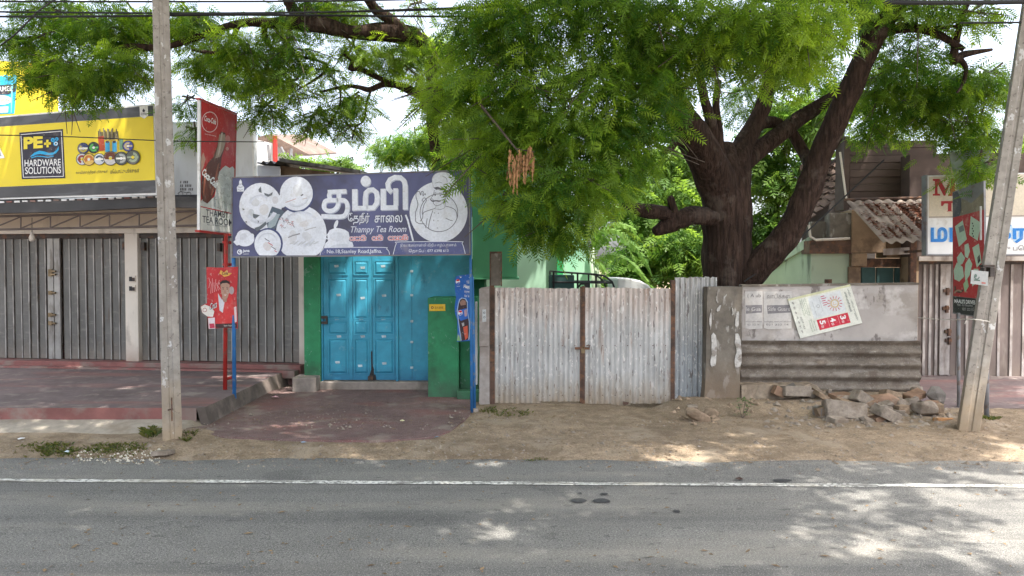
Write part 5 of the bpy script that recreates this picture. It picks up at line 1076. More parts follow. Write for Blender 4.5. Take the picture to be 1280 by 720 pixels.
part('roof_sheet', cn, M_ASB, lambda mb: sheet(1058, 1112, mb), smooth=True)
part('roof_sheet', cn, M_ASB, lambda mb: sheet(1110, 1156, mb), smooth=True)
part('top_batten', cn, M_RUST, lambda mb: mb.tube([at(1056, 249.6, 12.96), at(1163, 246.6, 12.96)], .022, n=8))
def deadleaves(mb):
    q = Random_(5); A0 = at(1060, 251.6, 12.95); dn = Vector((.14, -1.02, at(1107, 303, 11.93).z - A0.z))
    for k in range(5200):
        u = q.random() ** .8 * 1.36; v = .08 + .84 * q.random()
        if noise.noise(Vector((u * 3, v * 3, 2))) + .55 * u - .1 < q.uniform(-.4, .4): continue
        ph = 2 * math.pi * u / .165
        if math.sin(ph) > .35 and q.random() < .7: continue
        p = A0 + Vector((u, 0, 0)) + dn * v + Vector((0, -.002, .021 * math.sin(ph) + .012 + q.random() * .012))
        a = q.uniform(0, 6.28); l = q.uniform(.025, .06); w_ = .3 * l
        d1 = Vector((math.cos(a), math.sin(a), q.uniform(-.5, .3))) * l; d2 = Vector((-math.sin(a), math.cos(a), q.uniform(-.4, .4))) * w_
        mb.poly([p - d1, p + d2, p + d1 + Vector((0, 0, .01)), p - d2])
tag(part('dead_leaves', cn, Mat('red_brown_dead_leaf', (.21, .085, .05), .9).vary(14, .5).done(), deadleaves), kind='stuff')
part('support_post', cn, M_RUST, lambda mb: mb.box((at(1142, 303, 12.75).x, 12.78, 1.3), (.1, .08, 2.6)))
part('name_plank', cn, M_SHUT2E, lambda mb: mb.hexa([at(x, y, Y) for Y in (12.66, 12.7) for x, y in ((1104, 319), (1137, 317.6), (1137, 309), (1104, 311))]))
# house behind the low wall
hw = thing('boarded_house', at(1040, 350, 13.5), 'old pale green house with brown boarded upper wall behind the low white wall', 'house')
L_ = Frame((4.5, 13.6), (7.5, 13.3)); lx = lambda x: L_.u(x, 330)
part('pale_wall', hw, M_PALEG, lambda mb: (L_.box(mb, lx(1014), lx(1062), -.1, L_.v(1040, 317), -.4, 0)))
SW = Frame((5.28, 17.0), (5.34, 13.55))
part('side_wall', hw, M_PALEG, lambda mb: mb.hexa([SW.w(u, v, d) for d in (-.2, 0) for u, v in ((0, -.1), (3.45, -.1), (3.45, at(1014, 308, 13.55).z), (0, 1.72))]))
part('eave_board', hw, M_PALEG, lambda mb: mb.hexa([SW.w(u, v, d) for d in (0, .05) for u, v in ((0, 1.72), (3.45, at(1014, 308, 13.55).z), (3.45, at(1014, 296, 13.55).z), (0, 1.86))]))
part('floor_slab', hw, M_RUST, lambda mb: (L_.pbox(mb, 1012, 300.6, 1064, 317, -.4, .12)))
part('balcony_wall', hw, M_PILLAR, lambda mb: (L_.pbox(mb, 1037, 266, 1072, 297, -.2, .1), L_.pbox(mb, 1014, 277, 1036.5, 300, -.3, -.1)), bevel=.01)
part('ochre_wall', hw, M_OCHRE, lambda mb: (L_.pbox(mb, 1064.4, 262, 1108, 316, -.5, .13), L_.pbox(mb, 1064.4, 316.5, 1084, 333, -.5, .13), L_.pbox(mb, 1060.6, 333.4, 1076, 362, -.5, .05)), bevel=.01)
part('ochre_wall', hw, M_OCHRE, lambda mb: L_.pbox(mb, 1108.4, 300, 1142, 322, -.5, .0))
wn = part('window', hw, M_RUST, lambda mb: (L_.pbox(mb, 1076, 323, 1140, 334, -.4, .02), L_.pbox(mb, 1136.6, 334.2, 1142, 362, -.4, .02)))
for a, b in ((1077, 1094.4), (1096, 1117), (1118.6, 1136)): part('shutter_panel', wn, M_DKTEAL, lambda mb: L_.pbox(mb, a, 334.4, b, 366, -.08, -.02), bevel=.004)
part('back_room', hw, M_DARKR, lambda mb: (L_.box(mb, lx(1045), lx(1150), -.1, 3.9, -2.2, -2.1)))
ud = -.1
up_ = part('upper_wall', hw, M_WOODB, lambda mb: L_.pbox(mb, 1055, 170, 1062, 262, -.6, -.12))
for k in range(9):
    y0 = 176 + 9 * k
    part('board', up_, M_WOODB, lambda mb: L_.pbox(mb, 1062.3, y0, 1171, y0 + 8.7, -.6, -.14 - .008 * (k % 2)), bevel=.004)
part('opening_shade_sheet', hw, M_DARKR, lambda mb: L_.pbox(mb, 1012, 200, 1054.8, 300, -1.6, -1.4))  # dark sheet painted as the shade behind the opening
rf = part('roof', hw, M_RUST, lambda mb: mb.hexa([at(1000, 214, 14.9), at(1056, 170, 13.6), at(1056, 163, 13.6), at(1000, 207, 14.9), at(1000, 214, 16.6), at(1056, 170, 16.6), at(1056, 163, 16.6), at(1000, 207, 16.6)]))
q = Random_(3)
for j in range(6):
    for i in range(6):
        a = at(1003 + 9 * i + 2 * (j % 2), 262 - 9.5 * i * .78 - 8 * j + 14, 14.2 + .12 * j)
        if 1003 + 9 * i > 1052: continue
        part('tile', rf, M_ROOFT, lambda mb: mb.box(a, (.15, .22, .018), rot=Matrix.Rotation(q.uniform(-.1, .1) - .5, 3, 'Y') @ Matrix.Rotation(.45 + q.uniform(-.08, .08), 3, 'X')))
part('conduit', hw, M_CREAM, lambda mb: (mb.tube([at(1050, 190, 13.5), at(1058, 250, 13.5)], .02, n=6), mb.tube([at(1011, 281, 13.2), at(1013, 296, 13.2), at(1020, 300, 13.2), at(1062, 298, 13.2)], .022, n=6)))
part('vent', hw, M_RUST, lambda mb: L_.pbox(mb, 1031, 349, 1040, 354, -.05, .012))
# ------------------------------------------------------------------ green house behind the gate, vehicle, roofs on the far side
Gh = Frame((-2, 16.4), (2, 16.1)); ghx = lambda x: Gh.u(x, 320)
gh = thing('green_house', Gh.w(ghx(690), 0), 'sunlit mint green house behind the tin gate', 'house')
part('wall', gh, M_MINT, lambda mb: Gh.box(mb, ghx(560), ghx(700), -.1, 4.6, -4, 0))
part('wall', gh, M_MINT, lambda mb: mb.hexa([Gh.w(u, v, d) for d in (-4, -.3) for u, v in ((ghx(700), -.1), (ghx(762), -.1), (ghx(748), 1.9), (ghx(708), 3.9))]))
part('column', gh, M_GCOL, lambda mb: Gh.pbox(mb, 696, 230, 704, 420, -.2, .25), bevel=.01)
part('roof', gh, M_ASB, lambda mb: Gh.box(mb, ghx(555), ghx(705), 4.6, 4.68, -4.2, .5))
vh = thing('parked_truck', (1.6, 14.0, 0), 'small white truck with a black load frame standing behind the tin gate', 'truck')
vY = 13.4
def vp(x, y, dY=0): return at(x, y, vY + dY)
part('cab', vh, M_WHITE, lambda mb: mb.prism([Vector((q.x, q.y, q.z)) for q in [vp(*p) for p in ((770, 420), (818, 420), (818, 372), (812, 357), (800, 350.5), (785, 347.5), (772, 347.5))]], [Vector((q.x, q.y + 1.4, q.z)) for q in [vp(*p) for p in ((770, 420), (818, 420), (818, 372), (812, 357), (800, 350.5), (785, 347.5), (772, 347.5))]]), bevel=.03)
part('load_bed', vh, M_DKTEAL, lambda mb: (mb.box(((vp(683, 360).x + vp(768, 360).x) / 2, vY + .75, .95), (vp(768, 360).x - vp(683, 360).x, 1.5, .7)), mb.box((vp(702, 360).x, vY + .06, 1.62), (.45, .1, .62))), bevel=.02)
def rack(mb):
    for dY in (0, 1.3):
        for a, b in (((692, 339.5), (745, 343)), ((745, 343), (756, 345)), ((756, 345), (765, 352)), ((765, 352), (769, 362)), ((692, 339.5), (692, 372)), ((722, 341.6), (722, 372)), ((745, 343), (745, 372)), ((690, 352.6), (766, 353.6))):
            mb.tube([vp(*a) + Vector((0, dY, 0)), vp(*b) + Vector((0, dY, 0))], .017, n=6)
    for p in ((692, 339.5), (722, 341.6), (745, 343), (765, 352)): mb.tube([vp(*p), vp(*p) + Vector((0, 1.3, 0))], .017, n=6)
part('load_frame', vh, M_BLACK, rack)
part('wing_mirror', vh, M_BLACK, lambda mb: (mb.tube([vp(722, 360), vp(726, 355), vp(734, 354.6)], .016, n=6), mb.box(vp(734, 357), (.1, .05, .08))))
for x in (705, 795):
    for dY in (.1, 1.3): part('wheel', vh, M_BLACK, lambda mb: mb.tube([Vector((vp(x, 400).x, vY + dY - .08, .33)), Vector((vp(x, 400).x, vY + dY + .08, .33))], .33, n=16))
fr_ = thing('shed_roof', at(370, 212, 14.2), 'grey corrugated lean-to roof rising above the tea room name board', 'shed')
part('wall', fr_, M_PALEPL, lambda mb: mb.hexa([at(x, y, Y) for Y in (14.1, 14.6) for x, y in ((318, 330), (350, 330), (350, 208), (318, 206))]))
part('gable', fr_, M_OCHRE, lambda mb: mb.prism([at(x, y, 14.3) for x, y in ((350.6, 330), (470, 330), (470, 224), (350.6, 207))], [at(x, y, 14.7) for x, y in ((350.6, 330), (470, 330), (470, 224), (350.6, 207))]))
def shed(mb):
    n = 90; a0, a1 = at(317, 204, 13.9), at(350, 203, 13.9); b0, b1 = at(440, 220, 15.2), at(480, 221, 15.4)
    pr = []
    for j, t in enumerate((0, 1)):
        pass
    e0, e1 = at(317.5, 203.6, 13.8), at(349, 202.6, 13.8)
    for j in range(2):
        for i in range(41):
            t = i / 40; p = e0.lerp(e1, t); pr.append(p + Vector((0, 1.5 * j, .03 * math.sin(t * 2 * math.pi * 3.4) + .1 * j)))
    mb.add(pr, [(i, i + 1, 41 + i + 1, 41 + i) for i in range(40)])
    q0, q1 = at(349, 201.6, 13.8), at(450, 216.6, 14.0)
    mb.hexa([q0, q1, q1 + Vector((0, 1.6, .1)), q0 + Vector((0, 1.6, .1)), q0 + Vector((0, 0, .06)), q1 + Vector((0, 0, .06)), q1 + Vector((0, 1.6, .16)), q0 + Vector((0, 1.6, .16))])
part('roof', fr_, M_GUTTER, shed)
bh = thing('tiled_building', at(350, 200, 19), 'far white building with a red post under an old tiled roof', 'house')
part('wall', bh, M_WHITE, lambda mb: mb.hexa([at(x, y, Y) for Y in (20, 24) for x, y in ((318, 345), (372, 345), (372, 184), (318, 174))]))
def tr2(mb):
    a = [at(326, 168, 18.8), at(338, 170, 18.8), at(388, 194.5, 18.8), at(366, 194.6, 18.8)]
    mb.prism([at(322, 171, 18.8), at(338, 167.5, 18.8), at(386, 193, 18.8), at(386, 195, 18.8), at(366, 195, 18.8), at(340, 179, 18.8), at(322, 175, 18.8)], [q + Vector((0, 3, .5)) for q in [at(322, 171, 18.8), at(338, 167.5, 18.8), at(386, 193, 18.8), at(386, 195, 18.8), at(366, 195, 18.8), at(340, 179, 18.8), at(322, 175, 18.8)]])
part('roof', bh, M_ROOFT, tr2)
part('post', bh, M_RED, lambda mb: mb.tube([at(343.6, 170, 18.6), at(344, 212, 18.6)], .06, n=8))
part('strut', bh, M_GREYP, lambda mb: (mb.tube([at(351, 184, 18.7), at(362, 206, 18.7)], .035, n=6), mb.tube([at(335, 181, 18.7), at(337, 200, 18.7)], .035, n=6), mb.tube([at(364, 186, 18.7), at(364, 205, 18.7)], .04, n=6)))
# ------------------------------------------------------------------ poles
def pole(name, label, base, top, w0, w1, tw, marks=None, parent_extra=None):
    t = thing(name, base, label, 'utility pole')
    n = 30; pr = []
    for j in range(n + 1):
        s = j / n; c = base.lerp(top, s); h = (w0 * (1 - s) + w1 * s) / 2
        for k, (a, b) in enumerate(((-1, -1), (-.25, -1), (-.2, -.86), (.2, -.86), (.25, -1), (1, -1), (1, 1), (-1, 1))):
            v = Matrix.Rotation(tw, 3, 'Z') @ Vector((a * h, b * h, 0)); pr.append(c + v * (1 + .012 * noise.noise(Vector((k, j * .7, 3)))))
    o = MB(); o.add(pr, [(j * 8 + k, j * 8 + (k + 1) % 8, (j + 1) * 8 + (k + 1) % 8, (j + 1) * 8 + k) for j in range(n) for k in range(8)] + [[n * 8 + k for k in range(8)]])
    o.build('shaft', M_POLE, t, bevel=.006); return t
b1_ = gz(216, 553, .02); t1_ = at(196.5, -160, b1_.y)
p1_ = pole('utility_pole', 'big weathered concrete pole at the edge of the shop forecourt ramp', b1_ - Vector((0, 0, .1)), t1_, .21, .165, R(24))
PF = Frame((b1_.x - 1, b1_.y), (b1_.x + 1, b1_.y))
part('iron_pin', p1_, M_RUST, lambda mb: (mb.tube([at(214.6, 497, b1_.y - .16), at(215, 526, b1_.y - .16)], .008, n=5), mb.tube([at(210, 512.6, b1_.y - .16), at(216, 511.4, b1_.y - .16)], .01, n=5)))
b2_ = gz(1208.5, 537, .05); t2_ = at(1284, 45, b2_.y)
t2_ = b2_ + (t2_ - b2_) * 1.35
p2_ = pole('utility_pole', 'leaning concrete pole in front of the brown shuttered shop', b2_ - Vector((0, 0, .1)), t2_, .225, .19, R(-24))
pt = thing('pole_plate', at(1224, 347, b2_.y - .17), 'small white notice plate strapped to the leaning pole', 'notice')
PP = Frame((b2_.x - 1, b2_.y - .17), (b2_.x + 1, b2_.y - .17))
part('plate', pt, ink((.33, .34, .33)), lambda mb: PP.slab(mb, [(1214.6, 337.4), (1235.6, 339.6), (1234.6, 357.4), (1213.4, 354.6)], -.012, 0))
part('plate_print', pt, None, lambda mb: (PP.ring(mb, 1221, 346, 2.2, 3.6, .003, ink((.1, .14, .12)), 14, t0=0, t1=4), PP.line(mb, [(1217.4, 350), (1225, 350.6)], 1.6, .003, ink((.08, .12, .1))), PP.ell(mb, 1219.6, 344.6, 1.8, 2.2, .0045, ink((.1, .14, .12)), 10), PP.flat(mb, [(1227, 352.4), (1232, 353), (1232, 355), (1227, 354.4)], .003, ink((.35, .12, .1)))))
part('bracket', pt, M_STEEL, lambda mb: (PP.pbox(mb, 1229, 331, 1243.6, 334.2, -.1, -.02), PP.pbox(mb, 1238, 334.4, 1243.6, 346, -.1, -.02), PP.pbox(mb, 1230, 334.6, 1232, 339, -.1, -.02)))
cd = MB(); cd.tube([Vector(q) for q in spline([tuple(Wl.w(*Wl.uv(1147, 397), .02)), tuple(at(1180, 399.6, 10.4)), tuple(at(1212, 399, b2_.y - .14)), tuple(at(1232, 401, b2_.y - .14)), tuple(at(1238, 403.4, b2_.y - .1))], 4)], .006, n=5); cd.tube([at(1208, 400, b2_.y - .13), at(1206, 405, b2_.y - .13)], .006, n=5)
tag(cd.build('string', M_CORD), 'pale string tied from the low wall to the leaning pole', 'string')
# ------------------------------------------------------------------ wires
def wire(pts, r, label, sag=0):
    mb = MB(); mb.tube([Vector(q) for q in spline([tuple(p) for p in pts], 8)], r, n=6); tag(mb.build('overhead_wire', M_CABLE), label, 'wire', 'overhead wires along the street')
wy = b1_.y - .15
def wpts(ys, Y0, Y1): return [at(x, y, Y0 + (Y1 - Y0) * k / (len(ys) - 1)) for k, (x, y) in enumerate(ys)]
wire(wpts([(-120, 1.5), (200, 2), (420, 1), (660, -4)], 8.95, 8.95), .011, 'topmost overhead wire at the upper edge above the billboard')
wire(wpts([(-120, 13.5), (200, 16.4), (440, 14.6), (640, 9), (800, 3)], 8.9, 9.2), .011, 'upper of two close overhead wires crossing in front of the leaves')
wire(wpts([(-120, 20.5), (100, 20.6), (300, 18.6), (560, 20.6), (760, 19), (900, 17)], 8.85, 9.4), .013, 'lower of two close overhead wires crossing in front of the leaves')
wire(wpts([(205, 18), (330, 17), (480, 12.6), (640, 7)], 8.8, 9), .008, 'thin overhead wire leaving the big concrete pole')
wire(wpts([(940, 0), (1160, 3.4), (1300, 2)], 9.2, 9.2), .028, 'thick overhead cable above the leaning pole')
wire(wpts([(1200, 28.6), (1285, 28)], 9.4, 9.3), .012, 'short overhead wire reaching the leaning pole through the leaves')
wire(wpts([(-60, 168.4), (60, 170), (195, 175.6), (250, 176.8), (330, 177.4)], 9.0, 9.0), .006, 'thin low wire drooping in front of the yellow billboard')
wire(wpts([(84, -10), (48, 14), (14, 47), (-40, 84)], 8.9, 11), .011, 'slanting wire at the corner above the yellow hoarding')
wire([at(930, 352, 11.4), at(975, 320, 11.4), at(1016, 283, 11.5), at(1105, 200, 12)], .012, 'thin slanting guy wire from the low wall to the boarded house')
# ------------------------------------------------------------------ leaves
NR = np.random.default_rng(11)
SD = np.array(SUN)
def frond(pairs, leaflen, width, ang, droop, curl):
    """pinnate leaf along +X: each leaflet one folded quad"""
    V, Q = [], []
    for k in range(pairs):
        t = .16 + .80 * k / (pairs - 1); ll = leaflen * (1 - .45 * abs(t - .45))
        for s in (-1, 1):
            a = ang * (1 - .25 * t); dx, dy = math.cos(a), s * math.sin(a)
            b = np.array((t, 0, -droop * t * t)); L = np.array((dx, dy, -.25)) * ll; P = np.array((-dy, dx, 0)) * width * ll * s
            m = b + L * .5 - P * curl
            base = len(V); V += [b, m + P * .5, b + L + P * .35, m - P * .5]; Q.append((base, base + 1, base + 2, base + 3))
    t = 1.0; b = np.array((.97, 0, -droop)); L = np.array((.9, 0, -.5)) * leaflen * .8; P = np.array((0, 1, 0)) * width * leaflen
    base = len(V); V += [b, b + L * .5 + P * .5, b + L, b + L * .5 - P * .5]; Q.append((base, base + 1, base + 2, base + 3))
    return np.array(V, float), np.array(Q, int)
FR_NEEM = frond(7, .40, .22, 1.05, .32, .5)
FR_BIG = frond(4, .5, .5, 1.0, .2, .3)
FR_SHRUB = frond(4, .5, .42, .95, .25, .3)
def rotmats(d, roll):
    d = d / np.linalg.norm(d, axis=1, keepdims=True)
    up = np.tile(np.array((0, 0, 1.0)), (len(d), 1)); y = np.cross(up, d); n = np.linalg.norm(y, axis=1, keepdims=True); y = np.where(n > 1e-3, y / np.maximum(n, 1e-3), np.array((0, 1.0, 0)))
    z = np.cross(d, y); c, s = np.cos(roll)[:, None], np.sin(roll)[:, None]
    return np.stack((d, y * c + z * s, z * c - y * s), axis=2)
# places on the ground and on walls that the sun reaches through gaps cut for it in the crowns: point, half widths, upright?
SPOT = []
def spot(px, py, rx, ry, z=0.02):
    c = gz(px, py, z); SPOT.append((np.array(c), rx / F_PX * c.y, max(.04, c.y - gz(px, py + ry, z).y), False))
for a in ((880, 570, 80, 7), (915, 550, 36, 4), (1000, 552, 28, 3.5), (800, 573, 26, 4), (1060, 572, 34, 3), (850, 573, 30, 4), (590, 571, 34, 5), (640, 566, 20, 3), (1215, 560, 45, 5), (1270, 566, 30, 4), (1170, 682, 120, 16), (1250, 655, 60, 22), (930, 690, 55, 7), (1010, 668, 55, 6), (1100, 640, 80, 6), (1060, 628, 40, 4), (515, 668, 30, 5), (595, 655, 22, 3), (625, 652, 16, 3), (60, 661, 30, 4), (690, 645, 24, 3), (300, 590, 26, 2), (1140, 592, 26, 2), (1040, 602, 34, 2), (840, 604, 26, 2), (850, 560, 20, 3),
          (30, 588, 70, 4), (150, 565, 40, 3), (85, 603, 30, 2), (500, 620, 22, 2), (370, 700, 26, 3), (760, 628, 20, 2), (1250, 700, 60, 14), (880, 712, 40, 6), (640, 690, 20, 3)): spot(*a)
for a in ((165, 483, 22, 1.6, .3), (70, 510, 12, 1.4, .3), (25, 526, 18, 2, .1), (520, 546, 20, 2, .09), (350, 530, 14, 1.5, .09)): spot(*a)
gw = at(690, 320, 16.2)
SPOT.append((np.array(at(724, 318, 16.4)), .62, 1.2, True))
SPOT.append((np.array(at(272, 262, 11)), .14, .55, True))
def lit(P):
    bad = np.zeros(len(P), bool)
    for c, rx, ry, up in SPOT:
        if up:
            t = (P[:, 1] - c[1]) / SD[1]; q = P - SD * t[:, None]; m = (t > 0) & ((((q[:, 0] - c[0]) / rx) ** 2 + ((q[:, 2] - c[2]) / ry) ** 2) < 1)
        else:
            t = (P[:, 2] - c[2]) / SD[2]; q = P - SD * t[:, None]; m = (t > 0) & ((((q[:, 0] - c[0]) / (rx + .16)) ** 2 + ((q[:, 1] - c[1]) / (ry + .17)) ** 2) < 1)
        bad |= m
    return bad
def crown(parent, blobs, mat, fr, size, per=14, spread=.30, hang=.35, keep=1.0, name='crown'):
    """blobs: (centre, (rx, ry, rz), clumps, tone); leaves stand in tufts at twig ends"""
    Ps, Ds, Ts, Ss = [], [], [], []
    for c, r, n, tone in blobs:
        c = np.array(c); r = np.array(r)
        u = NR.normal(size=(n, 3)); u /= np.linalg.norm(u, axis=1, keepdims=True); rad = .35 + .65 * NR.random(n) ** .6
        cc = c + u * r * rad[:, None]
        ct = np.clip(tone + NR.normal(0, .26, n), 0, 1)
        for k in range(n):
            m = max(3, int(per * NR.uniform(.6, 1.4)))
            off = NR.normal(size=(m, 3)) * spread * np.array((1, 1, .6)); d = NR.normal(size=(m, 3)); d[:, 2] *= .35
            d /= np.linalg.norm(d, axis=1, keepdims=True); d = d + .5 * u[k] * np.array((1, 1, .3)); d[:, 2] -= hang * (.6 + .9 * NR.random(m))
            Ps.append(cc[k] + off * .8 ); Ds.append(d); Ts.append(np.clip(ct[k] + NR.normal(0, .2, m), 0, 1)); Ss.append(size * NR.uniform(.7, 1.3, m))
    P, D, Tn, S_ = map(np.concatenate, (Ps, Ds, Ts, Ss))
    ok = ~lit(P) & (np.linalg.norm(P - np.array((0, 0, CAM_Z)), axis=1) > 2.2) & (P[:, 2] > .3)
    P, D, Tn, S_ = P[ok], D[ok], Tn[ok], S_[ok]
    V, Q = fr; Mx = rotmats(D, NR.normal(0, .8, len(P)))
    W = np.einsum('nij,vj->nvi', Mx, V) * S_[:, None, None] + P[:, None, :]
    nv = len(V); N = len(P)
    return leafmesh(name, W.reshape(-1, 3), (Q[None] + (np.arange(N) * nv)[:, None, None]).reshape(-1, 4), np.repeat(Tn, nv), mat, parent), N * len(Q) * 2
def twigs(parent, blobs, seed):
    q = Random_(seed); mb = MB()
    for c, r, n, t in blobs:
        c = Vector(c)
        for k in range(4):
            d = Vector((q.gauss(0, 1), q.gauss(0, .7), q.gauss(-.15, .5))).normalized(); l = max(r) * q.uniform(.8, 1.7) + .15
            a = c - d * l * .35 + Vector((0, 0, .12)); m = c + d * l * .3 + Vector((q.uniform(-.08, .08), 0, .08)); e = c + d * l - Vector((0, 0, .12))
            mb.tube([a, m, e], [.016, .011, .004], n=5)
            for j in range(2):
                s = a.lerp(e, q.uniform(.35, .7)) + Vector((0, 0, .05)); mb.tube([s, s + Vector((q.uniform(-.3, .3), q.uniform(-.3, .3), q.uniform(-.3, .05)))], [.007, .003], n=4)
    tag(mb.build('twigs', M_TWIG, parent), kind='stuff')
def leafmesh(name, W, Q, tone, mat, parent):
    o0 = np.array(((W[:, 0].min() + W[:, 0].max()) / 2, (W[:, 1].min() + W[:, 1].max()) / 2, W[:, 2].min())); W = W - o0
    me = bpy.data.meshes.new(name); me.vertices.add(len(W)); me.vertices.foreach_set('co', W.astype(np.float32).ravel())
    k = Q.shape[1]
    me.loops.add(Q.size); me.loops.foreach_set('vertex_index', Q.astype(np.int32).ravel())
    me.polygons.add(len(Q)); me.polygons.foreach_set('loop_start', np.arange(0, Q.size, k, dtype=np.int32)); me.polygons.foreach_set('loop_total', np.full(len(Q), k, np.int32))
    a = me.attributes.new('tone', 'FLOAT', 'POINT'); a.data.foreach_set('value', tone.astype(np.float32))
    me.materials.append(mat); me.update(calc_edges=True)
    return link(name, me, Vector(o0), parent)
def limb(parent, name, pts, k=6, n=10, rough=.12, seed=0, mat=None):
    """pts: (px, py, Y, radius)"""
    q = spline([(*at(x, y, Y), r) for x, y, Y, r in pts], k)
    return part(name, parent, mat or M_BARK, lambda mb: mb.tube([Vector(a[:3]) for a in q], [a[3] for a in q], n=n, rough=rough, seed=seed), smooth=True)
def bl(px, py, Y, rx, ry, rz, n, tone=.4): return (at(px, py, Y), (max(.08, rx - .22), max(.1, ry - .15), max(.06, rz - .2)), max(2, int(n * .62)), tone)
TRI = 0
# ------------------------------------------------------------------ the big tree over the gate
nt1 = thing('neem_tree', at(906, 520, 11.75), 'huge neem tree with a dark furrowed forking trunk behind the plastered pillar', 'tree')
limb(nt1, 'trunk', [(908, 560, 11.8, .50), (910, 500, 11.8, .44), (911, 430, 11.8, .40), (911, 360, 11.8, .385), (909, 310, 11.8, .385), (908, 270, 11.8, .365), (906, 235, 11.8, .33), (906, 205, 11.8, .25), (908, 180, 11.85, .12)], k=8, n=28, rough=.10, seed=2)
limb(nt1, 'limb', [(915, 330, 11.75, .26), (905, 262, 11.7, .30), (893, 222, 11.6, .30), (878, 190, 11.4, .27), (862, 162, 11.2, .235), (848, 140, 11.0, .21), (836, 112, 10.6, .16), (812, 60, 10.2, .13), (775, 0, 9.8, .11), (730, -60, 9.2, .09)], k=8, n=18, seed=4)
limb(nt1, 'limb', [(918, 320, 11.75, .25), (919, 260, 11.75, .26), (921, 215, 11.8, .21), (928, 185, 11.9, .17), (941, 160, 12, .14), (955, 128, 12, .125), (964, 95, 11.9, .11), (972, 55, 11.7, .12), (980, 0, 11.3, .11), (985, -60, 11, .09)], k=8, n=16, seed=6)
limb(nt1, 'limb', [(905, 212, 11.6, .12), (895, 180, 11.5, .10), (888, 150, 11.4, .085), (880, 122, 11.3, .07), (874, 90, 11.2, .06)], seed=8)
limb(nt1, 'limb', [(900, 205, 11.6, .08), (899, 170, 11.5, .07), (895, 130, 11.45, .055), (898, 100, 11.4, .05)], seed=9)
limb(nt1, 'limb', [(915, 372, 11.8, .26), (935, 345, 11.65, .25), (958, 322, 11.5, .215), (982, 296, 11.4, .20), (1000, 262, 11.3, .185), (1013, 228, 11.25, .18), (1026, 192, 11.2, .17), (1042, 158, 11.1, .165), (1060, 118, 11, .16), (1080, 74, 10.9, .155), (1096, 40, 10.8, .15), (1120, 5, 10.6, .13), (1150, -60, 10.4, .11)], k=8, n=18, seed=11)
limb(nt1, 'limb', [(1085, 52, 10.85, .1), (1082, 25, 10.8, .1), (1086, -20, 10.7, .09)], seed=12)
limb(nt1, 'limb', [(918, 215, 11.9, .17), (945, 190, 12.2, .15), (972, 170, 12.4, .14), (1002, 146, 12.6, .13), (1040, 122, 12.7, .10), (1085, 100, 12.8, .08)], seed=13)
limb(nt1, 'limb', [(922, 190, 12.0, .12), (950, 155, 12.4, .10), (982, 158, 12.6, .09), (1004, 190, 12.6, .10), (1018, 220, 12.2, .1)], seed=14)
limb(nt1, 'limb', [(895, 272, 11.6, .15), (870, 270, 11.5, .145), (848, 274, 11.4, .15), (834, 282, 11.35, .12), (818, 290, 11.3, .07)], seed=15, rough=.25)
limb(nt1, 'limb', [(845, 272, 11.4, .12), (828, 266, 11.3, .11), (810, 264, 11.2, .105), (795, 260, 11.1, .085), (782, 257, 11, .06), (778, 255, 11, .03)], seed=16, rough=.25)
limb(nt1, 'limb', [(845, 272, 11.35, .07), (841, 258, 11.3, .06), (838, 248, 11.3, .055), (837, 245, 11.3, .03)], seed=17)
limb(nt1, 'limb', [(1088, 52, 10.85, .07), (1120, 36, 10.7, .065), (1150, 36, 10.6, .06), (1178, 46, 10.5, .05), (1205, 62, 10.4, .035)], seed=18)
limb(nt1, 'limb', [(1240, 62, 10.6, .02), (1205, 68, 10.6, .05), (1192, 74, 10.6, .06), (1200, 30, 10.4, .04), (1210, 4, 10.3, .03)], seed=19)
limb(nt1, 'limb', [(1196, 70, 10.6, .05), (1207, 84, 10.6, .035), (1204, 104, 10.6, .025), (1196, 116, 10.6, .015)], seed=20, n=8)
limb(nt1, 'limb', [(1120, 40, 10.6, .03), (1180, 34, 10.4, .022), (1220, 30, 10.3, .02), (1268, 28, 10.3, .012)], seed=21, n=8)
limb(nt1, 'limb', [(862, 178, 11.2, .05), (836, 176, 11, .045), (818, 172, 10.9, .04), (805, 176, 10.8, .03)], seed=22, n=8)
limb(nt1, 'limb', [(850, 170, 11.2, .04), (838, 186, 11.1, .05), (826, 192, 11, .02)], seed=23, n=8)
limb(nt1, 'limb', [(790, 240, 10.9, .02), (786, 226, 10.9, .025), (775, 215, 10.8, .015), (760, 205, 10.5, .012)], seed=24, n=6)
limb(nt1, 'limb', [(800, 90, 10.2, .09), (740, 90, 9.8, .07), (680, 110, 9.5, .05), (620, 130, 9.4, .035), (560, 120, 9.4, .02)], seed=25)
limb(nt1, 'limb', [(740, 90, 9.8, .05), (710, 160, 9.4, .035), (690, 220, 9.2, .02)], seed=26, n=8)
limb(nt1, 'limb', [(775, 0, 9.8, .09), (700, 0, 9.4, .06), (640, 20, 9.3, .04), (590, 60, 9.3, .02)], seed=27)
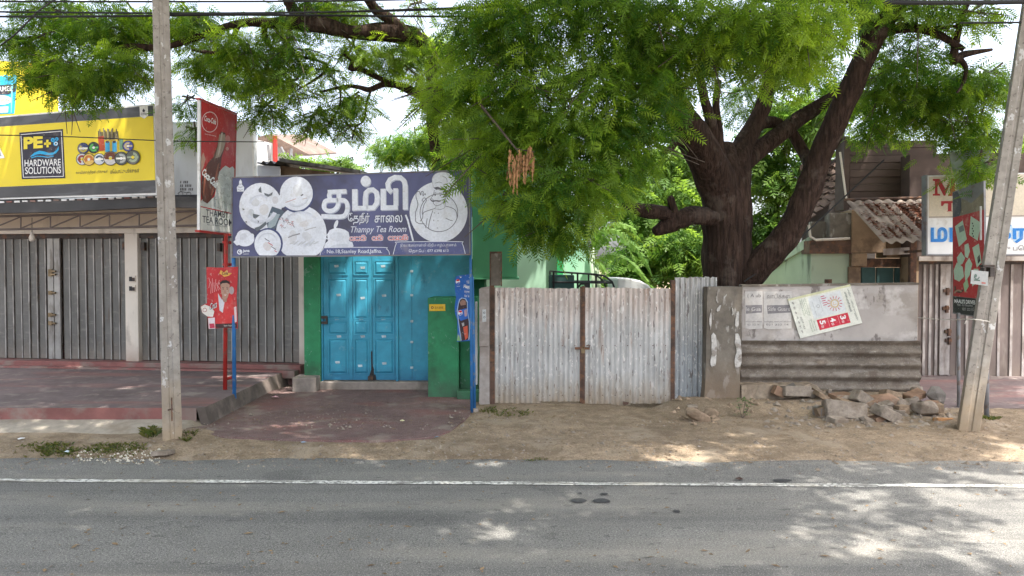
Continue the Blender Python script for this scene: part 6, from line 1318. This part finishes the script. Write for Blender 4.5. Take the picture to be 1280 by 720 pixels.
vis = [bl(572, 115, 9.6, .5, .8, .7, 44, .85), bl(622, 190, 9.3, .5, .8, .6, 44, .5), bl(640, 115, 9.2, .75, .9, .8, 70, .45), bl(660, 250, 9.2, .55, .7, .42, 40, .3), bl(712, 236, 8.9, .7, .8, .5, 52, .35), bl(705, 150, 9.0, .9, .9, .8, 80, .4),  # highest tone paints the sunlit lime edge into the leaf colour
       bl(695, 290, 9.3, .42, .5, .24, 22, .25), bl(775, 180, 9.2, .6, .8, .55, 42, .35), bl(795, 120, 9.2, .7, .8, .6, 60, .35), bl(640, 30, 9.2, .9, .9, .6, 70, .35), bl(760, 40, 9.2, .9, .9, .6, 64, .3), bl(830, 30, 9.0, .5, .8, .5, 34, .35), bl(595, 40, 9.6, .35, .6, .5, 18, .6),
       bl(835, 80, 9.4, .45, .6, .45, 26, .5), bl(878, 70, 9.0, .4, .6, .4, 20, .6), bl(910, 32, 8.7, .6, .7, .5, 34, .6), bl(965, 30, 8.6, .65, .7, .5, 46, .6), bl(1008, 45, 8.8, .42, .6, .5, 28, .6), bl(975, 80, 8.8, .35, .5, .25, 16, .65), bl(1040, 0, 9.2, .4, .6, .3, 16, .5),
       bl(1000, 85, 12.6, .5, .5, .4, 20, .35), bl(930, 120, 12.8, .5, .6, .5, 20, .4),
       bl(1140, 20, 10.6, .8, .8, .4, 36, .3), bl(1130, 90, 11.4, .7, .9, .6, 46, .25), bl(1105, 122, 11.8, .65, .8, .45, 34, .3), bl(1175, 136, 11.4, .7, .7, .45, 42, .4), bl(1225, 165, 11.2, .45, .6, .5, 32, .35), bl(1110, 160, 12.5, .7, .5, .35, 26, .35), bl(1190, 110, 11.2, .55, .7, .45, 32, .3), bl(1225, 110, 11.2, .32, .5, .3, 12, .4), bl(1225, 215, 11.0, .3, .4, .25, 14, .4),
       bl(1215, 25, 10.4, .3, .5, .25, 10, .4), bl(1240, 100, 11, .25, .4, .2, 7, .4), bl(1060, 120, 12.9, .6, .6, .5, 24, .3)]
o, k = crown(nt1, vis, M_LEAF, FR_NEEM, .215, per=19, spread=.24, hang=.36); TRI += k
twigs(nt1, vis, 61)
over = [((0.32, 5.61, 10.5), (2.6, 2.6, 0.8), 158, 0.4), ((4.02, 5.61, 10.3), (2.2, 2.6, 0.9), 134, 0.4), ((2.32, 8.51, 10.5), (3.2, 2.2, 1.1), 100, 0.45), ((5.62, 8.81, 10.6), (2.2, 2.2, 1.1), 86, 0.4), ((1.62, 2.61, 9.7), (2.8, 2.0, 0.7), 134, 0.4), ((5.02, 2.41, 9.9), (1.5, 1.8, 0.7), 62, 0.4), ((8.42, 8.61, 10.5), (2.0, 2.4, 1.0), 57, 0.4), ((2.62, 11.31, 10.9), (2.8, 1.4, 0.8), 43, 0.5), ((1.02, -0.39, 9.9), (2.4, 1.8, 0.7), 73, 0.4), ((7.22, 11.21, 10.5), (2.2, 1.6, 0.8), 43, 0.4), ((8.02, 6.61, 10.2), (1.6, 1.4, 0.6), 40, 0.4), ((6.4, 5.6, 10.2), (1.7, 1.0, 0.5), 50, 0.4)]  # leaves above the view, placed to shade the road
o, k = crown(nt1, over, M_LEAF, FR_BIG, .46, per=12, spread=.4, hang=.3, name='upper_crown'); TRI += k
# ------------------------------------------------------------------ second tree, behind the tea room, reaching over the billboard
nt2 = thing('neem_tree', at(548, 480, 14.6), 'spreading tree behind the tea room whose dark branches reach over the yellow billboard', 'tree')
limb(nt2, 'trunk', [(552, 500, 14.6, .28), (550, 330, 14.6, .24), (548, 215, 14.5, .13), (544, 185, 14.2, .10), (540, 150, 13.8, .10), (540, 100, 13.2, .11), (532, 60, 12.5, .14), (505, 43, 12.2, .15)], k=7, n=14, seed=31)
limb(nt2, 'limb', [(520, 48, 12.3, .16), (497, 41, 12.1, .155), (474, 40, 12, .15), (440, 40, 11.8, .10), (405, 32, 11.6, .13), (372, 28, 11.5, .12), (340, 29, 11.4, .08), (300, 29, 11.3, .06), (250, 45, 11.1, .05), (200, 60, 11, .04), (130, 60, 10.8, .025)], seed=32)
limb(nt2, 'limb', [(515, 48, 12.2, .10), (490, 26, 12, .09), (470, 12, 11.9, .08), (455, -10, 11.7, .07)], seed=33)
limb(nt2, 'limb', [(400, 34, 11.6, .08), (375, 22, 11.5, .10), (362, 5, 11.4, .08), (350, -20, 11.2, .06)], seed=34)
limb(nt2, 'limb', [(545, 130, 13.6, .07), (515, 114, 12.6, .075), (495, 106, 12.4, .06), (478, 106, 12.3, .05), (462, 112, 12.2, .045), (448, 109, 12.1, .035), (432, 108, 12, .03), (400, 115, 11.9, .018)], seed=35, n=8)
limb(nt2, 'limb', [(492, 106, 12.4, .04), (470, 96, 12.2, .045), (450, 86, 12.1, .045), (438, 86, 12, .035), (440, 76, 12, .03), (430, 68, 11.9, .02)], seed=36, n=8)
limb(nt2, 'limb', [(464, 112, 12.2, .02), (458, 130, 12.1, .02), (455, 150, 12.1, .015), (444, 160, 12, .014), (440, 175, 12, .01)], seed=37, n=6)
limb(nt2, 'limb', [(425, 110, 12, .02), (425, 130, 12, .015), (415, 150, 11.9, .012), (400, 165, 11.9, .008)], seed=38, n=6)
limb(nt2, 'limb', [(330, 30, 11.4, .05), (340, 60, 11.6, .04), (404, 78, 11.7, .02), (405, 90, 11.7, .022), (390, 102, 11.7, .018), (372, 112, 11.6, .01)], seed=39, n=6)
limb(nt2, 'limb', [(300, 30, 11.3, .04), (285, 55, 11.2, .035), (270, 66, 11.1, .035), (240, 62, 11, .02)], seed=40, n=6)
limb(nt2, 'limb', [(200, 60, 11, .04), (160, 58, 10.9, .045), (130, 66, 10.8, .035), (118, 74, 10.8, .02)], seed=41, n=6)
vis2 = [bl(45, 55, 11, .6, .6, .35, 40, .3), bl(75, 92, 10.8, .55, .6, .4, 36, .2), bl(110, 98, 10.7, .5, .6, .35, 34, .3), bl(150, 84, 10.8, .5, .6, .4, 38, .5), bl(125, 40, 11, .6, .7, .4, 44, .25), bl(60, 20, 11.2, .5, .5, .2, 18, .3), bl(170, 30, 11.2, .6, .6, .4, 40, .5), bl(85, 15, 11.6, .5, .6, .3, 22, .3), bl(85, 118, 10.9, .3, .4, .15, 5, .3),
        bl(240, 30, 11.3, .6, .6, .35, 40, .4), bl(262, 80, 12.2, .55, .5, .35, 40, .3), bl(300, 60, 11.3, .5, .5, .4, 36, .4), bl(236, 130, 12.4, .2, .3, .35, 10, .2), bl(243, 168, 12.4, .16, .3, .25, 5, .2), bl(290, 108, 12.3, .35, .4, .2, 12, .3), bl(325, 98, 12, .5, .5, .4, 32, .4), bl(334, 140, 12, .36, .4, .22, 16, .4), bl(365, 70, 11.5, .45, .5, .3, 28, .35), bl(355, 35, 11.5, .5, .5, .3, 24, .5), bl(360, 110, 11.5, .3, .4, .3, 14, .4),
        bl(430, 15, 12, .7, .6, .25, 34, .5), bl(440, 60, 12, .55, .6, .25, 24, .6), bl(410, 95, 12, .3, .4, .22, 12, .7), bl(395, 150, 12, .35, .4, .22, 20, .3), bl(440, 130, 12.1, .35, .4, .3, 22, .45), bl(440, 165, 12.1, .2, .3, .12, 7, .4), bl(485, 80, 12.3, .45, .5, .3, 20, .7), bl(540, 60, 12.4, .6, .6, .35, 36, .8), bl(540, 110, 12.6, .5, .6, .4, 34, .8), bl(505, 65, 12.2, .35, .4, .25, 12, .7), bl(520, 12, 12, .12, .2, .18, 5, .3), bl(385, 8, 11.6, .4, .5, .15, 14, .4),  # highest tones put the light coming through the leaves into their colour
        bl(520, 185, 15, .75, .7, .42, 56, .2), bl(485, 190, 15.2, .45, .5, .3, 26, .2), bl(560, 165, 14.6, .6, .6, .55, 46, .35), bl(570, 205, 14.4, .5, .5, .35, 36, .25)]
o, k = crown(nt2, vis2, M_LEAF, FR_NEEM, .21, per=15, spread=.2, hang=.36); TRI += k
twigs(nt2, vis2, 62)
over2 = [((-5.98, 8.31, 10.2), (2.6, 2.4, 0.8), 86, 0.4), ((-2.38, 8.21, 10.6), (2.2, 2.2, 0.8), 72, 0.4), ((-5.98, 4.81, 9.9), (2.8, 2.4, 0.7), 146, 0.4), ((-2.78, 4.21, 10.1), (2.0, 2.4, 0.7), 96, 0.4), ((-4.68, 1.41, 9.7), (3.2, 1.8, 0.7), 108, 0.4), ((-2.58, 11.21, 10.3), (1.6, 1.4, 0.7), 25, 0.5), ((-7.78, 10.61, 10.1), (2.0, 1.4, 0.6), 36, 0.4), ((-9.68, 6.01, 10.1), (1.8, 3, 0.8), 50, 0.4), ((-1.2, 3.4, 10.2), (1.8, 2.2, 0.7), 70, 0.4), ((1.45, 14.1, 9.6), (.5, .6, .4), 16, .4)]  # unseen leaves over the road for shade; last blob added to shade mint wall
o, k = crown(nt2, over2, M_LEAF, FR_BIG, .46, per=12, spread=.4, hang=.3, name='upper_crown'); TRI += k
# ------------------------------------------------------------------ greenery behind the gate
tb = thing('back_tree', at(835, 480, 19.5), 'bright bushy tree filling the yard behind the gate and trunk', 'tree')
limb(tb, 'trunk', [(850, 480, 19.6, .2), (848, 380, 19.5, .18), (860, 300, 19.4, .14), (850, 220, 19.3, .1), (840, 150, 19.3, .06)], seed=51)
limb(tb, 'limb', [(860, 300, 19.4, .1), (800, 260, 19.2, .07), (770, 220, 19, .04)], seed=52)
bgb = [bl(800, 320, 18, .8, .8, .7, 70, .5), bl(845, 320, 17.6, .8, .8, .8, 76, .45), bl(880, 300, 18.4, .8, .8, .9, 60, .4), bl(800, 265, 18.6, .8, .9, .7, 66, .6), bl(850, 250, 18.8, .9, .9, .8, 76, .7), bl(835, 205, 19, .8, .8, .6, 56, .8), bl(770, 225, 18.9, .7, .8, .6, 44, .6), bl(780, 350, 18, .7, .6, .4, 40, .4), bl(880, 230, 19.2, .6, .7, .8, 36, .6)]
o, k = crown(tb, bgb, M_LEAF2, FR_SHRUB, .30, per=15, spread=.26, hang=.4); TRI += k
tb2 = thing('back_tree', at(975, 460, 18.5), 'green tree glimpsed in the fork between the trunk and its slanting limb', 'tree')
limb(tb2, 'trunk', [(965, 470, 18.6, .16), (966, 340, 18.5, .14), (972, 240, 18.4, .08), (990, 150, 18.4, .05)], seed=53)
bg2 = [bl(960, 290, 18.2, .6, .7, .8, 50, .4), bl(975, 225, 18.3, .7, .8, .8, 60, .5), bl(985, 160, 18.3, .9, .8, .7, 56, .6), bl(1030, 130, 18, .9, .8, .6, 44, .7), bl(950, 335, 18.2, .4, .5, .4, 18, .4), bl(940, 190, 18.6, .7, .7, .7, 34, .6), bl(1075, 190, 18.4, .7, .6, .5, 26, .5)]
o, k = crown(tb2, bg2, M_LEAF2, FR_SHRUB, .30, per=14, spread=.26, hang=.4); TRI += k
tb3 = thing('back_tree', at(1300, 420, 17), 'green tree behind the leaning pole and the end of the white name board', 'tree')
limb(tb3, 'trunk', [(1330, 470, 17, .18), (1326, 330, 17, .15), (1310, 230, 16.8, .1)], seed=54)
o, k = crown(tb3, [bl(1265, 250, 15.6, .5, .6, .55, 40, .4), bl(1250, 200, 15.8, .6, .6, .5, 40, .35), bl(1310, 230, 16, .8, .8, .8, 50, .4), bl(1290, 175, 16.4, .6, .6, .4, 24, .5)], M_LEAF, FR_NEEM, .28, per=13, spread=.24); TRI += k
tb4 = thing('vine_bush', at(400, 240, 17), 'pale yellow green creeper showing above the lean-to roof', 'bush')
limb(tb4, 'stem', [(420, 330, 17, .05), (415, 240, 17, .04), (430, 205, 17, .02), (442, 196, 17, .01)], seed=55, n=6)
o, k = crown(tb4, [bl(372, 203, 17, .3, .3, .16, 16, .9), bl(400, 206, 17, .4, .3, .14, 22, .9), bl(425, 203, 17, .3, .3, .12, 14, .6), bl(440, 207, 17, .35, .3, .1, 14, .9)], M_LEAF2, FR_SHRUB, .2, per=10, spread=.12); TRI += k
# banana plant
bn = thing('banana_plant', at(760, 470, 16.2), 'banana plant with big arching leaves between the mint wall and the truck', 'banana plant')
part('stem', bn, M_PALEG, lambda mb: mb.tube([at(752, 470, 16.2), at(748, 380, 16.2), at(740, 310, 16.2)], [.13, .11, .08], n=10), smooth=True)
M_BAN = leafmat('banana_leaf', (.06, .14, .03), (.16, .26, .06), (1.8, 1.8, 1.0))
def banana(pts, wd, tone, seed):
    P = spline([tuple(at(*p)) for p in pts], 11); q = Random_(seed); V, F, n = [], [], len(P); tt = []
    for i, p in enumerate(P):
        t = i / (n - 1); w_ = wd * math.sin(math.pi * (.06 + .93 * t) ** .8) * (1 - .1 * q.random()); p = Vector(p)
        tg = (Vector(P[min(i + 1, n - 1)]) - Vector(P[max(i - 1, 0)])).normalized(); sd = tg.cross(Vector((0, -.8, .6))).normalized(); nn = sd.cross(tg)
        nx_ = Vector(P[min(i + 1, n - 1)]); st_ = (nx_ - p) * q.uniform(.75, 1.0)
        for s_ in (-1, 1):                                   # torn strips either side of the midrib
            if q.random() < .08: continue
            b = len(V); w1, w2 = w_ * q.uniform(.75, 1.05), w_ * q.uniform(.7, 1.05); fall = nn * q.uniform(.2, .75)
            V += [p, p + sd * s_ * w1 - fall * w1 + tg * .04, p + st_ + sd * s_ * w2 - fall * w2 + tg * .04, p + st_]; F.append((b, b + 1, b + 2, b + 3)); c_ = tone + q.uniform(-.25, .3); tt += [c_ + .25, c_, c_, c_ + .25]
    W = np.array([tuple(v) for v in V]); leafmesh('leaf', W, np.array(F), np.array(tt), M_BAN, bn)
for k, a in enumerate(([(742, 320, 16.2), (752, 300, 16), (775, 296, 15.8), (800, 315, 15.6), (815, 345, 15.5)], [(742, 312, 16.2), (750, 290, 16), (778, 292, 15.8), (795, 330, 15.6)], [(744, 330, 16.2), (760, 318, 16), (790, 330, 15.8), (822, 368, 15.6)], [(742, 310, 16.2), (765, 282, 16.1), (790, 285, 16), (798, 300, 16)], [(742, 310, 16.2), (760, 268, 16.3), (790, 256, 16.4), (815, 268, 16.4)], [(742, 320, 16.2), (750, 330, 16), (762, 350, 15.9), (770, 372, 15.8)], [(742, 315, 16.2), (745, 280, 16.4), (766, 262, 16.6), (785, 262, 16.6)])):
    banana(a, [.13, .11, .13, .10, .11, .09, .10][k], [.3, .5, .4, .9, .4, .5, .6][k], k)
# dry brown bunch hanging in the big crown
db = thing('dry_leaf_bunch', at(653, 190, 8.35), 'brown bunch of dead leaves hanging in the green crown', 'dead leaves')
def bunch(mb):
    q = Random_(8)
    for k in range(80):
        x = q.uniform(636, 668); y0 = 190 + (4 if x < 655 else 0) + 5 * math.sin(x * .5) + q.uniform(-4, 9); ln = q.uniform(10, 40) * (1 - .25 * (x > 655)); Y = 8.3 + q.uniform(-.08, .08)
        a, b = at(x, y0, Y), at(x - q.uniform(-1, 3), y0 + ln, Y + q.uniform(-.04, .04)); s = Vector((q.uniform(.5, 1), q.uniform(-.6, .6), 0)) * .014
        for j in range(5):
            c0, c1 = a.lerp(b, j / 5), a.lerp(b, (j + 1.25) / 5); m = c0.lerp(c1, .5); w2 = s * q.uniform(.6, 1.2)
            mb.poly([c0, m + w2, c1, m - w2])
part('leaves', db, M_DRYLEAF, bunch)
part('twig', db, M_TWIG, lambda mb: (mb.tube([at(600, 130, 8.7), at(628, 165, 8.5), at(645, 186, 8.35), at(668, 190, 8.35)], [.018, .014, .01, .006], n=6), mb.tube([at(645, 186, 8.35), at(654, 204, 8.33)], .006, n=5)))
# ------------------------------------------------------------------ small things on the ground
def gh_(x, y): return ground(x, y)
def tufts(spots, name, label):
    V, F, Tn = [], [], []
    for (px, py, rx, ry, n, h) in spots:
        for k in range(n):
            a = NR.uniform(0, 6.28); r = NR.random() ** .5; c = gz(px + rx * r * math.cos(a), py + ry * r * math.sin(a), .03); z = max(ground(c.x, c.y), 0)
            for j in range(4):
                t = NR.uniform(0, 6.28); l = h * NR.uniform(.5, 1.2); d = Vector((math.cos(t), math.sin(t), 0)); p = Vector((c.x, c.y, z - .01)) + d * NR.uniform(0, .02); s = Vector((-d.y, d.x, 0)) * .006
                b = len(V); V += [p - s, p + s, p + d * l * .4 + Vector((0, 0, l * .7)) + s * .8, p + d * l * .9 + Vector((0, 0, l * .8))]; F.append((b, b + 1, b + 2, b + 3)); Tn += [NR.random() * .8] * 4
    o = leafmesh(name, np.array([tuple(v) for v in V]), np.array(F), np.array(Tn), M_GRASS, None); tag(o, label, kind='stuff')
tufts([(72, 563, 24, 5, 85, .05), (60, 562, 40, 5, 40, .04), (130, 562, 26, 4, 55, .045), (160, 561, 30, 4, 50, .045), (190, 547, 9, 6, 26, .10), (236, 552, 10, 4, 16, .06), (640, 519, 26, 5, 45, .04), (668, 572, 16, 2, 14, .03), (612, 516, 10, 4, 20, .05), (1235, 528, 12, 4, 25, .06), (100, 566, 90, 4, 50, .035)], 'grass', 'thin weeds along the edge of the dirt shoulder')
wd = thing('weed', gz(928, 522, .05), 'small leafy weed at the foot of the plastered pillar', 'weed')
part('stem', wd, M_TWIG, lambda mb: [mb.tube([gz(928, 524, .05), gz(928, 524, .05) + Vector((dx, -.02, h))], .004, n=5) for dx, h in ((-.06, .2), (.03, .24), (.07, .15))])
c0 = gz(928, 522, .05)
crown(wd, [((c0.x - .03, c0.y - .02, c0.z + .16), (.09, .07, .1), 16, .4), ((c0.x + .04, c0.y - .03, c0.z + .08), (.1, .06, .06), 10, .3)], M_LEAF2, FR_SHRUB, .07, per=6, spread=.03, name='leaves') if False else None
def weedleaves(mb):
    q = Random_(4)
    for k in range(90):
        p = c0 + Vector((q.gauss(0, .06), q.gauss(-.03, .03), .03 + q.random() * .24)); a = q.uniform(0, 6.28); l = q.uniform(.015, .035); d = Vector((math.cos(a), math.sin(a), q.uniform(-.5, .4))) * l; s = Vector((-math.sin(a), math.cos(a), q.uniform(-.3, .3))) * l * .45
        mb.poly([p - d, p + s, p + d, p - s])
part('leaves', wd, Mat('weed_leaf', (.07, .13, .03), .6).vary(20, .3).done(), weedleaves)
def scatter(n, box, fn, name, mat, label, seed):
    mb = MB(); q = Random_(seed)
    for k in range(n):
        px, py = q.uniform(box[0], box[2]), q.uniform(box[1], box[3]); c = gz(px, py, .03)
        if noise.noise(Vector((c.x * 1.1, c.y * 1.6, seed))) < q.uniform(-.6, .35): continue
        zt2 = .0
        if c.y > 8.0: zt2 = max(ground(c.x, c.y), 0.004)
        if -4 < c.x < -.6 and c.y > 9.1: zt2 = .105
        elif c.x < -3.85 and c.y > 8.85: continue
        c.z = zt2; fn(mb, c, q)
    tag(mb.build(name, mat), label, kind='stuff')
def deadleaf(mb, c, q):
    a = q.uniform(0, 6.28); l = q.uniform(.01, .028) * (1.5 if q.random() < .15 else 1); d = Vector((math.cos(a), math.sin(a), q.uniform(-.1, .1))) * l; s = Vector((-math.sin(a), math.cos(a), q.uniform(-.1, .1))) * l * .35
    p = c + Vector((0, 0, .008)); mb.poly([p - d, p + s + Vector((0, 0, .004)), p + d, p - s])
def pebble(mb, c, q):
    r = q.uniform(.006, .02) * (2 if q.random() < .06 else 1)
    v = [c + Vector((math.cos(k * 1.256 + q.random()) * r, math.sin(k * 1.256) * r * q.uniform(.7, 1.2), -.002)) for k in range(5)]; t = c + Vector((q.uniform(-.3, .3) * r, 0, r * q.uniform(.5, .9)))
    for k in range(5): mb.poly([v[k], v[(k + 1) % 5], t])
scatter(4200, (0, 488, 1280, 578), deadleaf, 'leaf_litter', M_LITTER, 'dead leaves scattered over the dirt and the apron', 1)
scatter(500, (0, 576, 1280, 715), deadleaf, 'leaf_litter', M_LITTER, 'few dead leaves on the asphalt', 6)
scatter(2600, (0, 520, 1280, 584), pebble, 'gravel', M_STONE, 'small pebbles in the dirt shoulder', 2)
scatter(300, (90, 563, 200, 577), pebble, 'gravel', Mat('pale_gravel', (.5, .46, .38), .95).vary(30, .3).done(), 'pale stone chips along the roadside near the concrete pole', 12)
def chip(mb, c, q):
    r = q.uniform(.016, .06); h = c + Vector((0, 0, -.01)); pts = [h + Vector((math.cos(k * 1.05 + q.random() * .6) * r * q.uniform(.6, 1.2), math.sin(k * 1.05) * r * q.uniform(.6, 1), q.uniform(0, .4) * r)) for k in range(6)]; t = h + Vector((q.uniform(-.4, .4) * r, q.uniform(-.3, .3) * r, r * q.uniform(.6, 1.1)))
    for k in range(6): mb.poly([pts[k], pts[(k + 1) % 6], t])
scatter(420, (955, 500, 1195, 538), chip, 'rubble_chips', M_STONE, 'broken chips and crumbs around the stone heap', 31)
scatter(160, (840, 500, 960, 535), chip, 'rubble_chips', M_EARTH, 'crumbs of earth and mortar at the foot of the pillar', 33)
def scrap(name, px, py, col, s, label, cat, z=None, seed=1):
    q = Random_(seed); c = gz(px, py, .03); c.z = (ground(c.x, c.y) if z is None else z) + .01; mb = MB()
    n = 7; ring = [c + Vector((math.cos(k * .9) * s * q.uniform(.6, 1.2), math.sin(k * .9) * s * q.uniform(.5, .9), q.uniform(0, .35) * s)) for k in range(n)]; top = c + Vector((0, 0, s * .5))
    for k in range(n): mb.poly([ring[k], ring[(k + 1) % n], top])
    tag(mb.build(name, Mat('litter_plastic', col, .5).vary(20, .2).done()), label, cat)
scrap('plastic_scrap', 345, 504, (.6, .33, .36), .07, 'crumpled pink plastic bag on the red apron', 'litter', .10, 3)
scrap('plastic_scrap', 84, 565, (.5, .58, .66), .05, 'pale blue scrap of plastic among the weeds near the ramp', 'litter', None, 4)
scrap('plastic_scrap', 26, 553, (.7, .7, .7), .045, 'white crumpled wrapper at the foot of the ramp', 'litter', None, 5)
scrap('plastic_scrap', 380, 558, (.3, .42, .55), .035, 'tiny blue bottle cap at the edge of the apron', 'litter', None, 6)
scrap('plastic_scrap', 546, 551, (.12, .2, .26), .04, 'dark blue scrap beside the corner of the apron', 'litter', None, 7)
scrap('paper_scrap', 503, 535, (.55, .5, .3), .04, 'yellowish paper scrap on the apron under the green counter', 'litter', .11, 8)
scrap('dead_leaf', 924, 596.5, (.05, .03, .025), .05, 'dark curled leaf on the asphalt above the white line', 'litter', .0, 9)
M_TAR = Mat('tar_patch', (.05, .05, .05), .7).vary(30, .3).done()
for (x, y, rx, ry) in ((723, 626.6, .075, .07), (752, 626.8, .085, .07), (755, 618.6, .04, .03), (725, 617.6, .02, .02), (978, 601.6, .1, .05), (846, 640, .03, .04)):
    c = gz(x, y); mb = MB(); mb.poly([c + Vector((rx * math.cos(t) * rnd.uniform(.8, 1.1), ry * math.sin(t) * rnd.uniform(.8, 1.1), .009)) for t in np.arange(0, 6.28, .5)])
    tag(mb.build('road_patch', M_TAR), kind='structure')
bpy.context.view_layer.update()
